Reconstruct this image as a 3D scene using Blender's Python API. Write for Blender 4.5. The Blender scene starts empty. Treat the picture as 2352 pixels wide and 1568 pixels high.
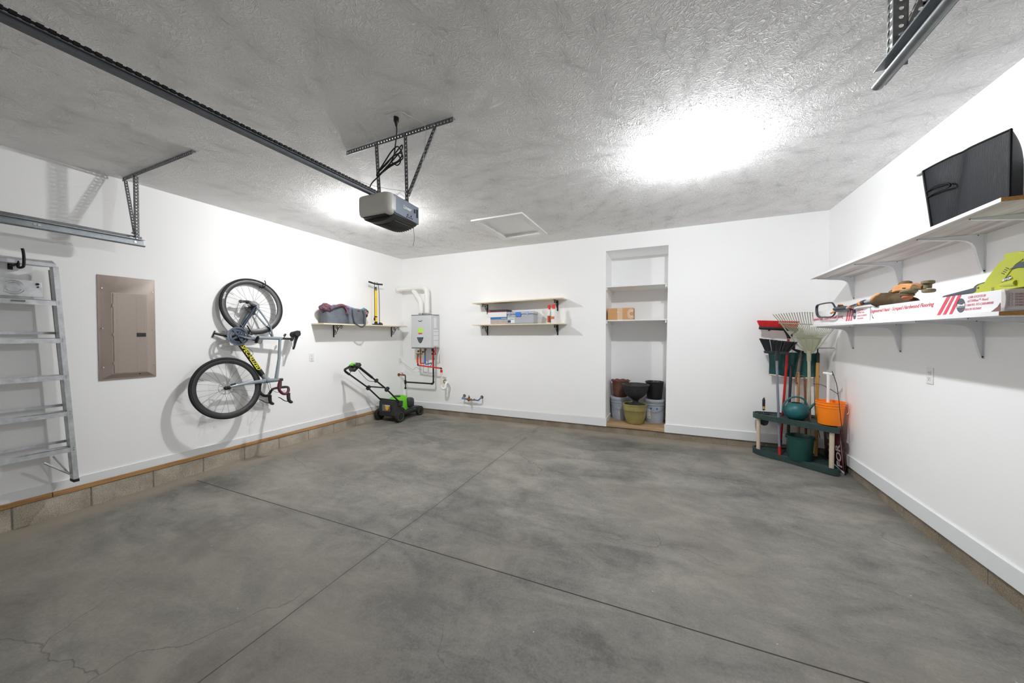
import bpy, bmesh, math, random
from mathutils import Vector, Matrix, Euler
from math import sin, cos, pi, radians as R_

random.seed(7)
S = bpy.context.scene
COL = S.collection

# ---------------------------------------------------------------- camera, world, exposure
W_L, W_R, W_B, W_F, CZ = -4.6226, 1.6867, 5.2658, -1.60, 2.87      # left, right, back, front walls, ceiling height
FS = -0.0146                                                       # the slab falls towards the door


def floor_z(y):
    return FS * (W_B - y)


yaw, pit, rol = -0.420862, -0.0160192, -0.00237983
fw = Vector((sin(yaw) * cos(pit), cos(yaw) * cos(pit), sin(pit)))
rt = Vector((cos(yaw), -sin(yaw), 0))
up = rt.cross(fw)
rt2 = rt * cos(rol) + up * sin(rol)
up2 = -rt * sin(rol) + up * cos(rol)
cam = bpy.data.objects.new('camera', bpy.data.cameras.new('camera'))
COL.objects.link(cam)
cam.data.sensor_width = 36
cam.data.lens = 36 * 809.878 / 2352
cam.data.clip_start = 0.02
cam.matrix_world = Matrix(((rt2.x, up2.x, -fw.x, 0), (rt2.y, up2.y, -fw.y, 0), (rt2.z, up2.z, -fw.z, 1.41918), (0, 0, 0, 1)))
S.camera = cam

S.view_settings.view_transform = 'Standard'
S.view_settings.look = 'None'
S.view_settings.gamma = 1
S.view_settings.use_curve_mapping = False
S.view_settings.exposure = 0.0
S.cycles.max_bounces = 12
S.cycles.diffuse_bounces = 10                       # a closed white room lives on interreflection

w = bpy.data.worlds.new('world')
S.world = w
w.use_nodes = True
w.node_tree.nodes['Background'].inputs[0].default_value = (0.6, 0.65, 0.7, 1)
w.node_tree.nodes['Background'].inputs[1].default_value = 0.3

LAMP_POWER = 2060.0                               # emission strength of the two bulbs
LAMPS = [(0.18, 3.12), (-3.15, 3.10)]
BULB_Z, BULB_R = 2.797, 0.031
LAMP_COL = [(0.95, 0.975, 1.0), (0.985, 0.985, 0.985)]


def pt(px, py, ax, v):
    """a spot measured in the photograph, taken at its real distance on the plane ax = v"""
    d = fw * 809.878 + rt2 * (px - 1176) - up2 * (py - 784)
    i = 'xyz'.index(ax)
    o = Vector((0, 0, 1.41918))
    return o + d * ((v - o[i]) / d[i])


# ---------------------------------------------------------------- materials
def lin(c):
    return tuple((x / 12.92 if x <= 0.04045 else ((x + 0.055) / 1.055) ** 2.4) for x in c)


def rgb(r, g, b):
    return lin((r / 255, g / 255, b / 255)) + (1,)


class NT:
    """tiny node helper"""
    def __init__(self, m):
        self.t = m.node_tree
        self.b = self.t.nodes['Principled BSDF']

    def n(self, typ, **kw):
        x = self.t.nodes.new(typ)
        for k, v in kw.items():
            if k.startswith('i_'):
                x.inputs[k[2:].replace('_', ' ')].default_value = v
            else:
                setattr(x, k, v)
        return x

    def l(self, a, b):
        self.t.links.new(a, b)

    def math(self, op, a, b=None, c=None):
        x = self.n('ShaderNodeMath', operation=op)
        for i, v in enumerate((a, b, c)):
            if v is None:
                continue
            if isinstance(v, (int, float)):
                x.inputs[i].default_value = v
            else:
                self.l(v, x.inputs[i])
        return x.outputs[0]

    def mix(self, f, a, b, bt='MIX'):
        x = self.n('ShaderNodeMix', data_type='RGBA', blend_type=bt)
        for s, v in ((x.inputs['Factor'], f), (x.inputs['A'], a), (x.inputs['B'], b)):
            if isinstance(v, (int, float, tuple)):
                s.default_value = v
            else:
                self.l(v, s)
        return x.outputs['Result']

    def ramp(self, f, stops):
        x = self.n('ShaderNodeValToRGB')
        e = x.color_ramp.elements
        while len(e) < len(stops):
            e.new(0.5)
        for el, (p, c) in zip(e, stops):
            el.position = p
            el.color = c if isinstance(c, tuple) else (c, c, c, 1)
        self.l(f, x.inputs[0])
        return x.outputs[0]

    def noise(self, vec, scale, detail=2.0, rough=0.5, dist=0.0, dim='3D'):
        x = self.n('ShaderNodeTexNoise', noise_dimensions=dim)
        x.inputs['Scale'].default_value = scale
        x.inputs['Detail'].default_value = detail
        x.inputs['Roughness'].default_value = rough
        x.inputs['Distortion'].default_value = dist
        if vec is not None:
            self.l(vec, x.inputs['Vector'])
        return x.outputs[0]

    def mapping(self, vec, scale=(1, 1, 1), rot=(0, 0, 0), loc=(0, 0, 0)):
        x = self.n('ShaderNodeMapping')
        x.inputs['Scale'].default_value = scale
        x.inputs['Rotation'].default_value = rot
        x.inputs['Location'].default_value = loc
        self.l(vec, x.inputs['Vector'])
        return x.outputs[0]

    def bump(self, h, strength=0.2, dist=0.01):
        x = self.n('ShaderNodeBump')
        x.inputs['Strength'].default_value = strength
        x.inputs['Distance'].default_value = dist
        self.l(h, x.inputs['Height'])
        self.l(x.outputs[0], self.b.inputs['Normal'])


MATS = {}


def mat(name, col, rough=0.5, metal=0.0, var=0.06, vs=9.0, bump=0.0, bs=60.0, bd=0.002, streak=None, spec=0.5, trans=0.0, alpha=1.0, coat=0.0):
    """plain procedural material: base colour with a soft noise variation and a fine bump"""
    if name in MATS:
        return MATS[name]
    m = bpy.data.materials.new(name)
    m.use_nodes = True
    t = NT(m)
    g = t.n('ShaderNodeNewGeometry').outputs['Position']
    co = t.mapping(g, scale=streak) if streak else g
    f = t.noise(co, vs, 3, 0.6)
    c0 = tuple(x * (1 - var) for x in col[:3]) + (1,)
    c1 = tuple(min(1, x * (1 + var)) for x in col[:3]) + (1,)
    t.l(t.ramp(f, [(0.3, c0), (0.7, c1)]), t.b.inputs['Base Color'])
    t.b.inputs['Roughness'].default_value = rough
    t.b.inputs['Metallic'].default_value = metal
    t.b.inputs['Specular IOR Level'].default_value = spec
    t.b.inputs['Coat Weight'].default_value = coat
    if trans:
        t.b.inputs['Transmission Weight'].default_value = trans
        t.b.inputs['IOR'].default_value = 1.2
    if alpha < 1:
        t.b.inputs['Alpha'].default_value = alpha
    if bump:
        t.bump(t.noise(g, bs, 2, 0.5), bump, bd)
    MATS[name] = m
    return m


# ---------------------------------------------------------------- mesh builder
def frame_z(d):
    d = Vector(d).normalized()
    a = Vector((0, 0, 1)) if abs(d.z) < 0.95 else Vector((1, 0, 0))
    x = a.cross(d).normalized()
    return x, d.cross(x)


class MB:
    def __init__(self):
        self.v, self.f, self.mi, self.g = [], [], [], []
        self.m = 0
        self.M = Matrix.Identity(4)

    def xf(self, M):
        self.M = M
        return self

    def add(self, vs, fs):
        o = len(self.v)
        self.g.append((o, len(self.f)))
        self.v += [self.M @ Vector(p) for p in vs]
        for f in fs:
            self.f.append([o + i for i in f])
            self.mi.append(self.m)

    def box(self, c, s, rot=None):
        x, y, z = s[0] / 2, s[1] / 2, s[2] / 2
        P = [Vector(p) for p in ((-x, -y, -z), (x, -y, -z), (x, y, -z), (-x, y, -z), (-x, -y, z), (x, -y, z), (x, y, z), (-x, y, z))]
        if rot is not None:
            rm = rot if isinstance(rot, Matrix) else Euler(rot).to_matrix()
            P = [rm @ p for p in P]
        self.add([p + Vector(c) for p in P], [(0, 3, 2, 1), (4, 5, 6, 7), (0, 1, 5, 4), (1, 2, 6, 5), (2, 3, 7, 6), (3, 0, 4, 7)])

    def b2(self, a, b):
        self.box([(p + q) / 2 for p, q in zip(a, b)], [abs(q - p) for p, q in zip(a, b)])

    def bar(self, p0, p1, wx, wy, up=None):
        """rectangular bar from p0 to p1; wy measured along 'up'"""
        p0, p1 = Vector(p0), Vector(p1)
        d = (p1 - p0).normalized()
        if up is None:
            x, y = frame_z(d)
        else:
            x = d.cross(Vector(up)).normalized()
            y = x.cross(d)
        q = [x * a * wx / 2 + y * b * wy / 2 for a, b in ((-1, -1), (1, -1), (1, 1), (-1, 1))]
        self.add([p0 + k for k in q] + [p1 + k for k in q], [(0, 3, 2, 1), (4, 5, 6, 7), (0, 1, 5, 4), (1, 2, 6, 5), (2, 3, 7, 6), (3, 0, 4, 7)])

    def cyl(self, p0, p1, r0, r1=None, n=16, cap=True):
        r1 = r0 if r1 is None else r1
        p0, p1 = Vector(p0), Vector(p1)
        x, y = frame_z(p1 - p0)
        vs, fs = [], []
        for p, r in ((p0, r0), (p1, r1)):
            vs += [p + x * cos(2 * pi * i / n) * r + y * sin(2 * pi * i / n) * r for i in range(n)]
        for i in range(n):
            j = (i + 1) % n
            fs.append((i, j, n + j, n + i))
        if cap:
            fs += [tuple(range(n - 1, -1, -1)), tuple(range(n, 2 * n))]
        self.add(vs, fs)

    def tube(self, pts, r, n=8, closed=False, flat=None):
        """swept tube; r number or list; flat=(a,b) elliptical scale"""
        P = [Vector(p) for p in pts]
        N = len(P)
        T = []
        for i in range(N):
            a = P[(i - 1) % N] if (closed or i > 0) else P[0]
            b = P[(i + 1) % N] if (closed or i < N - 1) else P[-1]
            T.append((b - a).normalized())
        x, y = frame_z(T[0])
        vs, fs = [], []
        for i in range(N):
            x = (x - T[i] * x.dot(T[i])).normalized()
            y = T[i].cross(x)
            ri = r[i] if isinstance(r, (list, tuple)) else r
            fa, fb = flat if flat else (1, 1)
            vs += [P[i] + x * cos(2 * pi * k / n) * ri * fa + y * sin(2 * pi * k / n) * ri * fb for k in range(n)]
        for i in range(N if closed else N - 1):
            a, b = i * n, ((i + 1) % N) * n
            for k in range(n):
                j = (k + 1) % n
                fs.append((a + k, a + j, b + j, b + k))
        if not closed:
            fs += [tuple(range(n - 1, -1, -1)), tuple(range((N - 1) * n, N * n))]
        self.add(vs, fs)

    def lathe(self, prof, c=(0, 0, 0), axis=(0, 0, 1), n=32, squash=(1, 1), closed=False, wob=None):
        """prof: list of (r, h)"""
        c = Vector(c)
        z = Vector(axis).normalized()
        x, y = frame_z(z)
        vs, fs = [], []
        for (r, h) in prof:
            for k in range(n):
                a = 2 * pi * k / n
                rr, hh = (r, h) if wob is None else wob(r, h, a)
                vs.append(c + x * cos(a) * rr * squash[0] + y * sin(a) * rr * squash[1] + z * hh)
        L = len(prof)
        for i in range(L if closed else L - 1):
            a, b = i * n, ((i + 1) % L) * n
            for k in range(n):
                j = (k + 1) % n
                fs.append((a + k, a + j, b + j, b + k))
        if not closed:
            if prof[0][0] > 1e-6:
                fs.append(tuple(range(n - 1, -1, -1)))
            if prof[-1][0] > 1e-6:
                fs.append(tuple(range((L - 1) * n, L * n)))
        self.add(vs, fs)

    def torus(self, c, axis, Rr, r, n=48, m=10, a0=0, a1=2 * pi, flat=None):
        c = Vector(c)
        x, y = frame_z(axis)
        full = abs(a1 - a0 - 2 * pi) < 1e-6
        k = n if full else n + 1
        pts = [c + x * cos(a0 + (a1 - a0) * i / n) * Rr + y * sin(a0 + (a1 - a0) * i / n) * Rr for i in range(k)]
        self.tube(pts, r, m, closed=full, flat=flat)

    def prism(self, poly, vec):
        """poly: list of 3D points (planar), extruded by vec"""
        P = [Vector(p) for p in poly]
        vec = Vector(vec)
        n = len(P)
        nrm = Vector((0, 0, 0))
        for i in range(n):
            nrm += P[i].cross(P[(i + 1) % n])
        if nrm.dot(vec) < 0:
            P.reverse()
        fs = [tuple(range(n - 1, -1, -1)), tuple(range(n, 2 * n))]
        for i in range(n):
            j = (i + 1) % n
            fs.append((i, j, n + j, n + i))
        self.add(P + [p + vec for p in P], fs)

    def grid(self, fn, nu, nv, thick=0.0):
        vs = [fn(i / nu, j / nv) for j in range(nv + 1) for i in range(nu + 1)]
        fs = [(j * (nu + 1) + i, j * (nu + 1) + i + 1, (j + 1) * (nu + 1) + i + 1, (j + 1) * (nu + 1) + i) for j in range(nv) for i in range(nu)]
        self.add(vs, fs)

    def ell(self, c, s, n=20, m=12, rot=None, pw=1.0):
        """(super)ellipsoid"""
        rm = (rot if isinstance(rot, Matrix) else Euler(rot).to_matrix()) if rot is not None else Matrix.Identity(3)
        e = lambda t: math.copysign(abs(t) ** pw, t)
        vs, fs = [], []
        for j in range(m + 1):
            p = -pi / 2 + pi * j / m
            for i in range(n):
                a = 2 * pi * i / n
                vs.append(Vector(c) + rm @ Vector((s[0] * e(cos(p)) * e(cos(a)), s[1] * e(cos(p)) * e(sin(a)), s[2] * e(sin(p)))))
        for j in range(m):
            for i in range(n):
                k = (i + 1) % n
                fs.append((j * n + i, j * n + k, (j + 1) * n + k, (j + 1) * n + i))
        self.add(vs, fs)


WM = {}          # object -> world matrix of its frame


def finish(o, bevel=0.0, solid=0.0, sub=0, ang=38, seg=2):
    me = o.data
    me.polygons.foreach_set('use_smooth', [True] * len(me.polygons))
    me.set_sharp_from_angle(angle=R_(ang))
    if solid:
        x = o.modifiers.new('solid', 'SOLIDIFY')
        x.thickness = solid
        x.offset = 0
    if sub:
        x = o.modifiers.new('sub', 'SUBSURF')
        x.levels = x.render_levels = sub
    if bevel:
        x = o.modifiers.new('bevel', 'BEVEL')
        x.width = bevel
        x.segments = seg
        x.limit_method = 'ANGLE'
        x.angle_limit = R_(40)
    return o


def obj(name, mb, m, parent=None, loc=None, world=True, **kw):
    """link one mesh; mb coordinates are world coordinates unless world=False"""
    me = bpy.data.meshes.new(name)
    if parent is not None:
        Mw = WM[parent]
    else:
        Mw = Matrix.Translation(Vector(loc) if loc is not None else Vector((0, 0, 0)))
    inv = Mw.inverted() if world else Matrix.Identity(4)
    me.from_pydata([inv @ v for v in mb.v], [], mb.f)
    mats = m if isinstance(m, (list, tuple)) else [m]
    for k in mats:
        me.materials.append(k)
    if len(mats) > 1:
        me.polygons.foreach_set('material_index', mb.mi)
    me.validate()
    bm = bmesh.new()
    bm.from_mesh(me)
    bmesh.ops.remove_doubles(bm, verts=bm.verts, dist=1e-6)
    bmesh.ops.recalc_face_normals(bm, faces=bm.faces)
    bm.to_mesh(me)
    bm.free()
    o = bpy.data.objects.new(name, me)
    COL.objects.link(o)
    if parent is not None:
        o.parent = parent
    else:
        o.matrix_world = Mw
    WM[o] = Mw
    finish(o, **kw)
    return o


def objs(name, mb, m, parent=None, **kw):
    """one object per primitive added to mb"""
    ends = mb.g[1:] + [(len(mb.v), len(mb.f))]
    out = []
    for (v0, f0), (v1, f1) in zip(mb.g, ends):
        q = MB()
        q.v = mb.v[v0:v1]
        q.f = [[i - v0 for i in f] for f in mb.f[f0:f1]]
        q.mi = mb.mi[f0:f1]
        out.append(obj(name, q, m, parent, **kw))
    return out


def tag(o, label, cat, group=None, kind=None):
    o['label'] = label
    o['category'] = cat
    if group:
        o['group'] = group
    if kind:
        o['kind'] = kind
    return o


def thing(name, label, cat, loc=(0, 0, 0), rotz=0.0, group=None, M=None):
    o = bpy.data.objects.new(name, None)
    o.empty_display_size = 0.05
    COL.objects.link(o)
    Mw = M if M is not None else Matrix.Translation(Vector(loc)) @ Matrix.Rotation(rotz, 4, 'Z')
    o.matrix_world = Mw
    WM[o] = Mw
    return tag(o, label, cat, group)


def struct(name, mb, m, parent=None, **kw):
    o = obj(name, mb, m, parent, **kw)
    if parent is None:
        o['kind'] = 'structure'
    return o


def dup(root, loc=None, label=None, M=None):
    def cp(o, par):
        c = o.copy()
        COL.objects.link(c)
        if par is not None:
            c.parent = par
        for ch in list(o.children):
            if ch.name in COL.objects:
                cp(ch, c)
        return c
    kids = list(root.children)
    r = root.copy()
    COL.objects.link(r)
    r.matrix_world = M if M is not None else Matrix.Translation(Vector(loc))
    if label:
        r['label'] = label
    for ch in kids:
        cp(ch, r)
    return r


def text(name, s, M, size, m, parent, shear=0.0, depth=0.0006, sx=1.0, bold=0.0, align='LEFT', loc=None, space=1.0, label=None):
    """text mesh; M maps text plane (x right, y up, z out) to world"""
    c = bpy.data.curves.new(name, 'FONT')
    c.body = s
    c.size = size
    c.shear = shear
    c.extrude = depth
    c.offset = bold
    c.align_x = align
    c.space_character = space
    c.resolution_u = 3
    t = bpy.data.objects.new('tmp', c)
    COL.objects.link(t)
    dg = bpy.context.evaluated_depsgraph_get()
    me0 = t.evaluated_get(dg).to_mesh()
    mb = MB()
    mb.M = M @ Matrix.Diagonal((sx, 1, 1, 1))
    mb.add([v.co.copy() for v in me0.vertices], [tuple(p.vertices) for p in me0.polygons])
    t.evaluated_get(dg).to_mesh_clear()
    bpy.data.objects.remove(t)
    bpy.data.curves.remove(c)
    return obj(name, mb, m, parent)


def plane_M(o, x, y):
    """matrix with origin o, text-right x, text-up y"""
    x, y = Vector(x).normalized(), Vector(y)
    z = x.cross(y).normalized()
    y = z.cross(x)
    o = Vector(o)
    return Matrix(((x.x, y.x, z.x, o.x), (x.y, y.y, z.y, o.y), (x.z, y.z, z.z, o.z), (0, 0, 0, 1)))


def smooth_path(P, k=6, closed=False):
    """Catmull-Rom through P"""
    P = [Vector(p) for p in P]
    n = len(P)
    out = []
    for i in range(n if closed else n - 1):
        p0 = P[(i - 1) % n] if (closed or i > 0) else P[0] * 2 - P[1]
        p1 = P[i]
        p2 = P[(i + 1) % n]
        p3 = P[(i + 2) % n] if (closed or i < n - 2) else P[-1] * 2 - P[-2]
        for j in range(k):
            t = j / k
            out.append(0.5 * ((2 * p1) + (p2 - p0) * t + (2 * p0 - 5 * p1 + 4 * p2 - p3) * t * t + (-p0 + 3 * p1 - 3 * p2 + p3) * t ** 3))
    if not closed:
        out.append(P[-1])
    return out


# ---------------------------------------------------------------- room materials
def wall_mat(name='wall_paint', col=rgb(249, 249, 249)):
    m = bpy.data.materials.new(name)
    m.use_nodes = True
    t = NT(m)
    g = t.n('ShaderNodeNewGeometry').outputs['Position']
    a = t.noise(g, 1.3, 3, 0.6)
    t.l(t.ramp(a, [(0.3, tuple(x * 0.985 for x in col[:3]) + (1,)), (0.7, col)]), t.b.inputs['Base Color'])
    t.b.inputs['Roughness'].default_value = 0.62
    t.b.inputs['Specular IOR Level'].default_value = 0.3
    h = t.math('ADD', t.noise(g, 55, 3, 0.6), t.math('MULTIPLY', t.noise(g, 9, 2), 1.5))
    t.bump(h, 0.12, 0.004)
    return m


def ceiling_mat():
    """stomped brush texture: fine ridges radiating from scattered centres"""
    m = bpy.data.materials.new('stomped_ceiling_paint')
    m.use_nodes = True
    t = NT(m)
    g = t.n('ShaderNodeNewGeometry').outputs['Position']

    def layer(scale, seed, ka, kr):
        sh = t.mapping(g, loc=(seed, seed * 1.7, 0))
        wobble = t.n('ShaderNodeTexNoise')
        wobble.inputs['Scale'].default_value = 7
        t.l(sh, wobble.inputs['Vector'])
        sc = t.n('ShaderNodeVectorMath', operation='SCALE')
        t.l(wobble.outputs['Color'], sc.inputs[0])
        sc.inputs['Scale'].default_value = 0.09
        ad = t.n('ShaderNodeVectorMath', operation='ADD')
        t.l(sh, ad.inputs[0])
        t.l(sc.outputs[0], ad.inputs[1])
        v = t.n('ShaderNodeTexVoronoi', voronoi_dimensions='2D')
        v.inputs['Scale'].default_value = scale
        t.l(ad.outputs[0], v.inputs['Vector'])
        # offset from the cell centre
        mul = t.n('ShaderNodeVectorMath', operation='SUBTRACT')
        t.l(ad.outputs[0], mul.inputs[0])
        t.l(v.outputs['Position'], mul.inputs[1])
        sp = t.n('ShaderNodeSeparateXYZ')
        t.l(mul.outputs[0], sp.inputs[0])
        ang = t.math('ARCTAN2', sp.outputs[1], sp.outputs[0])
        ln = t.n('ShaderNodeVectorMath', operation='LENGTH')
        cb0 = t.n('ShaderNodeCombineXYZ')
        t.l(sp.outputs[0], cb0.inputs[0])
        t.l(sp.outputs[1], cb0.inputs[1])
        t.l(cb0.outputs[0], ln.inputs[0])
        rr = ln.outputs['Value']
        cs = t.n('ShaderNodeSeparateColor')
        t.l(v.outputs['Color'], cs.inputs[0])
        cb = t.n('ShaderNodeCombineXYZ')
        t.l(t.math('MULTIPLY', ang, ka), cb.inputs[0])
        t.l(t.math('MULTIPLY', rr, kr), cb.inputs[1])
        t.l(t.math('MULTIPLY', cs.outputs[0], 37.0), cb.inputs[2])
        nz = t.noise(cb.outputs[0], 1.0, 1.5, 0.5, 0.6)
        rid = t.math('ABSOLUTE', t.math('SUBTRACT', nz, 0.5))
        return t.math('SUBTRACT', 1.0, t.math('MINIMUM', t.math('MULTIPLY', rid, 20.0), 1.0))

    a = layer(3.4, 0.0, 6.5, 15.0)
    b = layer(4.3, 3.3, 5.5, 17.0)
    n2 = t.noise(t.mapping(g, loc=(5, 2, 0)), 24, 2, 0.55, 1.6)
    c = t.math('SUBTRACT', 1.0, t.math('MINIMUM', t.math('MULTIPLY', t.math('ABSOLUTE', t.math('SUBTRACT', n2, 0.5)), 24.0), 1.0))
    msk = t.ramp(t.noise(g, 2.1, 2), [(0.42, 0.0), (0.58, 1.0)])
    ab = t.math('MAXIMUM', a, t.math('MULTIPLY', b, 0.8))
    hm = t.math('ADD', t.math('MAXIMUM', ab, t.math('MULTIPLY', c, 0.55)), t.math('MULTIPLY', t.noise(g, 60, 2), 0.35))
    base = rgb(250, 249, 248)
    t.l(t.ramp(t.noise(g, 1.1, 3), [(0.3, tuple(x * 0.97 for x in base[:3]) + (1,)), (0.7, base)]), t.b.inputs['Base Color'])
    t.b.inputs['Roughness'].default_value = 0.8
    t.b.inputs['Specular IOR Level'].default_value = 0.25
    t.bump(hm, 0.85, 0.0036)
    return m


def concrete_mat():
    m = bpy.data.materials.new('garage_slab_concrete')
    m.use_nodes = True
    t = NT(m)
    g = t.n('ShaderNodeNewGeometry').outputs['Position']
    st = t.mapping(g, scale=(0.55, 1.0, 1), rot=(0, 0, 0.25))
    big = t.noise(st, 0.9, 6, 0.62, 0.5)
    mid = t.noise(st, 3.6, 7, 0.66, 0.8)
    fine = t.noise(g, 85, 3, 0.7)
    brush = t.noise(t.mapping(g, scale=(2.5, 16, 1), rot=(0, 0, 0.5)), 2.0, 4, 0.7, 0.3)
    f = t.math('ADD', t.math('MULTIPLY', big, 0.78), t.math('MULTIPLY', mid, 0.85))
    f = t.math('ADD', f, t.math('MULTIPLY', brush, 0.12))
    f = t.math('ADD', f, t.math('MULTIPLY', t.math('SUBTRACT', fine, 0.5), 0.34))
    f = t.math('ADD', f, t.math('MULTIPLY', t.noise(g, 14, 6, 0.8), 0.30))
    c = t.ramp(t.math('MULTIPLY', f, 0.53), [(0.36, rgb(67, 66, 64)), (0.455, rgb(92, 91, 87)), (0.53, rgb(116, 114, 108)), (0.66, rgb(142, 139, 131))])
    warm = t.ramp(t.noise(g, 0.55, 3), [(0.42, (0, 0, 0, 1)), (0.62, (1, 1, 1, 1))])
    c = t.mix(t.math('MULTIPLY', warm, 0.35), c, rgb(113, 106, 97))
    sep = t.n('ShaderNodeSeparateXYZ')
    t.l(g, sep.inputs[0])
    # dusty pale strip along the foot of the left and back walls
    dl = t.math('ADD', t.math('SUBTRACT', sep.outputs[0], W_L), t.math('MULTIPLY', t.noise(g, 2.5, 3), 0.35))
    db = t.math('ADD', t.math('SUBTRACT', W_B, sep.outputs[1]), t.math('MULTIPLY', t.noise(g, 2.1, 3), 0.5))
    d = t.math('MINIMUM', dl, db)
    dust = t.ramp(d, [(0.3, 1.0), (0.52, 0.0)])
    c = t.mix(t.math('MULTIPLY', dust, 0.8), c, rgb(148, 139, 125))
    # pale scuffs
    sc = t.ramp(t.noise(t.mapping(g, scale=(1.2, 3.0, 1), rot=(0, 0, 0.6)), 3.3, 7, 0.72, 0.7), [(0.63, 0.0), (0.69, 0.5)])
    c = t.mix(t.math('MULTIPLY', sc, 0.45), c, rgb(145, 143, 135))
    # dark stains
    sd = t.ramp(t.noise(t.mapping(g, loc=(4.4, 1.3, 0)), 1.15, 5, 0.6, 0.4), [(0.57, 0.0), (0.68, 1.0)])
    c = t.mix(t.math('MULTIPLY', sd, 0.34), c, rgb(67, 64, 60))
    # hairline cracks
    wv = t.n('ShaderNodeTexNoise')
    wv.inputs['Scale'].default_value = 2.2
    wv.inputs['Detail'].default_value = 5
    t.l(g, wv.inputs['Vector'])
    s2 = t.n('ShaderNodeVectorMath', operation='SCALE')
    t.l(wv.outputs['Color'], s2.inputs[0])
    s2.inputs['Scale'].default_value = 0.55
    a2 = t.n('ShaderNodeVectorMath', operation='ADD')
    t.l(g, a2.inputs[0])
    t.l(s2.outputs[0], a2.inputs[1])
    vo = t.n('ShaderNodeTexVoronoi', feature='DISTANCE_TO_EDGE', voronoi_dimensions='2D')
    vo.inputs['Scale'].default_value = 0.62
    t.l(a2.outputs[0], vo.inputs['Vector'])
    cr = t.ramp(vo.outputs['Distance'], [(0.0, 1.0), (0.0022, 0.0)])
    crm = t.ramp(t.noise(g, 0.7, 2), [(0.5, 0.0), (0.56, 1.0)])
    cr = t.math('MULTIPLY', cr, crm)
    c = t.mix(t.math('MULTIPLY', cr, 0.5), c, rgb(52, 49, 46))
    # sparse paint flecks
    vf = t.n('ShaderNodeTexVoronoi', voronoi_dimensions='2D')
    vf.inputs['Scale'].default_value = 1.15
    t.l(g, vf.inputs['Vector'])
    fl = t.math('LESS_THAN', vf.outputs['Distance'], 0.0045)
    c = t.mix(fl, c, rgb(169, 165, 160))
    # control joints: along y at x=-1.84, across at y=1.95
    jx = t.math('ABSOLUTE', t.math('ADD', t.math('ADD', sep.outputs[0], 1.84), t.math('MULTIPLY', t.math('SUBTRACT', t.noise(g, 3.0, 4), 0.5), 0.03)))
    jy = t.math('ABSOLUTE', t.math('SUBTRACT', sep.outputs[1], 1.95))
    gx = t.math('MULTIPLY', t.math('LESS_THAN', jx, 0.0035), t.math('LESS_THAN', sep.outputs[1], 4.6))
    gy = t.math('MULTIPLY', t.math('LESS_THAN', jy, 0.0042), t.math('GREATER_THAN', sep.outputs[0], -4.40))
    soft = t.math('MULTIPLY', t.math('SUBTRACT', 1.0, t.math('MINIMUM', t.math('DIVIDE', jx, 0.05), 1.0)), t.ramp(t.noise(g, 5, 3), [(0.4, 0.0), (0.6, 0.5)]))
    c = t.mix(t.math('MULTIPLY', soft, 0.8), c, rgb(71, 68, 64))
    c = t.mix(t.math('MULTIPLY', gx, 0.8), c, rgb(55, 52, 49))
    c = t.mix(gy, c, rgb(46, 39, 36))
    t.l(c, t.b.inputs['Base Color'])
    t.l(t.ramp(mid, [(0.3, 0.55), (0.7, 0.8)]), t.b.inputs['Roughness'])
    t.b.inputs['Specular IOR Level'].default_value = 0.35
    h = t.math('SUBTRACT', t.math('ADD', t.math('MULTIPLY', fine, 0.25), t.math('MULTIPLY', mid, 0.8)), t.math('ADD', t.math('MULTIPLY', gy, 1.5), t.math('MULTIPLY', cr, 0.6)))
    t.bump(h, 0.22, 0.006)
    return m


def block_mat(name='concrete_block', k=(1, 1, 1)):
    m = bpy.data.materials.new(name)
    m.use_nodes = True
    t = NT(m)
    g = t.n('ShaderNodeNewGeometry').outputs['Position']
    f = t.math('ADD', t.math('MULTIPLY', t.noise(g, 170, 3, 0.8), 0.65), t.math('MULTIPLY', t.noise(g, 5, 4), 0.35))
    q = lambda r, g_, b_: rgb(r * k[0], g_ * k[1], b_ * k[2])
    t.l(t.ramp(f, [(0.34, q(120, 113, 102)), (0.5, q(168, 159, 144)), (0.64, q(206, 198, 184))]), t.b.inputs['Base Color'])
    t.b.inputs['Roughness'].default_value = 0.95
    t.bump(t.noise(g, 150, 3, 0.8), 0.6, 0.004)
    return m


def wood_mat(name, c0, c1, axis='y', rough=0.6, sc=1.0):
    m = bpy.data.materials.new(name)
    m.use_nodes = True
    t = NT(m)
    g = t.n('ShaderNodeNewGeometry').outputs['Position']
    s = {'y': (30, 1.6, 30), 'x': (1.6, 30, 30), 'z': (30, 30, 1.6)}[axis]
    a = t.noise(t.mapping(g, scale=tuple(k * sc for k in s)), 1.4, 4, 0.6, 0.8)
    b = t.noise(g, 3, 2)
    t.l(t.ramp(t.math('ADD', t.math('MULTIPLY', a, 0.8), t.math('MULTIPLY', b, 0.2)), [(0.35, c0), (0.65, c1)]), t.b.inputs['Base Color'])
    t.b.inputs['Roughness'].default_value = rough
    t.bump(a, 0.12, 0.002)
    return m


M_WALL = wall_mat()
M_TRIM = mat('baseboard_paint', rgb(232, 234, 236), rough=0.4, var=0.01, vs=3)
M_CEIL = ceiling_mat()
M_FLOOR = concrete_mat()
M_BLOCK = block_mat()
M_BLOCKSHADE = block_mat('shaded_brownish_block', (0.80, 0.77, 0.73))  # brownish copy of the block, darkened: shade under the baseboards put into the colour
M_MORTAR = mat('mortar', rgb(128, 122, 112), rough=0.95, var=0.2, vs=40, bump=0.4)
M_PINE = wood_mat('sill_plate_pine', rgb(150, 108, 62), rgb(196, 152, 98), 'y')
M_PINEX = wood_mat('niche_plank_pine', rgb(150, 122, 90), rgb(190, 160, 124), 'x')

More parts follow.
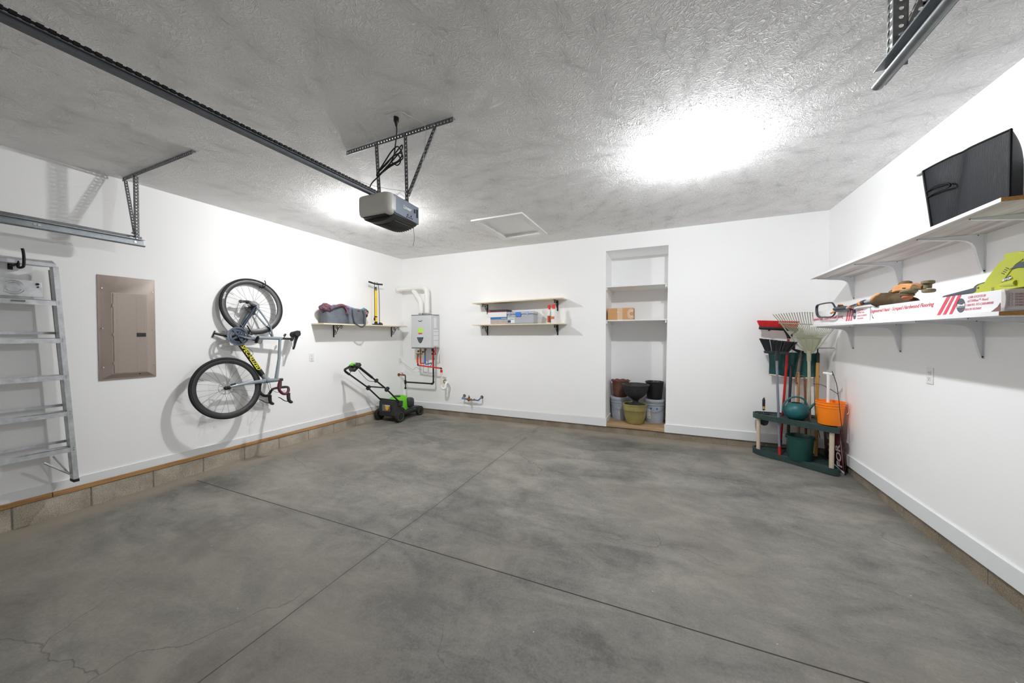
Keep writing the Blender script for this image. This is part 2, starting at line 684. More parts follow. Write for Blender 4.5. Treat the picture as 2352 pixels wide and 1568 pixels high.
# ---------------------------------------------------------------- room shell
b = MB()
y0, y1 = W_F - 0.1, W_B + 0.6
b.prism([(W_L - 0.15, y0, floor_z(y0)), (W_L - 0.15, y1, floor_z(y1)), (W_L - 0.15, y1, -0.4), (W_L - 0.15, y0, -0.4)], (W_R - W_L + 0.3, 0, 0))
struct('floor', b, M_FLOOR)

HX0, HX1, HY0, HY1 = -2.205, -1.662, 3.915, 4.715      # hatch opening
b = MB()
b.b2((W_L - 0.15, y0, CZ), (HX0, y1, CZ + 0.12))
b.b2((HX1, y0, CZ), (W_R + 0.15, y1, CZ + 0.12))
b.b2((HX0, y0, CZ), (HX1, HY0, CZ + 0.12))
b.b2((HX0, HY1, CZ), (HX1, y1, CZ + 0.12))
struct('ceiling', b, M_CEIL)

ZL, ZB, ZR = 0.1464, 0.0894, 0.0731      # drywall/baseboard bottoms
b = MB()
b.b2((W_L - 0.14, W_F - 0.1, ZL), (W_L, W_B + 0.6, CZ))
struct('wall_left', b, M_WALL)
b = MB()
b.b2((W_R, W_F - 0.1, ZR), (W_R + 0.14, W_B + 0.6, CZ))
struct('wall_right', b, M_WALL)
b = MB()
b.b2((W_L, W_F - 0.12, -0.12), (W_R, W_F, CZ))
struct('wall_front', b, M_WALL)
# back wall with the shelf niche cut out of it; its right jamb leans a little
NZ = 2.649
NLX, NRT, NRB, NBY = -0.855, -0.0215, -0.0517, 5.83
b = MB()
b.b2((W_L, W_B, ZB), (NLX, W_B + 0.6, CZ))
b.b2((NLX, W_B, NZ), (NRT, W_B + 0.6, CZ))
b.prism([(NRT, W_B, CZ), (NRT, W_B, NZ), (NRB, W_B, ZB), (W_R, W_B, ZB), (W_R, W_B, CZ)], (0, 0.6, 0))
b.b2((NLX, NBY, ZB), (0.0, NBY + 0.04, NZ))
struct('wall_back', b, M_WALL)

# baseboards
BT = 0.013
b = MB()
b.b2((W_L, W_F, ZL), (W_L + BT, W_B, 0.2234))
struct('baseboard_left', b, M_TRIM, bevel=0.003)
b = MB()
b.b2((W_L, W_B - BT, ZB), (NLX + BT, W_B, 0.2038))
b.b2((NLX, W_B, ZB + 0.045), (NLX + BT, NBY, 0.2038))
b.b2((NRB - BT, W_B - BT, ZB), (W_R, W_B, 0.2038))
struct('baseboard_back', b, M_TRIM, bevel=0.003)
b = MB()
b.b2((W_R - BT, W_F, ZR), (W_R, W_B, 0.1865))
struct('baseboard_right', b, M_TRIM, bevel=0.003)


def course(name, axis, fixed, out, ztop, marks, lo, hi, bm_=None):
    """a course of blocks with mortar joints; out = direction of the room"""
    bb = MB()
    ms = [lo] + [q for q in marks if lo < q < hi] + [hi]
    for a0, a1 in zip(ms[:-1], ms[1:]):
        a0 += 0.005
        a1 -= 0.005
        zl = -0.16
        bb.m = 0
        if axis == 'y':
            bb.b2((fixed, a0, zl), (fixed - out * 0.12, a1, ztop))
        else:
            bb.b2((a0, fixed, zl), (a1, fixed - out * 0.12, ztop))
    bb.m = 1
    if axis == 'y':
        bb.b2((fixed - out * 0.003, lo, -0.16), (fixed - out * 0.11, hi, ztop - 0.001))
    else:
        bb.b2((lo, fixed - out * 0.003, -0.16), (hi, fixed - out * 0.11, ztop - 0.001))
    struct(name, bb, [bm_ or M_BLOCK, M_MORTAR], bevel=0.003)


course('trim_1', 'y', W_L + 0.012, 1, 0.106, [0.882 + 0.4064 * k for k in range(-8, 12)], W_F, W_B)
course('trim_2', 'x', W_B + 0.004, -1, ZB - 0.002, [-4.2 + 0.4064 * k for k in range(0, 16)], W_L, W_R, M_BLOCKSHADE)
course('trim_3', 'y', W_R + 0.004, -1, ZR - 0.002, [2.971 + 0.4064 * k for k in range(-12, 6)], W_F, W_B, M_BLOCKSHADE)
# timber sill plate under the left wall, in two lengths
b = MB()
b.b2((W_L - 0.10, W_F, 0.109), (W_L + 0.020, 1.076, ZL))
b.b2((W_L - 0.10, 1.079, 0.109), (W_L + 0.020, W_B - 0.02, ZL))
struct('trim_4', b, M_PINE, bevel=0.004)
# plank that floors the niche
b = MB()
b.b2((NLX + 0.002, W_B - 0.012, 0.092), (NRB - 0.002, NBY - 0.001, 0.137))
struct('trim_5', b, M_PINEX, bevel=0.004)

# attic hatch
M_WHITE = mat('white_paint', rgb(232, 232, 230), rough=0.45, var=0.015, vs=4)
th = thing('attic_hatch', 'white framed attic hatch set in the textured ceiling', 'hatch', (-1.93, 4.31, CZ))
b = MB()
tx0, tx1, ty0, ty1, tt = -2.282, -1.588, 3.842, 4.792, 0.018
b.b2((tx0, ty0, CZ - tt), (tx1, HY0 + 0.002, CZ - 0.0005))
b.b2((tx0, HY1 - 0.002, CZ - tt), (tx1, ty1, CZ - 0.0005))
b.b2((tx0, HY0 + 0.002, CZ - tt), (HX0 + 0.002, HY1 - 0.002, CZ - 0.0005))
b.b2((HX1 - 0.002, HY0 + 0.002, CZ - tt), (tx1, HY1 - 0.002, CZ - 0.0005))
obj('frame', b, M_WHITE, th, bevel=0.002)
b = MB()
b.b2((HX0 + 0.001, HY0 + 0.001, CZ + 0.03), (HX1 - 0.001, HY1 - 0.001, CZ + 0.045))
obj('panel', b, M_WALL, th)

# ceiling lights: porcelain lampholder with a bare glowing bulb
M_PORC = mat('white_porcelain', rgb(240, 240, 238), rough=0.3, var=0.01)
for (lx, ly), lab, col in zip(LAMPS, ('glowing ceiling light on the open ceiling in front of the wall niche', 'glowing ceiling light hidden behind the garage door opener'), LAMP_COL):
    m = bpy.data.materials.new('glowing_bulb')
    m.use_nodes = True
    _t = NT(m)
    _t.b.inputs['Base Color'].default_value = (1, 1, 1, 1)
    _t.b.inputs['Emission Color'].default_value = col + (1,)
    _t.b.inputs['Emission Strength'].default_value = LAMP_POWER
    t_ = thing('ceiling_light', lab, 'ceiling light', (lx, ly, CZ))
    b = MB()
    b.lathe([(0.0, -0.0005), (0.052, -0.0005), (0.048, -0.008), (0.03, -0.012), (0.02, -0.022), (0.018, CZ * 0 - (CZ - BULB_Z - BULB_R) - 0.008), (0.0, -(CZ - BULB_Z - BULB_R) - 0.008)], (lx, ly, CZ), n=32)
    obj('lampholder', b, M_PORC, t_)
    b = MB()
    b.ell((lx, ly, BULB_Z), (0.046, 0.046, 0.0195), n=16, m=8)
    obj('bulb', b, m, t_)


# ---------------------------------------------------------------- shared materials
M_GALV = mat('galvanised_steel', rgb(150, 156, 160), rough=0.38, metal=0.75, var=0.12, vs=30, bump=0.05, bs=120)
M_GALVD = mat('dark_galvanised_steel', rgb(120, 122, 122), rough=0.5, metal=0.6, var=0.15, vs=30)
M_RAIL = mat('grey_steel_rail', rgb(96, 99, 104), rough=0.45, metal=0.55, var=0.1, vs=20)
M_BLACK = mat('black_plastic', rgb(26, 27, 29), rough=0.5, var=0.15)
M_BLACKM = mat('black_iron', rgb(24, 23, 24), rough=0.42, metal=0.3, var=0.2, vs=40, bump=0.2, bs=200)
M_RUBBER = mat('black_rubber', rgb(24, 24, 25), rough=0.75, var=0.1)
M_STEEL = mat('bright_steel', rgb(190, 192, 195), rough=0.25, metal=0.9, var=0.05)
M_PVCW = mat('white_pvc', rgb(242, 241, 236), rough=0.35, var=0.02)
M_PLATE = mat('white_plastic', rgb(236, 236, 234), rough=0.35, var=0.01)
M_DARK = mat('dark_slot', rgb(14, 14, 14), rough=0.7, var=0.1)


def punched_flange(b, p0, p1, wdir, width, pitch=0.027, hr=0.0062):
    """flat strip with a row of round holes from p0 to p1; the strip spans p..p+wdir*width"""
    p0, p1, wd = Vector(p0), Vector(p1), Vector(wdir).normalized()
    L = (p1 - p0).length
    d = (p1 - p0) / L
    n = max(1, int(L / pitch))
    cell = L / n
    vs, fs = [], []
    K = 12
    for i in range(n):
        c = p0 + d * cell * (i + 0.5) + wd * width * 0.52
        o = len(vs)
        for k in range(K):
            a = 2 * pi * k / K + pi / K
            vs.append(c + d * cos(a) * hr + wd * sin(a) * hr)
        for k in range(K):
            a = 2 * pi * k / K + pi / K
            ca, sa_ = cos(a), sin(a)
            q = max(abs(ca), abs(sa_))
            vs.append(p0 + d * cell * (i + 0.5) + wd * width * 0.5 + d * ca / q * cell / 2 + wd * sa_ / q * width / 2)
        for k in range(K):
            j = (k + 1) % K
            fs.append((o + k, o + K + k, o + K + j, o + j))
        # close the four corners left by the 12-gon mapping
        cor = []
        for sx_, sy_ in ((1, 1), (-1, 1), (-1, -1), (1, -1)):
            cor.append(p0 + d * cell * (i + 0.5) + wd * width * 0.5 + d * sx_ * cell / 2 + wd * sy_ * width / 2)
        for q, (sx_, sy_) in zip(cor, ((1, 1), (-1, 1), (-1, -1), (1, -1))):
            ks = [k for k in range(K)]
            best = None
            for k in ks:
                j = (k + 1) % K
                a, c2 = vs[o + K + k], vs[o + K + j]
                e1 = abs((a - c).dot(d)) > cell / 2 * 0.98
                e2 = abs((c2 - c).dot(d)) > cell / 2 * 0.98
                m_ = (a + c2) / 2 - (p0 + d * cell * (i + 0.5) + wd * width * 0.5)
                if e1 != e2 and m_.dot(d) * sx_ > 0 and m_.dot(wd) * sy_ > 0:
                    best = (o + K + k, o + K + j)
            if best:
                vs.append(q)
                fs.append((best[0], len(vs) - 1, best[1]))
    b.add(vs, fs)


def punched_angle(name, p0, p1, da, db, parent, m, width=0.032, **kw):
    b = MB()
    punched_flange(b, p0, p1, da, width)
    punched_flange(b, p0, p1, db, width)
    return obj(name, b, m, parent, solid=0.0022, **kw)


def bolt(b, c, d, r=0.008, h=0.006):
    c, d = Vector(c), Vector(d).normalized()
    b.cyl(c, c + d * h, r, r, 6)


# ---------------------------------------------------------------- garage door opener
OX0, OX1, OY0, OY1, OZ0, OZ1 = -1.973, -1.688, 1.80, 2.10, 2.206, 2.372
op = thing('garage_door_opener', 'grey garage door opener hanging from the ceiling with white front cover and long chain rail', 'door opener', ((OX0 + OX1) / 2, (OY0 + OY1) / 2, OZ0))
M_OPG = mat('blue_grey_steel_case', rgb(98, 106, 118), rough=0.42, metal=0.35, var=0.05)
M_OPD = mat('dark_grey_plastic', rgb(66, 66, 66), rough=0.55, var=0.08)
M_LENS = mat('translucent_white_cover', rgb(212, 210, 204), rough=0.35, var=0.01)
b = MB()
b.prism([(OX0, OY0 + 0.045, OZ0 + 0.045), (OX0, OY1, OZ0 + 0.03), (OX0, OY1, OZ1 - 0.012), (OX0, OY0 + 0.045, OZ1)], (OX1 - OX0, 0, 0))
obj('housing', b, M_OPG, op, bevel=0.003)
# ribbed belly that bulges below the case
b = MB()
ny = 20
prof = []
for i in range(ny + 1):
    t = i / ny
    prof.append((OX0 + 0.004 + (OX1 - OX0 - 0.008) * t, OZ0 + 0.035 - 0.036 * sin(pi * t) ** 0.6))
poly = [(x, OY0 + 0.05, z) for x, z in prof] + [(OX1 - 0.004, OY0 + 0.05, OZ0 + 0.06), (OX0 + 0.004, OY0 + 0.05, OZ0 + 0.06)]
b.prism(poly, (0, OY1 - OY0 - 0.056, 0))
obj('belly_cover', b, M_OPD, op, bevel=0.002)
b = MB()
for k in range(12):
    t = (k + 0.5) / 12
    x = OX0 + 0.02 + (OX1 - OX0 - 0.04) * t
    z = OZ0 + 0.035 - 0.036 * sin(pi * t) ** 0.6
    b.b2((x - 0.004, OY0 + 0.10, z - 0.006), (x + 0.004, OY1 - 0.004, z + 0.004))
objs('vent_rib', b, M_OPD, op, bevel=0.001)
# white light cover with rounded corners
b = MB()
pts = []
r = 0.045
for cx, a0 in ((OX1 - r - 0.002, 0), (OX0 + r + 0.002, 90)):
    pass
front = []
for i in range(9):
    a = R_(-90 + 90 * i / 8)
    front.append((OX1 + 0.001 - r + r * cos(a), OY0 - 0.012 + r + r * sin(a)))
for i in range(9):
    a = R_(180 + 90 * i / 8)
    front.insert(0, (OX0 - 0.001 + r + r * cos(a), OY0 - 0.012 + r + r * sin(a))) if False else None
left = []
for i in range(9):
    a = R_(180 + 90 * i / 8)
    left.append((OX0 - 0.001 + r + r * cos(a), OY0 - 0.012 + r + r * sin(a)))
outline = [(OX0 - 0.001, OY0 + 0.062)] + left + front + [(OX1 + 0.001, OY0 + 0.062)]


def cover_ring(z, inset):
    cx, cy = (OX0 + OX1) / 2, OY0 + 0.06
    return [(cx + (x - cx) * (1 - inset), cy + (y - cy) * (1 - inset * 1.4), z) for x, y in outline]


rings = [cover_ring(OZ0 + 0.030, 0.16), cover_ring(OZ0 + 0.036, 0.07), cover_ring(OZ0 + 0.050, 0.015), cover_ring(OZ0 + 0.07, 0.0), cover_ring(OZ1 - 0.02, 0.0), cover_ring(OZ1 - 0.004, 0.02), cover_ring(OZ1 + 0.003, 0.08)]
vs = [p for rr_ in rings for p in rr_]
n = len(outline)
fs = [(i * n + k, i * n + k + 1, (i + 1) * n + k + 1, (i + 1) * n + k) for i in range(len(rings) - 1) for k in range(n - 1)]
fs += [tuple(range(n - 1, -1, -1)), tuple(range((len(rings) - 1) * n, len(rings) * n))]
fs += [(i * n + n - 1, i * n, (i + 1) * n, (i + 1) * n + n - 1) for i in range(len(rings) - 1)]
b.add(vs, fs)
obj('light_cover', b, M_LENS, op, ang=50)
b = MB()
b.prism([(OX0 + 0.05, OY0 + 0.005, OZ0 + 0.022), (OX1 - 0.05, OY0 + 0.005, OZ0 + 0.022), (OX1 - 0.04, OY0 + 0.012, OZ0 + 0.036), (OX0 + 0.03, OY0 + 0.012, OZ0 + 0.036)], (0, 0.06, 0))
obj('lower_lip', b, M_BLACK, op, bevel=0.003)
text('brand_lettering', 'Linear', plane_M((OX1 + 0.0005, OY0 + 0.135, OZ0 + 0.100), (0, 1, 0), (0, 0, 1)), 0.033, M_PLATE, op, shear=0.1, bold=0.0008)
b = MB()
for yy, zz in ((OY0 + 0.18, OZ0 + 0.066), (OY0 + 0.215, OZ0 + 0.066)):
    b.cyl((OX1 - 0.001, yy, zz), (OX1 + 0.002, yy, zz), 0.006, n=12)
b.b2((OX1 - 0.001, OY1 - 0.028, OZ0 + 0.075), (OX1 + 0.0015, OY1 - 0.012, OZ0 + 0.135))
for k in range(5):
    b.b2((OX1, OY0 + 0.165 + k * 0.014, OZ0 + 0.046 + 0.004 * (k % 2)), (OX1 + 0.001, OY0 + 0.175 + k * 0.014, OZ0 + 0.054))
b.b2((OX1, OY1 - 0.055, OZ0 + 0.10), (OX1 + 0.001, OY1 - 0.038, OZ0 + 0.128))
objs('side_control', b, M_DARK, op)
b = MB()
b.b2((OX1 - 0.06, OY0 + 0.07, OZ1 - 0.006), (OX1 - 0.03, OY0 + 0.25, OZ1 + 0.006))
b.b2((OX0 + 0.06, OY0 + 0.05, OZ1 - 0.006), (OX1 - 0.08, OY0 + 0.28, OZ1 + 0.004))
obj('top_plate', b, M_GALV, op, bevel=0.001)
b = MB()
b.tube(smooth_path([(OX1 - 0.03, OY1 - 0.03, OZ0 + 0.03), (OX1 - 0.025, OY1 - 0.025, OZ0 - 0.02), (OX1 - 0.02, OY1 - 0.03, OZ0 - 0.09), (OX1 - 0.03, OY1 - 0.03, OZ0 - 0.13)], 5), 0.0016, 6)
obj('antenna_wire', b, M_GALVD, op)
# loose bell wires on top of the case
b = MB()
b.tube(smooth_path([(OX1 - 0.04, OY0 + 0.10, OZ1), (OX1 - 0.03, OY0 + 0.14, OZ1 + 0.05), (OX1 - 0.02, OY0 + 0.17, OZ1 + 0.07), (OX1 - 0.03, OY0 + 0.2, OZ1 + 0.06)], 5), 0.0016, 5)
b.tube(smooth_path([(OX1 - 0.05, OY0 + 0.08, OZ1 + 0.01), (OX1 - 0.02, OY0 + 0.12, OZ1 + 0.03), (OX1 - 0.03, OY0 + 0.19, OZ1 + 0.03)], 5), 0.0016, 5)
objs('bell_wire', b, M_PLATE, op)
# chain rail to the door
RX, RZ = -1.852, 2.402
b = MB()
b.b2((RX - 0.010, W_F + 0.02, RZ - 0.018), (RX + 0.010, OY0 + 0.10, RZ - 0.004))
b.b2((RX - 0.019, W_F + 0.02, RZ - 0.006), (RX + 0.019, OY0 + 0.12, RZ - 0.001))
b.b2((RX - 0.015, W_F + 0.02, RZ - 0.024), (RX + 0.015, OY0 + 0.10, RZ - 0.019))
obj('rail', b, M_RAIL, op, bevel=0.001)
for xx in (RX - 0.015, RX + 0.015):
    b = MB()
    y = W_F + 0.05
    k = 0
    while y < OY0 + 0.10:
        if k % 2:
            b.b2((xx - 0.0052, y, RZ + 0.001), (xx + 0.0052, y + 0.0155, RZ + 0.013))
        else:
            b.b2((xx - 0.0025, y - 0.002, RZ + 0.003), (xx + 0.0025, y + 0.0175, RZ + 0.011))
        y += 0.0127
        k += 1
    obj('chain', b, M_BLACKM, op)
# power cord up to the ceiling outlet
PX_, PY_ = -1.655, 1.835
b = MB()
b.tube(smooth_path([(PX_, PY_, CZ - 0.055), (PX_ - 0.005, 1.845, 2.78), (PX_ - 0.03, 1.86, 2.71), (-1.72, 1.87, 2.62), (-1.80, 1.85, 2.53), (-1.86, 1.82, 2.46), (-1.872, 1.81, 2.40), (-1.87, 1.82, OZ1)], 8), 0.0042, 8)
for q, sgn in enumerate((1, -1, 0.4)):
    b.tube(smooth_path([(-1.83, 1.845, 2.535), (-1.77, 1.86 + 0.012 * sgn, 2.60), (-1.70 - 0.012 * q, 1.875 + 0.02 * sgn, 2.685 - 0.02 * q), (-1.665, 1.88 + 0.02 * sgn, 2.715 - 0.03 * q), (-1.655 + 0.004 * q, 1.885, 2.675 - 0.03 * q), (-1.69, 1.88 - 0.01 * sgn, 2.63 - 0.02 * q), (-1.75, 1.87, 2.59 - 0.01 * q), (-1.83, 1.85, 2.52)], 6, True), 0.0042, 8, closed=True)
b.tube(smooth_path([(-1.70, 1.87, 2.64), (-1.675, 1.87, 2.64), (-1.66, 1.88, 2.60), (-1.69, 1.88, 2.575), (-1.73, 1.87, 2.60)], 6), 0.0042, 8)
obj('power_cord', b, M_BLACK, op)
b = MB()
b.cyl((PX_, PY_, CZ - 0.006), (PX_, PY_, CZ - 0.035), 0.017, 0.017, 12)
b.cyl((PX_, PY_, CZ - 0.035), (PX_, PY_, CZ - 0.065), 0.013, 0.006, 12)
obj('plug', b, M_BLACK, op)

t_ = thing('ceiling_outlet', 'white electrical outlet plate on the ceiling above the door opener', 'outlet', (PX_, PY_, CZ))
b = MB()
b.box((PX_, PY_ - 0.005, CZ - 0.0035), (0.117, 0.072, 0.006), (0, 0, 0.1))
obj('cover_plate', b, M_PLATE, t_, bevel=0.002)
b = MB()
for dx in (-0.024, 0.024):
    b.box((PX_ + dx, PY_ - 0.005, CZ - 0.007), (0.034, 0.026, 0.004), (0, 0, 0.1))
obj('receptacle', b, M_PLATE, t_, bevel=0.001)
b = MB()
b.tube(smooth_path([(-1.80, 1.80, CZ - 0.004), (-1.75, 1.76, CZ - 0.006), (-1.70, 1.745, CZ - 0.008), (-1.60, 1.78, CZ - 0.010), (-1.56, 1.86, CZ - 0.012), (-1.53, 1.97, CZ - 0.020), (-1.55, 2.0, CZ - 0.12), (-1.60, 2.0, CZ - 0.35), (-1.69, 2.0, 2.44)], 8), 0.0017, 6)
obj('bell_wire', b, M_PLATE, op)
b = MB()
b.tube(smooth_path([(-1.87, -1.5, 2.44), (-1.87, 0.3, 2.43), (-1.89, 1.2, 2.44), (-1.91, 1.62, 2.45), (-1.85, 1.85, 2.45), (-1.70, 1.99, 2.44)], 8), 0.0011, 5)
obj('sensor_wire', b, M_GALVD, op)

# hanger of punched angle iron for the opener
t_ = op
punched_angle('cross_bar', (-2.315, 2.012, CZ - 0.004), (-1.315, 1.990, CZ - 0.004), (0, 0, -1), (0, 1, 0), t_, M_GALVD)
punched_angle('strap', (-2.018, 2.008, 2.85), (-1.990, 2.012, 2.36), (1, 0, 0), (0, 1, 0), t_, M_GALVD)
punched_angle('strap', (-1.742, 2.008, 2.85), (-1.735, 2.012, 2.365), (1, 0, 0), (0, 1, 0), t_, M_GALVD, width=0.028)
punched_angle('brace', (-1.480, 2.004, 2.85), (-1.722, 2.008, 2.425), (1, 0, 0.2), (0, 1, 0), t_, M_GALVD)
b = MB()
for c in ((-2.0, 2.0, 2.85), (-1.73, 2.0, 2.85), (-1.47, 1.995, 2.85), (-1.72, 2.0, 2.44), (-1.985, 2.0, 2.39), (-1.725, 2.0, 2.385)):
    bolt(b, c, (0, -1, 0))
objs('bolt', b, M_STEEL, t_)


# ---------------------------------------------------------------- door tracks and their hangers
def track(name, x, s, y1, z, label):
    """C channel, opening towards the middle of the door (s=+1: opening faces +x)"""
    t = thing(name, label, 'door track', (x, (W_F + y1) / 2, z))
    bb = MB()
    h = 0.028
    ya, yb = W_F + 0.02, y1
    bb.b2((x - 0.001, ya, z - h), (x + 0.001, yb, z + h))
    bb.prism([(x, ya, z + h), (x + s * 0.030, ya, z + h), (x + s * 0.030, ya, z + h - 0.006), (x + s * 0.027, ya, z + h - 0.006), (x + s * 0.027, ya, z + h - 0.002), (x, ya, z + h - 0.002)], (0, yb - ya, 0))
    pts = [(x, z - h)]
    for i in range(9):
        a = pi + pi * i / 8
        pts.append((x + s * (0.018 + 0.016 * cos(a)), z - h + 0.003 + 0.012 * sin(a)))
    q = pts + [(a + 0 * s, c + 0.0022) for a, c in reversed(pts)]
    bb.prism([(a, ya, c) for a, c in q], (0, yb - ya, 0))
    obj('channel', bb, M_GALV, t)
    bb = MB()
    bb.b2((x - s * 0.002, ya, z + h - 0.006), (x - s * 0.0045, yb - 0.01, z + h + 0.028))
    bb.b2((x - s * 0.002, ya, z + h + 0.001), (x + s * 0.022, yb - 0.01, z + h + 0.003))
    obj('stiffener', bb, M_GALVD, t)
    bb = MB()
    for yy in (yb - 0.055, yb - 0.60, yb - 0.58, yb - 1.4):
        bolt(bb, (x + s * 0.001, yy, z + 0.002), (s, 0, 0), 0.009, 0.005)
    objs('bolt', bb, M_STEEL, t)
    return t


track('door_track', -4.353, 1, 1.565, 2.262, 'galvanised garage door track end hanging along the left wall')
track('door_track', 0.655, -1, 1.605, 2.282, 'galvanised garage door track end in the upper right of the view')
for sgn, x0, hx, yh, lab in ((1, -4.353, 0, 1.505, 'punched angle iron hanger holding the door track by the left wall'), (-1, 0.655, 0, 1.565, 'punched angle iron hanger holding the door track in the upper right')):
    t_ = thing('track_hanger', lab, 'bracket', (x0, yh, CZ))
    xa, xb = (-4.56, -3.385) if sgn == 1 else (0.60, 1.45)
    punched_angle('cross_bar', (xa, yh, CZ - 0.004), (xb, yh, CZ - 0.004), (0, 0, -1), (0, 1, 0), t_, M_GALVD)
    if sgn == 1:
        punched_angle('strap', (x0 - 0.003, yh, CZ - 0.02), (x0 - 0.003, yh, 2.285), (1, 0, 0), (0, 1, 0), t_, M_GALVD, width=0.036)
        punched_angle('brace', (-4.53, yh - 0.003, CZ - 0.03), (-4.365, yh - 0.003, 2.33), (0, 1, 0), (1, 0, 0), t_, M_GALVD, width=0.026)
        bb = MB()
        bolt(bb, (-4.36, yh - 0.01, 2.34), (0, -1, 0))
        bolt(bb, (-4.345, yh - 0.002, 2.84), (0, -1, 0))
        bolt(bb, (-4.52, yh - 0.006, 2.845), (0, -1, 0))
        bb.b2((-4.36, yh - 0.03, 2.296), (-4.345, yh + 0.02, 2.300))
    else:
        punched_angle('strap', (x0 + 0.002, yh, CZ - 0.02), (x0 + 0.002, yh, 2.288), (1, 0, 0), (0, 1, 0), t_, M_GALVD, width=0.036)
        punched_angle('brace', (0.85, yh - 0.003, CZ - 0.02), (0.672, yh - 0.003, 2.36), (1, 0, 0), (0, 1, 0), t_, M_GALVD, width=0.028)
        bb = MB()
        bolt(bb, (0.675, yh - 0.006, 2.38), (0, -1, 0))
        bolt(bb, (0.672, yh - 0.006, 2.31), (0, -1, 0))
    objs('bolt', bb, M_STEEL, t_)


# ---------------------------------------------------------------- wall outlets and breaker panel
def wall_outlet(c, axis, s, label):
    """axis 'x': plate lies on a wall normal to x, facing s"""
    t = thing('wall_outlet', label, 'outlet', c)
    c = Vector(c)
    n_ = Vector((s, 0, 0)) if axis == 'x' else Vector((0, s, 0))
    u_ = Vector((0, 1, 0)) if axis == 'x' else Vector((1, 0, 0))

    def bxx(bb, du, dz, w_, h_, d0, d1):
        cc = c + u_ * du + Vector((0, 0, dz)) + n_ * (d0 + d1) / 2
        sz = (abs(n_.x) * (d1 - d0) + abs(u_.x) * w_, abs(n_.y) * (d1 - d0) + abs(u_.y) * w_, h_)
        bb.box(cc, sz)
    bb = MB()
    bxx(bb, 0, 0, 0.072, 0.116, 0.0, 0.006)
    obj('cover_plate', bb, M_PLATE, t, bevel=0.002)
    for dz in (0.02, -0.02):
        bb = MB()
        bxx(bb, 0, dz, 0.033, 0.028, 0.006, 0.009)
        r_ = obj('receptacle', bb, M_PLATE, t, bevel=0.003)
        bb = MB()
        for du in (-0.007, 0.007):
            bxx(bb, du, dz + 0.003, 0.0025, 0.009, 0.009, 0.0094)
        bxx(bb, 0, dz - 0.008, 0.005, 0.005, 0.009, 0.0094)
        objs('slot', bb, M_DARK, r_)


wall_outlet((W_R, 3.486, 1.13), 'x', -1, 'white wall outlet under the right hand shelves')
wall_outlet((W_L, 3.388, 1.124), 'x', 1, 'white wall outlet on the left wall between the bicycle and the lawn mower')
wall_outlet((W_L, 5.17, 0.955), 'x', 1, 'white wall outlet by the left corner above the gas valve')

PY0, PY1, PZ0, PZ1 = 1.351, 1.734, 1.0255, 1.972
M_PANEL = mat('taupe_painted_steel', rgb(160, 147, 138), rough=0.38, metal=0.1, var=0.03, vs=40, bump=0.03, bs=200)
t_ = thing('electrical_panel', 'taupe grey metal breaker panel set in the left wall', 'electrical panel', (W_L, (PY0 + PY1) / 2, PZ0))
X = W_L
b = MB()


def ringz(i, d):
    return [(X + d, PY0 + i[0], PZ0 + i[1]), (X + d, PY1 - i[0], PZ0 + i[1]), (X + d, PY1 - i[0], PZ1 - i[2]), (X + d, PY0 + i[0], PZ1 - i[2])]


rg = [ringz((0, 0, 0), 0.0), ringz((0.0, 0.0, 0.0), 0.006), ringz((0.015, 0.015, 0.018), 0.009), ringz((0.072, 0.055, 0.15), 0.044), ringz((0.078, 0.06, 0.156), 0.044)]
vs = [p for q in rg for p in q]
fs = [(i * 4 + k, i * 4 + (k + 1) % 4, (i + 1) * 4 + (k + 1) % 4, (i + 1) * 4 + k) for i in range(4) for k in range(4)] + [(16, 17, 18, 19)]
b.add(vs, fs)
obj('cover', b, M_PANEL, t_, bevel=0.0015)
b = MB()
b.b2((X + 0.043, PY0 + 0.083, PZ0 + 0.062), (X + 0.048, PY1 - 0.082, PZ1 - 0.160))
d_ = obj('door', b, M_PANEL, t_, bevel=0.002)
b = MB()
b.b2((X + 0.0475, PY0 + 0.108, PZ0 + 0.064), (X + 0.0485, PY0 + 0.1095, PZ1 - 0.162))
b.b2((X + 0.0475, PY0 + 0.235, PZ0 + 0.064), (X + 0.0485, PY0 + 0.2365, PZ1 - 0.162))
objs('crease', b, M_PANEL, d_)
b = MB()
b.b2((X + 0.048, PY1 - 0.148, PZ0 + 0.395), (X + 0.053, PY1 - 0.085, PZ0 + 0.430))
l_ = obj('latch', b, M_BLACK, d_, bevel=0.002)
b = MB()
for zz in (0.14, 0.40, 0.66):
    b.b2((X + 0.042, PY0 + 0.078, PZ0 + zz), (X + 0.050, PY0 + 0.085, PZ0 + zz + 0.03))
objs('hinge', b, M_PANEL, t_, bevel=0.001)
for yy, zz in ((PY0 + 0.025, PZ1 - 0.12), (PY1 - 0.022, PZ1 - 0.12), (PY0 + 0.024, PZ0 + 0.47), (PY1 - 0.02, PZ0 + 0.46), (PY0 + 0.025, PZ0 + 0.12), (PY1 - 0.02, PZ0 + 0.12)):
    b = MB()
    b.cyl((X + 0.008, yy, zz), (X + 0.0215, yy, zz), 0.006, 0.0045, 10)
    obj('screw', b, M_STEEL, t_)
b = MB()
b.cyl((X + 0.01, PY0 + 0.255, PZ0 + 0.045), (X + 0.040, PY0 + 0.255, PZ0 + 0.045), 0.006, 0.005, 10)
obj('lower_knob', b, M_DARK, t_)

# ---------------------------------------------------------------- step ladder
M_ALU = mat('worn_aluminium', rgb(196, 199, 202), rough=0.45, metal=0.45, var=0.18, vs=22, streak=(1, 1, 1), bump=0.08, bs=90)
M_ALUD = mat('dull_aluminium', rgb(120, 121, 118), rough=0.55, metal=0.5, var=0.15, vs=22)
LYC = 0.905                                           # centre line of the ladder
LT, LB_ = 1.995, 0.235
t_ = thing('step_ladder', 'folded aluminium step ladder hanging from a hook on the left wall', 'ladder', (-4.50, LYC, LB_))


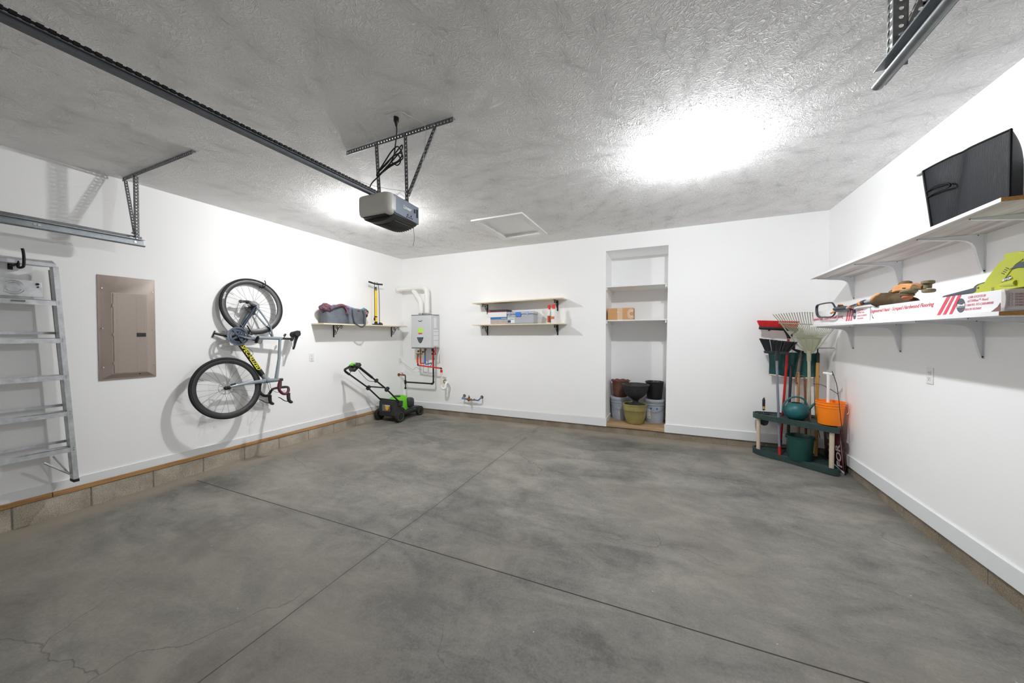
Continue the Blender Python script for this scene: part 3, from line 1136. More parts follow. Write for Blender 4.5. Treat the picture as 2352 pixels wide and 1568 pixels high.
def half(z):
    return 0.163 + (LT - z) / (LT - LB_) * 0.083


XF = -4.437                                           # front face of the front rails
for s in (1, -1):
    b = MB()
    for z0_, z1_ in ((LB_, LT - 0.02),):
        P = []
        for z in (z0_, z1_):
            yy = LYC + s * half(z)
            P.append((yy, z))
        (ya, za), (yb, zb) = P
        th_ = 0.0025
        # web
        b.add([(XF, ya, za), (XF - 0.075, ya, za), (XF - 0.075, ya - s * th_, za), (XF, ya - s * th_, za), (XF, yb, zb), (XF - 0.075, yb, zb), (XF - 0.075, yb - s * th_, zb), (XF, yb - s * th_, zb)],
              [(0, 1, 2, 3), (4, 5, 6, 7), (0, 1, 5, 4), (1, 2, 6, 5), (2, 3, 7, 6), (3, 0, 4, 7)])
        for xf in (XF, XF - 0.072):
            b.add([(xf, ya, za), (xf - 0.003, ya, za), (xf - 0.003, ya + s * 0.026, za), (xf, ya + s * 0.026, za), (xf, yb, zb), (xf - 0.003, yb, zb), (xf - 0.003, yb + s * 0.026, zb), (xf, yb + s * 0.026, zb)],
                  [(0, 1, 2, 3), (4, 5, 6, 7), (0, 1, 5, 4), (1, 2, 6, 5), (2, 3, 7, 6), (3, 0, 4, 7)])
    r_ = obj('front_rail', b, M_ALU, t_)
    b = MB()
    for z in (1.69, 1.393, 1.098, 0.804, 0.508):
        yy = LYC + s * (half(z) + 0.013)
        for dz in (-0.009, 0.009):
            b.cyl((XF, yy, z + dz), (XF + 0.004, yy, z + dz), 0.0052, 0.004, 10)
    objs('rivet', b, M_STEEL, r_)
    b = MB()
    b.bar((XF - 0.10, LYC + s * (half(0.28) + 0.020), 0.28), (XF - 0.105, LYC + s * (half(LT) + 0.014), LT - 0.04), 0.022, 0.035, (1, 0, 0))
    obj('rear_rail', b, M_ALUD, t_)
    b = MB()
    b.b2((XF - 0.078, LYC + s * half(LB_) - 0.004 * s, LB_ - 0.004), (XF + 0.002, LYC + s * (half(LB_) + 0.028), LB_ + 0.02))
    obj('foot', b, M_RUBBER, t_, bevel=0.002)
for z in (1.69, 1.393, 1.098, 0.804, 0.508):
    h_ = half(z) - 0.002
    b = MB()
    b.b2((XF - 0.082, LYC - h_, z + 0.013), (XF - 0.001, LYC + h_, z + 0.0165))
    b.b2((XF - 0.0045, LYC - h_, z - 0.023), (XF - 0.001, LYC + h_, z + 0.0165))
    b.b2((XF - 0.082, LYC - h_, z - 0.008), (XF - 0.079, LYC + h_, z + 0.0165))
    for k in range(7):
        b.b2((XF - 0.076 + k * 0.011, LYC - h_, z + 0.0165), (XF - 0.073 + k * 0.011, LYC + h_, z + 0.018))
    obj('step', b, M_ALU, t_)
for z in (1.42, 0.83, 0.53):
    b = MB()
    b.bar((XF - 0.118, LYC - half(z) - 0.01, z + 0.03), (XF - 0.118, LYC + half(z) + 0.01, z + 0.03), 0.012, 0.02, (0, 0, 1))
    obj('rear_rung', b, M_ALU, t_)
b = MB()
b.prism([(XF + 0.004, LYC - 0.175, LT), (XF + 0.004, LYC + 0.175, LT), (XF - 0.035, LYC + 0.165, LT + 0.028), (XF - 0.12, LYC + 0.13, LT + 0.03), (XF - 0.12, LYC - 0.13, LT + 0.03), (XF - 0.035, LYC - 0.165, LT + 0.028)], (0, 0, -0.002))
b.add([(XF + 0.004, LYC - 0.178, LT + 0.002), (XF + 0.004, LYC + 0.178, LT + 0.002), (XF + 0.004, LYC + 0.178, LT - 0.026), (XF + 0.004, LYC - 0.178, LT - 0.026), (XF - 0.12, LYC + 0.135, LT + 0.022), (XF - 0.12, LYC - 0.135, LT + 0.022), (XF - 0.12, LYC + 0.135, LT - 0.02), (XF - 0.12, LYC - 0.135, LT - 0.02)],
      [(0, 1, 2, 3), (0, 5, 4, 1), (1, 4, 6, 2), (0, 3, 7, 5), (4, 5, 7, 6), (2, 6, 7, 3)])
obj('top_cap', b, M_ALU, t_, bevel=0.003)
# folded pail shelf under the cap
b = MB()
b.prism([(XF - 0.012, LYC - 0.12, 1.725), (XF - 0.012, LYC + 0.115, 1.725), (XF - 0.016, LYC + 0.108, 1.845), (XF - 0.018, LYC - 0.12, 1.862)], (-0.004, 0, 0.0))
sh_ = obj('pail_shelf', b, M_ALU, t_, bevel=0.003)
b = MB()
for rr_, a0, a1 in ((0.062, -2.6, -0.4), (0.062, 0.6, 2.4), (0.044, 2.9, 5.9), (0.044, 0.4, 2.3)):
    b.torus((XF - 0.0105, LYC - 0.02, 1.79), (1, 0, 0), rr_ * 0.8, 0.0014, 24, 6, a0, a1)
objs('pressed_ring', b, M_STEEL, sh_)
b = MB()
b.cyl((XF - 0.0125, LYC + 0.088, 1.825), (XF - 0.0105, LYC + 0.088, 1.825), 0.009, n=16)
b.cyl((XF - 0.0125, LYC + 0.09, 1.803), (XF - 0.0105, LYC + 0.09, 1.803), 0.006, n=16)
objs('hole', b, M_DARK, sh_)
b = MB()
b.box((XF + 0.0008, LYC - 0.005, 1.69), (0.001, 0.065, 0.013))
obj('maker_plate', b, M_ALUD, t_)
b = MB()
b.cyl((XF - 0.03, LYC + half(0.3) - 0.01, 0.30), (XF - 0.03, LYC + 0.10, 0.435), 0.008, 0.008, 10)
b.cyl((XF - 0.06, LYC + half(0.3) - 0.01, 0.30), (XF - 0.08, LYC + 0.16, 0.46), 0.005, 0.005, 8)
obj('brace', b, M_ALU, t_)

t_ = thing('utility_hook', 'black rubber coated hook holding up the step ladder', 'hook', (W_L, 0.915, 1.95))
b = MB()
hy = 0.912
h0 = pt(41.5, 602, 'x', -4.44)
b.tube(smooth_path([(W_L + 0.002, h0.y, h0.z - 0.01), (W_L + 0.08, h0.y, h0.z - 0.014), (-4.46, h0.y, h0.z - 0.016), pt(42, 613.5, 'x', -4.43), pt(47, 614.5, 'x', -4.405), pt(53.5, 611.5, 'x', -4.39), pt(55, 603, 'x', -4.387), pt(54.5, 586, 'x', -4.387), pt(52.5, 574, 'x', -4.39), pt(50.5, 570.5, 'x', -4.392)], 5), 0.0082, 12)
b.tube([pt(41.5, 597, 'x', -4.442), pt(42, 613, 'x', -4.432)], 0.0082, 12)
obj('prong', b, M_RUBBER, t_)
b = MB()
b.b2((W_L, h0.y - 0.012, h0.z - 0.04), (W_L + 0.004, h0.y + 0.012, h0.z + 0.03))
obj('plate', b, M_BLACKM, t_)


# ---------------------------------------------------------------- bicycle, hung by its rear wheel
# local frame: x forward, y up, z towards the drive side (all metres), rear hub at the origin
BM = Matrix(((0.1059, 0.1150, 0.9877, -4.542), (-0.3367, 0.9387, -0.0732, 2.583), (-0.9356, -0.3248, 0.1382, 1.776), (0, 0, 0, 1)))
BM3 = BM.to_3x3()
BM3 = Matrix((BM3.col[0].normalized(), BM3.col[1].normalized(), BM3.col[2].normalized())).transposed()
BM = Matrix.Translation(BM.to_translation()) @ BM3.to_4x4()
bike = thing('road_bicycle', 'grey and black road bicycle hanging nose down on the left wall', 'bicycle', M=BM)
M_FRAME = mat('grey_teal_frame_paint', rgb(130, 140, 147), rough=0.3, var=0.06, vs=6, coat=0.4)
M_FRAMEB = mat('satin_black_frame_paint', rgb(30, 32, 34), rough=0.35, var=0.1)
M_CARBON = mat('carbon_rim', rgb(34, 34, 36), rough=0.4, var=0.12, vs=40)
M_TYRE = mat('tyre_rubber', rgb(26, 26, 27), rough=0.8, var=0.1)
M_SPOKE = mat('dark_spoke', rgb(70, 70, 72), rough=0.35, metal=0.6, var=0.05)
M_YEL = mat('yellow_decal', rgb(222, 214, 40), rough=0.4, var=0.02)
M_MAROON = mat('maroon_bar_tape', rgb(84, 30, 44), rough=0.6, var=0.1)
M_CHROME = mat('polished_alloy', rgb(200, 202, 206), rough=0.18, metal=0.95, var=0.04)
M_BLUESM = mat('dark_blue_crank', rgb(52, 62, 76), rough=0.3, metal=0.4, var=0.06)
M_REDD = mat('red_decal', rgb(170, 30, 34), rough=0.45, var=0.04)


def BMB():
    return MB().xf(BM)


WR = 0.338


def wheel(cx, cy, cz, name, deg0, drive):
    b = BMB()
    # deep carbon rim
    b.lathe([(WR - 0.026, -0.012), (WR - 0.045, -0.0125), (WR - 0.066, -0.005), (WR - 0.068, 0.0), (WR - 0.066, 0.005), (WR - 0.045, 0.0125), (WR - 0.026, 0.012)], (cx, cy, cz), (0, 0, 1), 72, closed=True)
    wh = obj(name, b, M_CARBON, bike)
    b = BMB()
    b.torus((cx, cy, cz), (0, 0, 1), WR - 0.0145, 0.0145, 72, 12)
    obj('tyre', b, M_TYRE, wh)
    b = BMB()
    hw = 0.05 if not drive else 0.065
    b.lathe([(0.006, -hw), (0.010, -hw + 0.004), (0.012, -0.034), (0.022, -0.032), (0.022, -0.029), (0.013, -0.025), (0.013, 0.025), (0.022, 0.029), (0.022, 0.032), (0.012, 0.034), (0.010, hw - 0.004), (0.006, hw)], (cx, cy, cz), (0, 0, 1), 20)
    obj('hub', b, M_BLACK, wh)
    n = 24
    for i in range(n):
        a = 2 * pi * (i + 0.5) / n + deg0
        s = 1 if i % 2 else -1
        off = 0.9 * (1 if (i // 2) % 2 else -1)
        p0 = (cx + 0.02 * cos(a + off), cy + 0.02 * sin(a + off), cz + 0.030 * s)
        p1 = (cx + (WR - 0.064) * cos(a), cy + (WR - 0.064) * sin(a), cz + 0.002 * s)
        b = BMB()
        b.cyl(p0, p1, 0.0011, 0.0011, 5, False)
        obj('spoke', b, M_SPOKE, wh)
    # brake rotor on the far side
    b = BMB()
    zr = cz - 0.042
    b.lathe([(0.062, -0.001), (0.070, -0.001), (0.070, 0.001), (0.062, 0.001)], (cx, cy, zr), (0, 0, 1), 40, closed=True)
    for i in range(6):
        a = 2 * pi * i / 6
        b.bar((cx + 0.012 * cos(a), cy + 0.012 * sin(a), zr), (cx + 0.064 * cos(a + 0.35), cy + 0.064 * sin(a + 0.35), zr), 0.006, 0.0018, (0, 0, 1))
    for i in range(30):
        a = 2 * pi * i / 30
        b.cyl((cx + 0.066 * cos(a), cy + 0.066 * sin(a), zr + 0.001), (cx + 0.066 * cos(a), cy + 0.066 * sin(a), zr + 0.0014), 0.0022, n=6)
    obj('brake_rotor', b, M_CHROME, wh)
    b = BMB()
    a = deg0 - 1.9
    b.cyl((cx + (WR - 0.068) * cos(a), cy + (WR - 0.068) * sin(a), cz), (cx + (WR - 0.112) * cos(a), cy + (WR - 0.112) * sin(a), cz), 0.003, 0.002, 6)
    obj('valve', b, M_BLACK, wh)
    return wh


FX = 0.985
rear = wheel(0, 0, 0, 'rear_wheel', 0.1, True)
front = wheel(FX, 0, 0, 'front_wheel', 0.2, False)
text('rim_lettering', 'ROVAL', BM @ plane_M((-0.045, -WR + 0.028, 0.0138), (1, 0.02, 0), (0, 1, 0)), 0.026, M_PLATE, rear, shear=0.2, depth=0.0004, bold=0.0004)
b = BMB()
b.torus((0, 0, 0), (0, 0, 1), WR - 0.030, 0.0035, 20, 6, R_(-128), R_(-100), flat=(1, 1))
obj('red_rim_stripe', b, M_REDD, rear)

BBx, BBy = 0.41, -0.070
ST = Vector((BBx - 0.50 * cos(R_(73.5)), BBy + 0.50 * sin(R_(73.5)), 0))          # top of the seat tube
HB = Vector((0.822, 0.362, 0))                                                     # bottom of the head tube
HT = Vector((0.783, 0.490, 0))
TT = ST + Vector((0.008, -0.025, 0))
b = BMB()
b.tube([(BBx, BBy, 0), (BBx - 0.25 * cos(R_(73.5)), BBy + 0.25 * sin(R_(73.5)), 0), ST], [0.020, 0.018, 0.0165], 14, flat=(1.15, 0.9))
b.tube([TT, (TT + HT) / 2 + Vector((0, 0, 0)), HT + Vector((0.008, -0.022, 0))], [0.016, 0.017, 0.021], 14)
b.tube([HB + Vector((0.004, -0.006, 0)), HT + Vector((-0.002, 0.006, 0))], [0.026, 0.022], 16)
b.ell(HB + Vector((-0.008, 0.012, 0)), (0.036, 0.036, 0.024), 16, 10)
b.tube([HB + Vector((-0.004, 0.010, 0)), HB + (Vector((BBx, BBy, 0)) - HB) * 0.14], [0.029, 0.0265], 14)
fr = obj('frame', b, M_FRAME, bike, ang=60)
# lower half: down tube, bottom bracket, chainstays in satin black
b = BMB()
dt0, dt1 = HB + (Vector((BBx, BBy, 0)) - HB) * 0.13, Vector((BBx + 0.012, BBy + 0.006, 0))
b.tube([dt0, (dt0 + dt1) / 2, dt1], [0.0272, 0.026, 0.027], 16, flat=(1.1, 0.95))
b.cyl((BBx, BBy, -0.040), (BBx, BBy, 0.040), 0.026, 0.026, 20)
obj('down_tube', b, M_FRAMEB, fr, ang=60)
for s in (1, -1):
    b = BMB()
    b.tube([(BBx - 0.015, BBy, 0.028 * s), (0.25, -0.045, 0.036 * s), (0.10, -0.015, 0.056 * s), (0.0, 0.0, 0.064 * s)], [0.016, 0.0135, 0.011, 0.010], 10, flat=(1.3, 0.8))
    obj('chainstay', b, M_FRAME if s < 0 else M_BLUESM, fr, ang=60)
    b = BMB()
    b.tube([ST + Vector((0.012, -0.115, 0.008 * s)), (0.17, 0.22, 0.040 * s), (0.09, 0.115, 0.056 * s), (0.0, 0.002, 0.064 * s)], [0.0095, 0.0085, 0.0082, 0.0085], 10, flat=(1.3, 0.8))
    obj('seat_stay', b, M_FRAME, fr, ang=60)
    b = BMB()
    b.tube([HB + Vector((0.012, -0.022, 0.012 * s)), HB + Vector((0.030, -0.075, 0.036 * s)), (0.90, 0.16, 0.050 * s), (FX - 0.006, 0.0, 0.058 * s)], [0.017, 0.0155, 0.0125, 0.0085], 12, flat=(1.35, 0.8))
    obj('fork_blade', b, M_FRAME, bike, ang=60)
b = BMB()
b.ell(HB + Vector((0.010, -0.026, 0)), (0.030, 0.026, 0.036), 16, 10)
obj('fork_crown', b, M_FRAME, bike)
for s in (1, -1):
    b = BMB()
    b.cyl((FX, 0, 0.052 * s), (FX, 0, 0.068 * s), 0.010, 0.008, 12)
    b.cyl((0, 0, 0.060 * s), (0, 0, 0.076 * s), 0.011, 0.008, 12)
    objs('axle_end', b, M_BLACK, bike)
dd = (dt1 - dt0).normalized()
org = dt1 - dd * 0.095
text('maker_lettering', 'SPECIALIZED', BM @ plane_M(org + Vector((0, 0, 0.0255)) + dd.cross(Vector((0, 0, 1))) * -0.024, -dd, dd.cross(Vector((0, 0, 1))) * 1.0), 0.066, M_YEL, fr, shear=0.25, depth=0.001, bold=0.0012, sx=0.88)

# cranks, chainrings, chain
for rr_, zz, tn in ((0.106, 0.050, 50), (0.080, 0.042, 36)):
    b = BMB()
    b.lathe([(rr_ - 0.022, -0.0015), (rr_ - 0.003, -0.0015), (rr_, -0.0008), (rr_, 0.0008), (rr_ - 0.003, 0.0015), (rr_ - 0.022, 0.0015)], (BBx, BBy, zz), (0, 0, 1), 60, closed=True)
    for i in range(tn):
        a = 2 * pi * i / tn
        b.box((BBx + rr_ * cos(a), BBy + rr_ * sin(a), zz), (0.006, 0.004, 0.002), Matrix.Rotation(a, 3, 'Z'))
    obj('chainring', b, M_BLUESM, bike)
ca = R_(-88 + 90 + 90 - 2)
CA = Vector((cos(R_(93)), sin(R_(93)), 0))         # drive-side crank points towards the saddle side
for s in (1, -1):
    d_ = CA * s
    z0_, z1_ = (0.058, 0.070) if s > 0 else (-0.055, -0.068)
    b = BMB()
    b.tube([Vector((BBx, BBy, z0_)), Vector((BBx, BBy, z0_)) + d_ * 0.06, Vector((BBx, BBy, z1_)) + d_ * 0.172], [0.019, 0.0165, 0.0125], 14, flat=(1.0, 0.62))
    ck = obj('crank_arm', b, M_BLUESM if s > 0 else M_BLACK, bike, ang=60)
    b = BMB()
    pc = Vector((BBx, BBy, z1_)) + d_ * 0.170
    zz = 1 if s > 0 else -1
    b.cyl(pc, pc + Vector((0, 0, 0.055 * zz)), 0.008, 0.008, 12)
    b.prism([pc + Vector((-0.030, -0.010, 0.016 * zz)), pc + Vector((0.040, -0.012, 0.02 * zz)), pc + Vector((0.045, -0.002, 0.05 * zz)), pc + Vector((-0.02, -0.002, 0.062 * zz)), pc + Vector((-0.045, -0.006, 0.04 * zz))], (0, 0.012, 0))
    obj('pedal', b, M_BLACK, bike, bevel=0.002)
b = BMB()
for i in range(4):
    a = R_(93 + 45 + 90 * i)
    b.bar((BBx, BBy, 0.055), (BBx + 0.088 * cos(a), BBy + 0.088 * sin(a), 0.052), 0.022, 0.006, (0, 0, 1))
b.cyl((BBx, BBy, 0.045), (BBx, BBy, 0.068), 0.017, 0.015, 20)
obj('crank_spider', b, M_BLUESM, bike, bevel=0.001)
text('crank_lettering', 'ULTEGRA', BM @ plane_M(Vector((BBx + 0.007, BBy + 0.045, 0.0765)), (0, 1, 0), (-1, 0, 0)), 0.020, M_CHROME, bike, shear=0.3, depth=0.0005)
b = BMB()
for k, rr_ in enumerate((0.060, 0.055, 0.050, 0.045, 0.040, 0.035, 0.031, 0.027)):
    zc = 0.020 + 0.0042 * k
    b.lathe([(rr_ - 0.010, -0.0008), (rr_, -0.0008), (rr_, 0.0008), (rr_ - 0.010, 0.0008)], (0, 0, zc), (0, 0, 1), 28, closed=True)
b.cyl((0, 0, 0.018), (0, 0, 0.054), 0.018, 0.016, 16)
obj('cassette', b, M_GALVD, bike)
b = BMB()
b.tube(smooth_path([(0.02, -0.018, 0.070), (0.010, -0.050, 0.085), (-0.01, -0.085, 0.075), (0.0, -0.12, 0.060), (0.012, -0.155, 0.055)], 4), [0.014] * 17, 8, flat=(1.2, 0.6))
b.cyl((-0.008, -0.088, 0.046), (-0.008, -0.088, 0.058), 0.019, n=14)
b.cyl((0.010, -0.152, 0.046), (0.010, -0.152, 0.058), 0.019, n=14)
b.ell((0.012, -0.03, 0.075), (0.022, 0.03, 0.016), 12, 8)
obj('rear_derailleur', b, M_BLACK, bike)
b = BMB()
zc = 0.045
ring = [(BBx + 0.104 * cos(a), BBy + 0.104 * sin(a), 0.050) for a in [R_(100 - 18 * i) for i in range(0, 19)]]
top = [(BBx * 0.6, BBy * 0.6 + 0.075, 0.047), (0.05, 0.050, zc), (0.0, 0.050, zc)]
b.tube([(-0.0, 0.050, zc)] + ring + [(0.20, -0.165, 0.05), (0.03, -0.165, 0.052), (0.0, -0.165, 0.052), (-0.008, -0.15, 0.052), (0.006, -0.12, 0.052), (-0.022, -0.09, 0.05), (-0.040, -0.045, 0.046), (-0.050, 0.0, zc), (-0.035, 0.036, zc)], 0.0032, 6, closed=True)
obj('bicycle_chain', b, M_GALVD, bike)
b = BMB()
b.ell((BBx - 0.075, BBy + 0.115, 0.035), (0.018, 0.03, 0.018), 10, 8)
b.bar((BBx - 0.08, BBy + 0.12, 0.045), (BBx - 0.15, BBy + 0.05, 0.055), 0.006, 0.022, (0, 0, 1))
obj('front_derailleur', b, M_BLACK, bike, bevel=0.002)
# disc calipers
b = BMB()
b.box((FX - 0.052, 0.062, -0.048), (0.028, 0.05, 0.03), (0, 0, 0.5))
b.box((0.055, 0.045, -0.050), (0.05, 0.028, 0.03), (0, 0, 0.1))
objs('brake_caliper', b, M_BLACK, bike, bevel=0.004)
# seat post, saddle, saddle bag, rear light
sd = (ST - Vector((BBx, BBy, 0))).normalized()
SP = ST + sd * 0.115
b = BMB()
b.cyl(ST - sd * 0.01, SP, 0.0135, 0.0135, 16)
b.box(SP + Vector((0, 0.006, 0)), (0.05, 0.022, 0.036))
obj('seat_post', b, M_FRAMEB, bike, bevel=0.002)
b = BMB()
sy = SP.y + 0.058
cols = []
prof = [(-0.145, 0.000, 0.012), (-0.125, 0.062, 0.010), (-0.09, 0.070, 0.008), (-0.05, 0.062, 0.004), (0.0, 0.034, 0.0), (0.05, 0.021, 0.0), (0.10, 0.018, 0.0), (0.135, 0.012, -0.003), (0.145, 0.0, -0.006)]
sec = []
for (xx, hw, yy) in prof:
    hw = max(hw, 0.003)
    rowt = []
    for i in range(12):
        a = 2 * pi * i / 12
        rowt.append(Vector((SP.x - 0.005 + xx * 0.92, sy + yy + 0.013 * sin(a) - 0.02 * (cos(a) ** 2) * min(1, hw / 0.06), hw * cos(a))))
    sec.append(rowt)
vs = [p for r_ in sec for p in r_]
fs = [(i * 12 + k, i * 12 + (k + 1) % 12, (i + 1) * 12 + (k + 1) % 12, (i + 1) * 12 + k) for i in range(len(sec) - 1) for k in range(12)] + [tuple(range(12)), tuple(range((len(sec) - 1) * 12, len(sec) * 12))]
b.add(vs, fs)
sdl = obj('saddle', b, M_BLACK, bike, ang=80, sub=1)
for s in (1, -1):
    b = BMB()
    b.tube(smooth_path([(SP.x + 0.10, sy - 0.015, 0.008 * s), (SP.x + 0.03, sy - 0.035, 0.022 * s), (SP.x - 0.05, sy - 0.035, 0.022 * s), (SP.x - 0.11, sy - 0.012, 0.03 * s)], 4), 0.0035, 6)
    obj('saddle_rail', b, M_STEEL, sdl)
b = BMB()
b.cyl((SP.x - 0.075, SP.y + 0.030, -0.062), (SP.x - 0.075, SP.y + 0.030, 0.062), 0.040, 0.040, 28)
obj('saddle_bag', b, M_RUBBER, bike, bevel=0.006)
b = BMB()
b.box((ST.x - 0.055, ST.y + 0.020, 0), (0.03, 0.018, 0.028), (0, 0, -0.3))
b.box((ST.x - 0.030, ST.y + 0.020, 0), (0.04, 0.008, 0.012), (0, 0, -0.3))
obj('rear_light', b, M_BLACK, bike, bevel=0.002)
# stem and drop bars
hd = (HT - HB).normalized()
SC = HT + hd * 0.030
BC = SC + Vector((0.095, 0.020, 0))
b = BMB()
b.cyl(HT, SC + hd * 0.022, 0.018, 0.018, 16)
b.tube([SC, (SC + BC) / 2, BC], [0.0165, 0.014, 0.017], 12)
obj('stem', b, M_FRAMEB, bike)
for s in (1, -1):
    bw = 0.20
    path = [BC + Vector((0, 0, 0.0)), BC + Vector((0.0, 0.0, 0.10 * s)), BC + Vector((0.010, 0.0, (bw - 0.03) * s)), BC + Vector((0.045, -0.002, bw * s)), BC + Vector((0.085, -0.012, (bw + 0.004) * s)), BC + Vector((0.100, -0.055, (bw + 0.008) * s)), BC + Vector((0.072, -0.105, (bw + 0.012) * s)), BC + Vector((0.02, -0.128, (bw + 0.014) * s)), BC + Vector((-0.045, -0.130, (bw + 0.016) * s))]
    path = smooth_path(path, 5)
    b = BMB()
    b.tube(path, [0.0155 if i < 6 else 0.0145 for i in range(len(path))], 10)
    hb = obj('handlebar', b, M_FRAMEB, bike)
    b = BMB()
    i0 = 14
    b.tube(path[i0:], 0.0162, 10)
    obj('bar_tape', b, M_MAROON if s > 0 else M_RUBBER, hb)
    b = BMB()
    h0 = BC + Vector((0.080, 0.004, (bw + 0.004) * s))
    b.tube(smooth_path([h0, h0 + Vector((0.045, 0.012, 0)), h0 + Vector((0.085, 0.030, 0)), h0 + Vector((0.098, 0.058, 0)), h0 + Vector((0.088, 0.068, 0))], 3), [0.018, 0.0185, 0.018, 0.018, 0.018, 0.0175, 0.017, 0.017, 0.0165, 0.016, 0.0155, 0.014, 0.010], 12, flat=(1.15, 0.85))
    hdn = obj('brake_hood', b, M_BLACK, hb, ang=60)
    b = BMB()
    b.tube(smooth_path([h0 + Vector((0.095, 0.030, 0.0)), h0 + Vector((0.098, -0.02, 0.004 * s)), h0 + Vector((0.075, -0.08, 0.008 * s)), h0 + Vector((0.072, -0.105, 0.010 * s))], 4), [0.011, 0.011, 0.010, 0.009, 0.009, 0.008, 0.008, 0.008, 0.008, 0.008, 0.008, 0.008, 0.006], 8, flat=(0.5, 1.2))
    obj('brake_lever', b, M_BLACK, hb)
b = BMB()
b.tube(smooth_path([BC + Vector((0.06, -0.03, 0.19)), BC + Vector((0.08, -0.08, 0.10)), BC + Vector((0.03, -0.12, 0.03)), HB + Vector((0.035, 0.05, 0.01)), HB + Vector((0.0, 0.02, 0.02))], 6), 0.0024, 6)
b.tube(smooth_path([BC + Vector((0.06, -0.03, -0.19)), BC + Vector((0.10, -0.06, -0.08)), BC + Vector((0.06, -0.13, 0.03)), HB + Vector((0.045, 0.02, 0.02)), HB + Vector((0.0, -0.01, 0.025))], 6), 0.0024, 6)
b.tube(smooth_path([(0.50, 0.02, 0.028), (0.52, 0.085, 0.05), (0.56, 0.125, 0.05), (0.60, 0.10, 0.045), (0.62, 0.115, 0.03), (0.575, 0.085, 0.028)], 5), 0.0022, 6)
b.tube(smooth_path([(0.36, 0.03, 0.03), (0.40, 0.10, 0.05), (0.42, 0.17, 0.04), (0.37, 0.185, 0.03)], 5), 0.0022, 6)
objs('brake_cable', b, M_BLACK, bike)

t_ = thing('bicycle_hook', 'black vinyl coated hook through the rear wheel of the bicycle', 'hook', (W_L, 2.66, 2.09))
tp = BM @ Vector((-WR + 0.03, 0.02, 0))
hp = [Vector((W_L + 0.004, tp.y + 0.01, tp.z - 0.005)), Vector((W_L + 0.03, tp.y + 0.008, tp.z - 0.036)), Vector((tp.x - 0.005, tp.y + 0.004, tp.z - 0.0445)), Vector((tp.x + 0.035, tp.y + 0.01, tp.z - 0.030)), Vector((tp.x + 0.050, tp.y + 0.014, tp.z + 0.01)), Vector((tp.x + 0.040, tp.y + 0.010, tp.z + 0.045))]
b = MB()
b.tube(smooth_path(hp, 6), 0.0055, 10)
obj('prong', b, M_RUBBER, t_)
b = MB()
b.box((W_L + 0.003, tp.y + 0.01, tp.z + 0.0), (0.006, 0.03, 0.075))
obj('plate', b, M_BLACKM, t_, bevel=0.002)


# ---------------------------------------------------------------- more materials
M_PLY = mat('raw_plywood', rgb(226, 214, 190), rough=0.6, var=0.05, vs=8, streak=(3, 0.6, 3))
M_RED = mat('red_plastic', rgb(190, 26, 30), rough=0.4, var=0.05)
M_REDP = mat('red_painted_copper', rgb(205, 36, 36), rough=0.4, var=0.05)
M_BLUEP = mat('blue_painted_copper', rgb(28, 96, 186), rough=0.4, var=0.05)
M_BRASS = mat('aged_brass', rgb(150, 118, 72), rough=0.35, metal=0.8, var=0.15, vs=60)
M_COPPER = mat('copper_pipe', rgb(176, 104, 72), rough=0.35, metal=0.8, var=0.1)
M_YELP = mat('yellow_enamel', rgb(246, 206, 22), rough=0.35, var=0.03)
M_CREAM = mat('cream_pvc', rgb(232, 216, 196), rough=0.45, var=0.03)
M_CARD = mat('brown_cardboard', rgb(196, 148, 102), rough=0.85, var=0.04, vs=14)
M_TAPE = mat('clear_parcel_tape', rgb(214, 186, 158), rough=0.2, var=0.03)
M_LGREY = mat('light_grey_enamel', rgb(206, 208, 210), rough=0.35, var=0.01)
M_LABEL = mat('white_label', rgb(232, 232, 232), rough=0.5, var=0.01)
M_GREENL = mat('lime_green_label', rgb(190, 236, 96), rough=0.5, var=0.03)
M_INK = mat('grey_print', rgb(150, 150, 152), rough=0.6, var=0.03)


# ---------------------------------------------------------------- scrolled shelf brackets
def scroll_bracket(parent, o, out, L=0.205, D=0.155):
    """wall shelf bracket; o: top corner at the wall, out: unit vector away from it"""
    o, out = Vector(o), Vector(out)
    side = out.cross(Vector((0, 0, 1)))
    P = lambda u, v: o + out * u - Vector((0, 0, v))
    bb = MB()
    q = 0.008
    bb.bar(P(0.004, 0.0), P(0.004, D + 0.025), 0.020, 0.006, out)
    bb.bar(P(0.0, 0.0035), P(L, 0.0035), 0.020, 0.006, (0, 0, 1))

    def spiral(cu, cv, r0, r1, a0, a1, n=14):
        return [P(cu + (r0 + (r1 - r0) * i / n) * cos(a0 + (a1 - a0) * i / n), cv - (r0 + (r1 - r0) * i / n) * sin(a0 + (a1 - a0) * i / n)) for i in range(n + 1)]
    main = [P(0.012, D - 0.030), P(0.020, D - 0.018), P(0.038, D - 0.018), P(0.056, D - 0.035), P(0.085, D - 0.080), P(0.115, D - 0.120)]
    bb.tube(smooth_path(main, 4) + spiral(L * 0.80, 0.034, 0.024, 0.007, R_(125), R_(-260)), 0.0042, 8, flat=(1, 1))
    bb.tube(smooth_path([P(0.082, 0.080), P(0.086, 0.052)], 2) + spiral(L * 0.33, 0.034, 0.024, 0.007, R_(10), R_(380)), 0.0042, 8)
    bb.tube(smooth_path([P(0.012, D - 0.030), P(0.036, D - 0.045)], 3) + spiral(0.026, D - 0.068, 0.019, 0.006, R_(-30), R_(330)), 0.004, 8)
    return obj('bracket', bb, M_BLACKM, parent)


def scroll_shelf(label, group, corners, z, th, brs, axis):
    pass


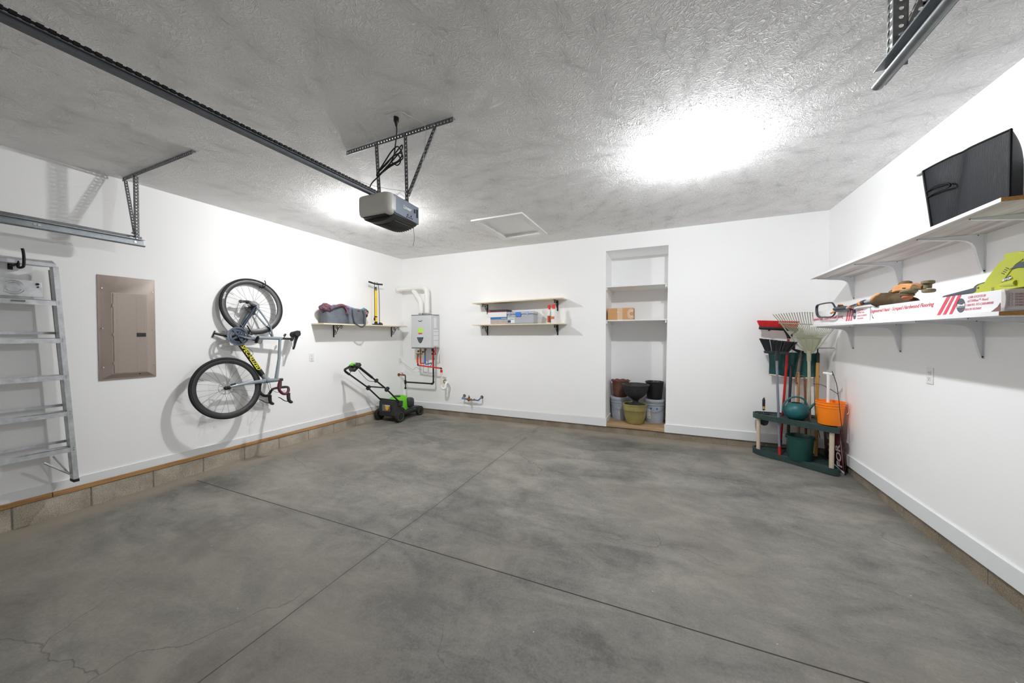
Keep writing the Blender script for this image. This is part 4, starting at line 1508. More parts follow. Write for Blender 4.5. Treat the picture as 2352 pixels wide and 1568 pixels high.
# left wall shelf
SZ = 1.585
t_ = thing('wall_shelf', "pale plywood shelf on black scrolled brackets on the left wall, holding a tote bag", 'shelf', (W_L, 4.24, SZ))
b = MB()
b.b2((W_L + 0.0005, 3.39, SZ), (-4.37, 5.09, SZ + 0.018))
obj('board', b, M_PLY, t_, bevel=0.001)
for yy in (3.75, 4.958):
    scroll_bracket(t_, (W_L, yy, SZ), (1, 0, 0))
ST_ = SZ + 0.0185

# ---------------------------------------------------------------- tote bag with blankets
M_TOTE = mat('grey_tote_fabric', rgb(98, 104, 112), rough=0.7, var=0.14, vs=12, bump=0.35, bs=14, bd=0.02)
M_TOTED = mat('dark_grey_webbing', rgb(66, 70, 76), rough=0.8, var=0.1)


def plaid(name, cols, sc):
    m = bpy.data.materials.new(name)
    m.use_nodes = True
    t = NT(m)
    g = t.n('ShaderNodeNewGeometry').outputs['Position']
    v = t.n('ShaderNodeTexVoronoi')
    v.inputs['Scale'].default_value = sc
    t.l(t.mapping(g, rot=(0.5, 0.3, 0.2)), v.inputs['Vector'])
    s_ = t.n('ShaderNodeSeparateColor')
    t.l(v.outputs['Color'], s_.inputs[0])
    x = t.ramp(s_.outputs[0], [(i / len(cols), c) for i, c in enumerate(cols)])
    x.node.color_ramp.interpolation = 'CONSTANT'
    t.l(x, t.b.inputs['Base Color'])
    t.b.inputs['Roughness'].default_value = 0.9
    t.bump(t.noise(g, 60, 2), 0.4, 0.004)
    return m


TY0, TY1, TX0, TX1 = 3.475, 4.185, -4.60, -4.385
t_ = thing('tote_bag', 'large slumped grey fabric tote bag stuffed with blankets on the left wall shelf', 'bag', ((TX0 + TX1) / 2, (TY0 + TY1) / 2, ST_))
b = MB()
nu, nv = 40, 14
rnd = random.Random(3)


def tote_pt(u, v):
    a = 2 * pi * u
    e = lambda t, p=0.35: math.copysign(abs(t) ** p, t)
    cx, cy = (TX0 + TX1) / 2, (TY0 + TY1) / 2
    hx, hy = (TX1 - TX0) / 2, (TY1 - TY0) / 2
    k = 1 - 0.05 * sin(pi * v)
    x = cx + hx * e(cos(a)) * k
    y = cy + hy * e(sin(a)) * (1.0 + 0.015 * v)
    top = 0.222 + 0.022 * sin(3.1 * (y - 3.3)) + 0.006 * sin(23 * y)
    x += 0.007 * sin(9 * y + 4 * v) * sin(pi * v) + 0.005 * sin(25 * y + 9 * v) * v
    return Vector((min(x, -4.372), y, ST_ + 0.001 + v * top))


b.grid(tote_pt, 60, nv)
cap = [tote_pt(i / 60, 0) for i in range(60)]
b.add(cap, [tuple(range(60))])
obj('body', b, M_TOTE, t_, ang=70, solid=0.003)
for ys, yo in ((3.93, 0.0), (4.10, 0.0)):
    b = MB()
    if ys < 4:
        path = [(-4.372, 3.875, ST_ + 0.225), (-4.366, 3.885, ST_ + 0.12), (-4.362, 3.905, ST_ + 0.035), (-4.352, 3.955, ST_ - 0.015), (-4.350, 4.03, ST_ - 0.045), (-4.352, 4.09, ST_ - 0.01), (-4.362, 4.11, ST_ + 0.02)]
    else:
        path = [(-4.372, 4.075, ST_ + 0.215), (-4.366, 4.10, ST_ + 0.14), (-4.364, 4.085, ST_ + 0.07), (-4.362, 4.10, ST_ + 0.01)]
    sp = smooth_path(path, 6)
    for p0, p1 in zip(sp[:-1], sp[1:]):
        b.bar(p0, p1, 0.0025, 0.022, (0, 1, 0.2))
    obj('handle_strap', b, M_TOTED, t_)
b = MB()
b.box((-4.377, 4.00, ST_ + 0.205), (0.003, 0.045, 0.014))
obj('sewn_tag', b, mat('maroon_tag', rgb(92, 24, 26), rough=0.6), t_)


def blanket(name, label, c, s, m, seed, cat='blanket', extra=None):
    bb = MB()
    r_ = random.Random(seed)
    ph = [r_.random() * 6 for _ in range(6)]

    def f(u, v):
        a, q = 2 * pi * u, -pi / 2 + pi * v
        k = 1 + 0.10 * sin(3 * a + ph[0]) * cos(q) + 0.09 * sin(5 * q + ph[1] + 2 * a) + 0.06 * sin(9 * a + ph[2] + 5 * q)
        return Vector((c[0] + s[0] * cos(q) * cos(a) * k, c[1] + s[1] * cos(q) * sin(a) * k, c[2] + s[2] * sin(q) * k))
    bb.grid(f, 40, 20)
    if extra:
        extra(bb)
    return tag(obj(name, bb, m, loc=c, ang=80), label, cat)


M_B1 = plaid('red_and_grey_patterned_fleece', [rgb(150, 70, 72), rgb(72, 66, 84), rgb(62, 62, 74), rgb(120, 66, 72), rgb(84, 78, 100), rgb(78, 80, 92)], 60)
M_B2 = plaid('purple_patterned_fleece', [rgb(150, 126, 176), rgb(92, 84, 112), rgb(120, 100, 150), rgb(170, 150, 196)], 26)
M_B3 = plaid('teal_and_coral_patterned_fleece', [rgb(58, 130, 156), rgb(36, 52, 84), rgb(196, 92, 80), rgb(96, 170, 190), rgb(50, 60, 90)], 36)


def x1(bb):
    bb.tube(smooth_path([(-4.375, 3.50, ST_ + 0.20), (-4.365, 3.56, ST_ + 0.23), (-4.368, 3.66, ST_ + 0.265), (-4.372, 3.74, ST_ + 0.255), (-4.366, 3.785, ST_ + 0.19), (-4.360, 3.775, ST_ + 0.14)], 5), 0.022, 10, flat=(0.6, 1.0))


blanket('fleece_blanket', 'red and grey patterned blanket spilling over the left end of the grey tote bag', (-4.47, 3.50, ST_ + 0.215), (0.09, 0.075, 0.065), M_B1, 1, extra=x1)
blanket('fleece_blanket', 'purple blanket heaped in the middle of the grey tote bag', (-4.49, 3.78, ST_ + 0.230), (0.10, 0.20, 0.05), M_B2, 2)
blanket('fleece_blanket', 'teal and coral patterned blanket hanging over the right end of the grey tote bag', (-4.48, 4.19, ST_ + 0.185), (0.09, 0.055, 0.075), M_B3, 5)

# ---------------------------------------------------------------- bicycle floor pump
t_ = thing('bicycle_pump', 'yellow and black bicycle floor pump standing on the left wall shelf', 'pump', (-4.49, 4.475, ST_))
px_, py_ = -4.49, 4.462
b = MB()
b.cyl((px_, py_, ST_ + 0.045), (px_, py_, ST_ + 0.60), 0.0185, 0.0185, 20)
obj('barrel', b, M_YELP, t_)
b = MB()
b.cyl((px_, py_, ST_ + 0.58), (px_, py_, ST_ + 0.635), 0.0195, 0.016, 20)
b.cyl((px_, py_, ST_ + 0.13), (px_, py_, ST_ + 0.148), 0.021, 0.021, 20)
objs('collar', b, M_BLACK, t_)
b = MB()
b.cyl((px_, py_, ST_ + 0.63), (px_, py_, ST_ + 0.69), 0.007, 0.007, 12)
obj('piston_rod', b, M_STEEL, t_)
b = MB()
b.tube([(px_, py_ - 0.15, ST_ + 0.705), (px_, py_ - 0.14, ST_ + 0.703), (px_, py_ - 0.02, ST_ + 0.688), (px_, py_ + 0.02, ST_ + 0.688), (px_, py_ + 0.14, ST_ + 0.696), (px_, py_ + 0.15, ST_ + 0.697)], [0.011, 0.0145, 0.013, 0.013, 0.0145, 0.011], 12)
obj('handle', b, M_BLACK, t_)
b = MB()
b.prism([(px_ - 0.055, py_ - 0.035, ST_), (px_ + 0.075, py_ - 0.045, ST_), (px_ + 0.085, py_ + 0.03, ST_), (px_ + 0.02, py_ + 0.135, ST_), (px_ - 0.03, py_ + 0.14, ST_), (px_ - 0.06, py_ + 0.03, ST_)], (0, 0, 0.022))
b.cyl((px_, py_, ST_ + 0.02), (px_, py_, ST_ + 0.06), 0.030, 0.022, 16)
b.cyl((px_ + 0.01, py_ + 0.09, ST_ + 0.02), (px_ + 0.02, py_ + 0.09, ST_ + 0.036), 0.036, 0.032, 20)
obj('foot', b, M_BLACK, t_, bevel=0.003)
b = MB()
b.tube(smooth_path([(px_ + 0.012, py_ + 0.062, ST_ + 0.02), (px_ + 0.012, py_ + 0.062, ST_ + 0.3), (px_ + 0.012, py_ + 0.055, ST_ + 0.60), (px_ + 0.005, py_ + 0.04, ST_ + 0.70), (px_, py_ + 0.015, ST_ + 0.712)], 5), 0.0045, 8)
b.tube(smooth_path([(px_, py_ - 0.008, ST_ + 0.712), (px_ + 0.002, py_ - 0.028, ST_ + 0.68), (px_ + 0.006, py_ - 0.033, ST_ + 0.4), (px_ + 0.008, py_ - 0.036, ST_ + 0.14)], 5), 0.0045, 8)
objs('hose', b, M_BLACK, t_)
b = MB()
b.box((px_ + 0.01, py_ - 0.042, ST_ + 0.10), (0.02, 0.018, 0.055))
b.cyl((px_ + 0.012, py_ - 0.05, ST_ + 0.145), (px_ + 0.012, py_ - 0.03, ST_ + 0.145), 0.008, n=10)
obj('hose_head', b, M_BLACK, t_, bevel=0.002)

# ---------------------------------------------------------------- water heater
HXL, HXR, HY, HZ0, HZ1 = -4.205, -3.775, 5.00, 1.200, 1.795
t_ = thing('tankless_water_heater', 'light grey tankless water heater mounted on the back wall near the left corner', 'water heater', ((HXL + HXR) / 2, 5.13, HZ0))
b = MB()
b.b2((HXL, HY, HZ0 + 0.012), (HXR, 5.235, HZ1 - 0.012))
obj('cabinet', b, M_LGREY, t_, bevel=0.012, seg=3)
b = MB()
b.b2((HXL + 0.003, HY + 0.003, HZ0), (HXR - 0.003, 5.23, HZ0 + 0.013))
b.b2((HXL + 0.003, HY + 0.003, HZ1 - 0.013), (HXR - 0.003, 5.23, HZ1))
objs('end_cap', b, M_GALVD, t_, bevel=0.002)
b = MB()
b.b2((HXL + 0.04, 5.235, HZ0 + 0.01), (HXR - 0.012, 5.264, HZ1 + 0.012))
obj('mounting_plate', b, M_LGREY, t_, bevel=0.001)
hc = (HXL + HXR) / 2 - 0.015
b = MB()
b.lathe([(0.0, 0), (0.048, 0), (0.048, -0.003), (0.0, -0.003)], (hc, HY + 0.0, HZ1 - 0.10), (0, 1, 0), 32, squash=(1, 1))
for v in range(len(b.v)):
    b.v[v].z = HZ1 - 0.10 + (b.v[v].z - (HZ1 - 0.10)) * 0.5
obj('logo_badge', b, mat('dark_green_badge', rgb(40, 84, 74), rough=0.4), t_)
b = MB()
b.lathe([(0.0, 0), (0.046, 0), (0.046, -0.004), (0.0, -0.004)], (hc, HY + 0.0, HZ1 - 0.095), (0, 1, 0), 32)
for v in range(len(b.v)):
    b.v[v].z = HZ1 - 0.093 + (b.v[v].z - (HZ1 - 0.095)) * 0.34
obj('logo_shine', b, M_LABEL, t_)
text('logo_lettering', 'AOSmith', plane_M((hc - 0.032, HY - 0.0045, HZ1 - 0.098), (1, 0, 0), (0, 0, 1)), 0.017, mat('dark_green_ink', rgb(20, 60, 52), rough=0.5), t_, shear=0.3)
b = MB()
b.b2((hc - 0.052, HY - 0.0015, HZ1 - 0.315), (hc + 0.062, HY + 0.001, HZ1 - 0.235))
obj('green_sticker', b, M_GREENL, t_)
text('sticker_lettering', 'START UP', plane_M((hc - 0.03, HY - 0.002, HZ1 - 0.28), (1, 0, 0), (0, 0, 1)), 0.014, mat('dark_ink', rgb(110, 140, 60)), t_) if False else None
b = MB()
b.b2((hc - 0.040, HY - 0.0015, HZ1 - 0.345), (hc + 0.042, HY + 0.001, HZ1 - 0.318))
obj('red_sticker', b, mat('red_sticker', rgb(226, 92, 84)), t_)
b = MB()
b.b2((hc - 0.036, HY - 0.0015, HZ1 - 0.385), (hc + 0.038, HY + 0.001, HZ1 - 0.347))
obj('white_sticker', b, mat('pale_blue_print', rgb(200, 214, 232)), t_)
b = MB()
b.prism([(hc - 0.073, HY, HZ1 - 0.397), (hc + 0.073, HY, HZ1 - 0.397), (hc + 0.070, HY, HZ1 - 0.405), (hc + 0.035, HY, HZ1 - 0.478), (hc + 0.012, HY, HZ1 - 0.500), (hc - 0.008, HY, HZ1 - 0.500), (hc - 0.035, HY, HZ1 - 0.478), (hc - 0.070, HY, HZ1 - 0.405)], (0, -0.006, 0))
cp_ = obj('control_panel', b, mat('dark_slate_panel', rgb(62, 70, 78), rough=0.3), t_, bevel=0.002)
b = MB()
for dx, dz in ((-0.025, -0.42), (0.025, -0.42), (-0.02, -0.445), (0.02, -0.445), (0.0, -0.47)):
    b.cyl((hc + dx, HY - 0.006, HZ1 + dz), (hc + dx, HY - 0.008, HZ1 + dz), 0.007, n=10)
objs('button', b, M_INK, cp_)
b = MB()
for (z0_, z1_, y0_, y1_) in ((0.20, 0.44, 5.07, 5.15), (0.445, 0.56, 5.05, 5.20)):
    pass
for z0_, z1_, ya, yb in ((1.56, 1.74, 5.08, 5.16), (1.50, 1.535, 5.07, 5.21), (1.43, 1.49, 5.07, 5.21), (1.345, 1.42, 5.07, 5.21), (1.245, 1.335, 5.07, 5.21)):
    b.b2((HXR - 0.0005, ya, z0_), (HXR + 0.001, yb, z1_))
objs('spec_label', b, M_LABEL, t_)
b = MB()
for zz in (1.538, 1.494, 1.425, 1.34, 1.24):
    b.b2((HXR, 5.065, zz), (HXR + 0.0013, 5.215, zz + 0.003))
objs('label_rule', b, M_INK, t_)
for xx in (-4.085, -3.955):
    b = MB()
    b.cyl((xx, 5.13, HZ1), (xx, 5.13, HZ1 + 0.035), 0.050, 0.050, 24)
    obj('vent_collar', b, M_STEEL, t_)

VY = 5.13
t_ = thing('vent_pipe', 'pair of white vent pipes rising from the water heater and joining towards the left wall', 'pipe', (-3.955, VY, HZ1))
b = MB()
zt = 2.285
b.tube([(-3.955, VY, HZ1 + 0.002)] + smooth_path([(-3.955, VY, zt - 0.13), (-3.962, VY, zt - 0.06), (-3.995, VY, zt - 0.018), (-4.06, VY, zt)], 6) + [(W_L + 0.004, VY, zt)], 0.0445, 24)
p_ = obj('run', b, M_PVCW, t_)
b = MB()
b.cyl((-3.955, VY, zt - 0.15), (-3.955, VY, zt - 0.10), 0.0485, n=24)
b.cyl((-4.09, VY, zt), (-4.05, VY, zt), 0.0485, n=24)
objs('coupling', b, M_PVCW, t_)
b = MB()
b.cyl((W_L + 0.001, VY, zt), (W_L + 0.012, VY, zt), 0.075, n=32)
obj('wall_collar', b, M_PVCW, t_)
b = MB()
b.tube([(-4.085, VY, HZ1 + 0.002)] + smooth_path([(-4.085, VY, 1.98), (-4.098, VY, 2.04), (-4.135, VY, 2.095), (-4.17, VY, 2.14), (-4.25, VY, 2.245)], 5), 0.0445, 24)
obj('run', b, M_PVCW, t_)
b = MB()
b.cyl((-4.085, VY, 1.965), (-4.085, VY, 2.0), 0.0485, n=24)
b.cyl((-4.15, VY, 2.115), (-4.175, VY, 2.148), 0.0485, n=24)
objs('coupling', b, M_PVCW, t_)

# ---------------------------------------------------------------- gas and water pipework below the heater
GY = 5.14
P = lambda x, y, yy=GY: pt(x, y, 'y', yy)
t_ = thing('gas_pipe', 'black iron gas pipe running from the left wall up into the water heater', 'pipe', P(931, 878))
b = MB()
a0 = P(912, 861)
a0.x = W_L + 0.0
c1, c2, c3, c4 = P(931, 861), P(931, 893), P(994, 880.5), P(995, 806)
tee = P(931, 877)
b.tube([Vector((W_L + 0.002, GY, c1.z)), Vector((c1.x - 0.03, GY, c1.z))] + smooth_path([Vector((c1.x - 0.03, GY, c1.z)), Vector((c1.x - 0.006, GY, c1.z - 0.006)), Vector((c1.x, GY, c1.z - 0.03))], 3)[1:] + [Vector((c1.x, GY, c2.z))], 0.0115, 12)
obj('drop_leg', b, mat('weathered_iron', rgb(84, 76, 70), rough=0.5, metal=0.4, var=0.3, vs=50), t_)
b = MB()
b.tube([Vector((c1.x, GY, tee.z))] + [Vector((c4.x - 0.035, GY, tee.z))] + smooth_path([Vector((c4.x - 0.035, GY, tee.z)), Vector((c4.x - 0.006, GY, tee.z + 0.006)), Vector((c4.x, GY, tee.z + 0.035))], 3)[1:] + [Vector((c4.x, GY, 1.198))], 0.0135, 14)
obj('riser', b, M_BLACKM, t_)
b = MB()
b.cyl((c1.x, GY, tee.z - 0.035), (c1.x, GY, tee.z + 0.035), 0.019, n=14)
b.cyl((c1.x, GY, c2.z), (c1.x, GY, c2.z + 0.03), 0.018, n=14)
b.cyl((c4.x, GY, tee.z + 0.02), (c4.x, GY, tee.z + 0.045), 0.019, n=14)
b.cyl((c4.x - 0.05, GY, tee.z), (c4.x - 0.02, GY, tee.z), 0.019, n=14)
b.cyl((c4.x, GY, 1.12), (c4.x, GY, 1.17), 0.022, n=14)
b.cyl((c4.x, GY, 1.005), (c4.x, GY, 1.03), 0.018, n=14)
objs('fitting', b, M_BLACKM, t_)
b = MB()
b.cyl((W_L + 0.06, GY, c1.z), (W_L + 0.12, GY, c1.z), 0.018, n=12)
b.cyl((W_L + 0.001, GY, c1.z), (W_L + 0.008, GY, c1.z), 0.03, n=20)
obj('valve_body', b, M_COPPER, t_)
b = MB()
b.cyl((W_L + 0.09, GY, c1.z), (W_L + 0.09, GY - 0.0, c1.z + 0.03), 0.006, n=8)
b.box((W_L + 0.085, GY - 0.004, c1.z + 0.034), (0.06, 0.014, 0.006))
obj('valve_handle', b, mat('rusty_red_handle', rgb(120, 60, 50), rough=0.6), t_, bevel=0.001)

RY = 5.07
Q = lambda x, y: pt(x, y, 'y', RY)
t_ = thing('relief_pipe', 'red painted pipe crossing under the water heater to the white drain', 'pipe', Q(960, 838))
b = MB()
e0, e1, e2, e3 = Q(959.3, 818), Q(959.8, 838.5), Q(1013.5, 845.5), Q(1013.8, 851)
b.tube(smooth_path([e0, (e0 + e1) / 2, e1 + Vector((0, 0, 0.012)), e1 + Vector((0.014, 0, -0.002))], 3) + [e2 + Vector((-0.01, 0, 0))], 0.0125, 12)
obj('run', b, M_REDP, t_)
b = MB()
b.tube([e2 + Vector((-0.02, 0, 0.001)), e2 + Vector((0, 0, 0.0)), e2 + Vector((0.006, 0, -0.02))], 0.0145, 10)
b.tube([e1 + Vector((0, 0, 0.03)), e1, e1 + Vector((0.02, 0, -0.003))], 0.0145, 10)
objs('elbow', b, M_BLACKM, t_)
b = MB()
b.cyl(e3 + Vector((0, 0, 0.015)), e3 + Vector((0, 0, -0.03)), 0.021, n=16)
obj('cap', b, M_REDP, t_)
t_ = thing('drain_pipe', 'cream drain pipe with a trap entering the back wall right of the water heater', 'pipe', Q(1013, 870))
b = MB()
d0 = e3 + Vector((0, 0, -0.02))
d1 = Q(1012, 887)
w1 = pt(1022, 876, 'y', W_B)
b.cyl(d0, Vector((d0.x, RY, d1.z)), 0.019, n=16)
obj('standpipe', b, M_CREAM, t_)
b = MB()
b.tube(smooth_path([Vector((d0.x, RY, d1.z + 0.03)), Vector((d0.x, RY, d1.z - 0.015)), Vector((d0.x + 0.02, RY + 0.015, d1.z - 0.045)), Vector((d0.x + 0.05, RY + 0.04, d1.z - 0.02)), Vector((d0.x + 0.055, RY + 0.06, d1.z + 0.05)), Vector((d0.x + 0.06, RY + 0.10, w1.z - 0.005)), Vector((w1.x, W_B - 0.004, w1.z))], 5), 0.020, 14)
obj('trap', b, M_PVCW, t_)
b = MB()
b.lathe([(0.021, 0), (0.034, 0), (0.036, -0.004), (0.021, -0.004)], (w1.x, W_B - 0.001, w1.z), (0, 1, 0), 24, closed=True)
obj('wall_collar', b, M_BRASS, t_)

t_ = thing('hot_water_valves', 'brass hot water isolation valves and short red pipe under the water heater', 'valve', Q(966, 815))
b = MB()
h0, h1, h2 = Q(965.5, 803), Q(965.8, 834), Q(974, 834)
b.cyl(Q(965.8, 822), h1, 0.0125, n=12)
b.tube([h1, h1 + Vector((0.02, 0, -0.004)), h2], 0.010, 10)
obj('pipe', b, M_REDP, t_)
b = MB()
b.cyl(Q(965.5, 800), Q(965.8, 822), 0.013, n=12)
b.cyl(Q(965.5, 803) + Vector((0, 0, 0.0)), Q(965.5, 808), 0.022, n=10)
b.cyl(Q(959.5, 812) , Q(959.5, 819), 0.019, n=12)
b.cyl(Q(957, 812.5), Q(970, 812.5), 0.011, n=12)
obj('valve_body', b, M_BRASS, t_)
b = MB()
b.ell(Q(960.5, 806.5), (0.018, 0.012, 0.018), 10, 8)
obj('knob', b, M_BLACK, t_)
b = MB()
b.box(Q(957, 826), (0.012, 0.004, 0.10))
obj('orange_tag', b, mat('orange_yellow_tag', rgb(238, 170, 40)), t_)
t_ = thing('cold_water_valves', 'isolation valve and blue cold water pipe under the water heater', 'valve', Q(976, 815))
b = MB()
b.cyl(Q(976.2, 817), Q(976.5, 834), 0.0125, n=12)
b.tube([Q(976.5, 834), Q(977.5, 836), Q(984, 835.5), Q(991, 833)], 0.010, 10)
obj('pipe', b, M_BLUEP, t_)
b = MB()
b.cyl(Q(976, 800), Q(976.2, 818), 0.013, n=12)
b.cyl(Q(978, 801), Q(974.5, 809), 0.020, n=10)
obj('valve_body', b, mat('tarnished_brass', rgb(118, 104, 84), rough=0.4, metal=0.7, var=0.2, vs=50), t_)
b = MB()
b.ell(Q(971, 808), (0.016, 0.012, 0.02), 10, 8)
b.cyl(Q(970.5, 808), Q(976, 806), 0.006, n=8)
obj('knob', b, M_BLACK, t_)
b = MB()
b.cyl(Q(991.5, 833), Q(989, 842), 0.006, n=8)
obj('stub', b, M_BLACK, t_)
t_ = thing('relief_valve', 'red relief valve line looping beside the gas riser under the water heater', 'valve', Q(997, 815))
b = MB()
v0 = Vector((c4.x - 0.004, RY + 0.035, 0))
b.cyl(Q(993.6, 803), Q(994, 841), 0.0095, n=12)
b.tube([Q(994, 814), Q(998, 814), Q(1000, 812.5), Q(999.8, 796)], 0.0085, 10)
obj('run', b, M_REDP, t_)
b = MB()
b.cyl(Q(993.4, 800), Q(993.6, 806), 0.02, n=10)
b.cyl(Q(992, 812.5), Q(996, 812.5), 0.014, n=10)
b.ell(Q(1000.2, 812.3), (0.012, 0.012, 0.012), 8, 6)
obj('fitting', b, M_BLACKM, t_)
b = MB()
wv = [Vector((W_L + 0.03, 5.17, 0.955)), pt(922, 832, 'y', 5.2), pt(926, 833.5, 'y', 5.2), pt(933, 839, 'y', 5.2), pt(940, 843, 'y', 5.2), pt(949, 849, 'y', 5.2), pt(953, 844.5, 'y', 5.18), pt(957, 843.5, 'y', 5.17), pt(962, 846, 'y', 5.17), pt(970, 850, 'y', 5.2)]
b.tube(smooth_path(wv, 5), 0.0028, 6)
tag(obj('heater_cord', b, M_INK, loc=wv[0]), 'thin grey power cord drooping from the corner outlet towards the heater pipes', 'cord')


# ---------------------------------------------------------------- back wall shelves
def back_shelf(label, zl, zr, xl=-2.953, xr=-1.431):
    t = thing('wall_shelf', label, 'shelf', ((xl + xr) / 2, W_B, (zl + zr) / 2))
    bb = MB()
    bb.prism([(xl, 5.003, zl), (xr, 5.003, zr), (xr, 5.003, zr + 0.016), (xl, 5.003, zl + 0.016)], (0, W_B - 5.003 - 0.0005, 0))
    obj('board', bb, M_PLY, t, bevel=0.001)
    for xx in (-2.807, -1.582):
        k = (xx - xl) / (xr - xl)
        scroll_bracket(t, (xx, W_B, zl + (zr - zl) * k), (0, -1, 0), L=0.20, D=0.135)
    return t


back_shelf('empty pale plywood shelf, the upper of two on the back wall', 1.944, 1.963)
back_shelf('pale plywood shelf holding boxes and bottles, the lower of two on the back wall', 1.589, 1.589)
SB = 1.6055
M_BOXB = mat('blue_printed_card', rgb(20, 112, 178), rough=0.45, var=0.03)
M_BOXK = mat('black_printed_card', rgb(34, 30, 32), rough=0.45, var=0.05)
M_BOXW = mat('white_printed_card', rgb(228, 228, 228), rough=0.5, var=0.02)
M_GRANITE = mat('speckled_print', rgb(176, 164, 156), rough=0.6, var=0.25, vs=90)

t_ = thing('product_box', "blue banded box with speckled print, the lower of two stacked on the back shelf", 'box', (-2.49, 5.14, SB))
b = MB()
b.m = 0
b.b2((-2.645, 5.06, SB), (-2.345, 5.25, SB + 0.076))
b.m = 1
b.b2((-2.645, 5.06, SB + 0.076), (-2.345, 5.25, SB + 0.112))
obj('carton', b, [M_GRANITE, M_BOXB], t_)
text('carton_lettering', 'FILTERS', plane_M((-2.45, 5.0595, SB + 0.085), (1, 0, 0), (0, 0, 1)), 0.018, M_LABEL, t_) if False else None
b = MB()
for k in range(7):
    b.b2((-2.45 + k * 0.0135, 5.0592, SB + 0.088), (-2.442 + k * 0.0135, 5.0604, SB + 0.098))
objs('print_mark', b, M_LABEL, t_)
t_ = thing('product_box', "black, red and white box lying on top of the blue banded box", 'box', (-2.51, 5.14, SB + 0.113))
z0 = SB + 0.1125
b = MB()
b.m = 0
b.b2((-2.690, 5.05, z0), (-2.355, 5.25, z0 + 0.078))
b.m = 1
b.b2((-2.690, 5.05, z0 + 0.078), (-2.355, 5.25, z0 + 0.086))
b.m = 2
b.b2((-2.690, 5.05, z0 + 0.086), (-2.355, 5.25, z0 + 0.118))
obj('carton', b, [M_BOXW, mat('magenta_red_print', rgb(186, 22, 56), rough=0.45), M_BOXK], t_)
b = MB()
b.b2((-2.682, 5.0492, z0 + 0.090), (-2.642, 5.051, z0 + 0.108))
obj('print_mark', b, M_RED, t_)
t_ = thing('storage_case', 'clear plastic storage case with a blue latch on the lower back shelf', 'case', (-2.125, 5.14, SB))
M_CLEAR = mat('clear_grey_plastic', rgb(226, 230, 238), rough=0.15, var=0.03, trans=0.45, spec=0.6)
b = MB()
b.b2((-2.350, 5.05, SB), (-1.897, 5.245, SB + 0.150))
obj('body', b, M_CLEAR, t_, bevel=0.022, seg=4)
b = MB()
b.b2((-2.356, 5.044, SB + 0.150), (-1.890, 5.25, SB + 0.190))
obj('lid', b, M_CLEAR, t_, bevel=0.015, seg=4)
b = MB()
b.b2((-2.195, 5.035, SB + 0.112), (-2.105, 5.048, SB + 0.182))
obj('latch', b, mat('blue_latch_plastic', rgb(54, 120, 214), rough=0.4), t_, bevel=0.004)
b = MB()
for xx in (-2.31, -2.01):
    b.b2((xx, 5.037, SB + 0.140), (xx + 0.03, 5.046, SB + 0.185))
objs('clip', b, mat('pale_blue_plastic', rgb(150, 184, 224), rough=0.4), t_, bevel=0.003)
b = MB()
b.b2((-2.335, 5.0478, SB + 0.015), (-2.215, 5.0496, SB + 0.095))
l_ = obj('label', b, M_LABEL, t_)
b = MB()
b.b2((-2.333, 5.0470, SB + 0.020), (-2.280, 5.0485, SB + 0.060))
b.b2((-2.333, 5.0470, SB + 0.072), (-2.225, 5.0485, SB + 0.080))
objs('label_print', b, mat('navy_print', rgb(40, 60, 90)), l_)
b = MB()
b.b2((-2.33, 5.07, SB + 0.006), (-2.10, 5.22, SB + 0.12))
obj('contents', b, mat('grey_parts', rgb(150, 158, 170), rough=0.6, var=0.2, vs=40), t_, bevel=0.01)
for k, (xx, yy, hh, rr_, lab) in enumerate(((-1.672, 5.13, 0.285, 0.034, "white bottle with red cap and tall rust label, left of the pair"), (-1.582, 5.06, 0.288, 0.040, "larger white bottle with red cap and small orange label, right of the pair"))):
    t_ = thing('bottle', lab, 'bottle', (xx, yy, SB), group=None)
    b = MB()
    b.lathe([(0.0, 0), (rr_ * 0.95, 0), (rr_, 0.008), (rr_, 0.12), (rr_ * 0.96, 0.15), (rr_ * 0.62, 0.19), (rr_ * 0.42, 0.215), (0.0, 0.215)], (xx, yy, SB), n=28)
    obj('body', b, M_PLATE, t_)
    b = MB()
    b.cyl((xx, yy, SB + 0.213), (xx, yy, SB + 0.245), rr_ * 0.5, rr_ * 0.46, 16)
    b.box((xx - 0.004, yy, SB + 0.262), (0.046, 0.022, 0.034))
    b.box((xx - 0.026, yy, SB + 0.250), (0.010, 0.010, 0.03), (0, 0.4, 0))
    b.cyl((xx + 0.004, yy, SB + 0.275), (xx + 0.004, yy, SB + hh), 0.012, 0.01, 12)
    obj('trigger_cap', b, mat('red_trigger', rgb(222, 50, 38), rough=0.4), t_, bevel=0.003)
    b = MB()
    a0 = -2.2 if k else -1.2
    b.lathe([(rr_ + 0.0006, 0.03), (rr_ + 0.0006, 0.11)], (xx, yy, SB), n=28)
    q = MB()
    for i in range(10):
        a, a2 = R_(200 + 9 * i + (30 if k == 0 else 10)), R_(200 + 9 * (i + 1) + (30 if k == 0 else 10))
        R2 = rr_ + 0.0008
        z_a, z_b = (0.06, 0.10) if k else (0.015, 0.115)
        q.add([(xx + R2 * cos(a), yy + R2 * sin(a), SB + z_a), (xx + R2 * cos(a2), yy + R2 * sin(a2), SB + z_a), (xx + R2 * cos(a2), yy + R2 * sin(a2), SB + z_b), (xx + R2 * cos(a), yy + R2 * sin(a), SB + z_b)], [(0, 1, 2, 3)])
    obj('label', q, mat('rust_orange_label' if k == 0 else 'orange_label', rgb(176, 76, 44) if k == 0 else rgb(224, 120, 70)), t_)

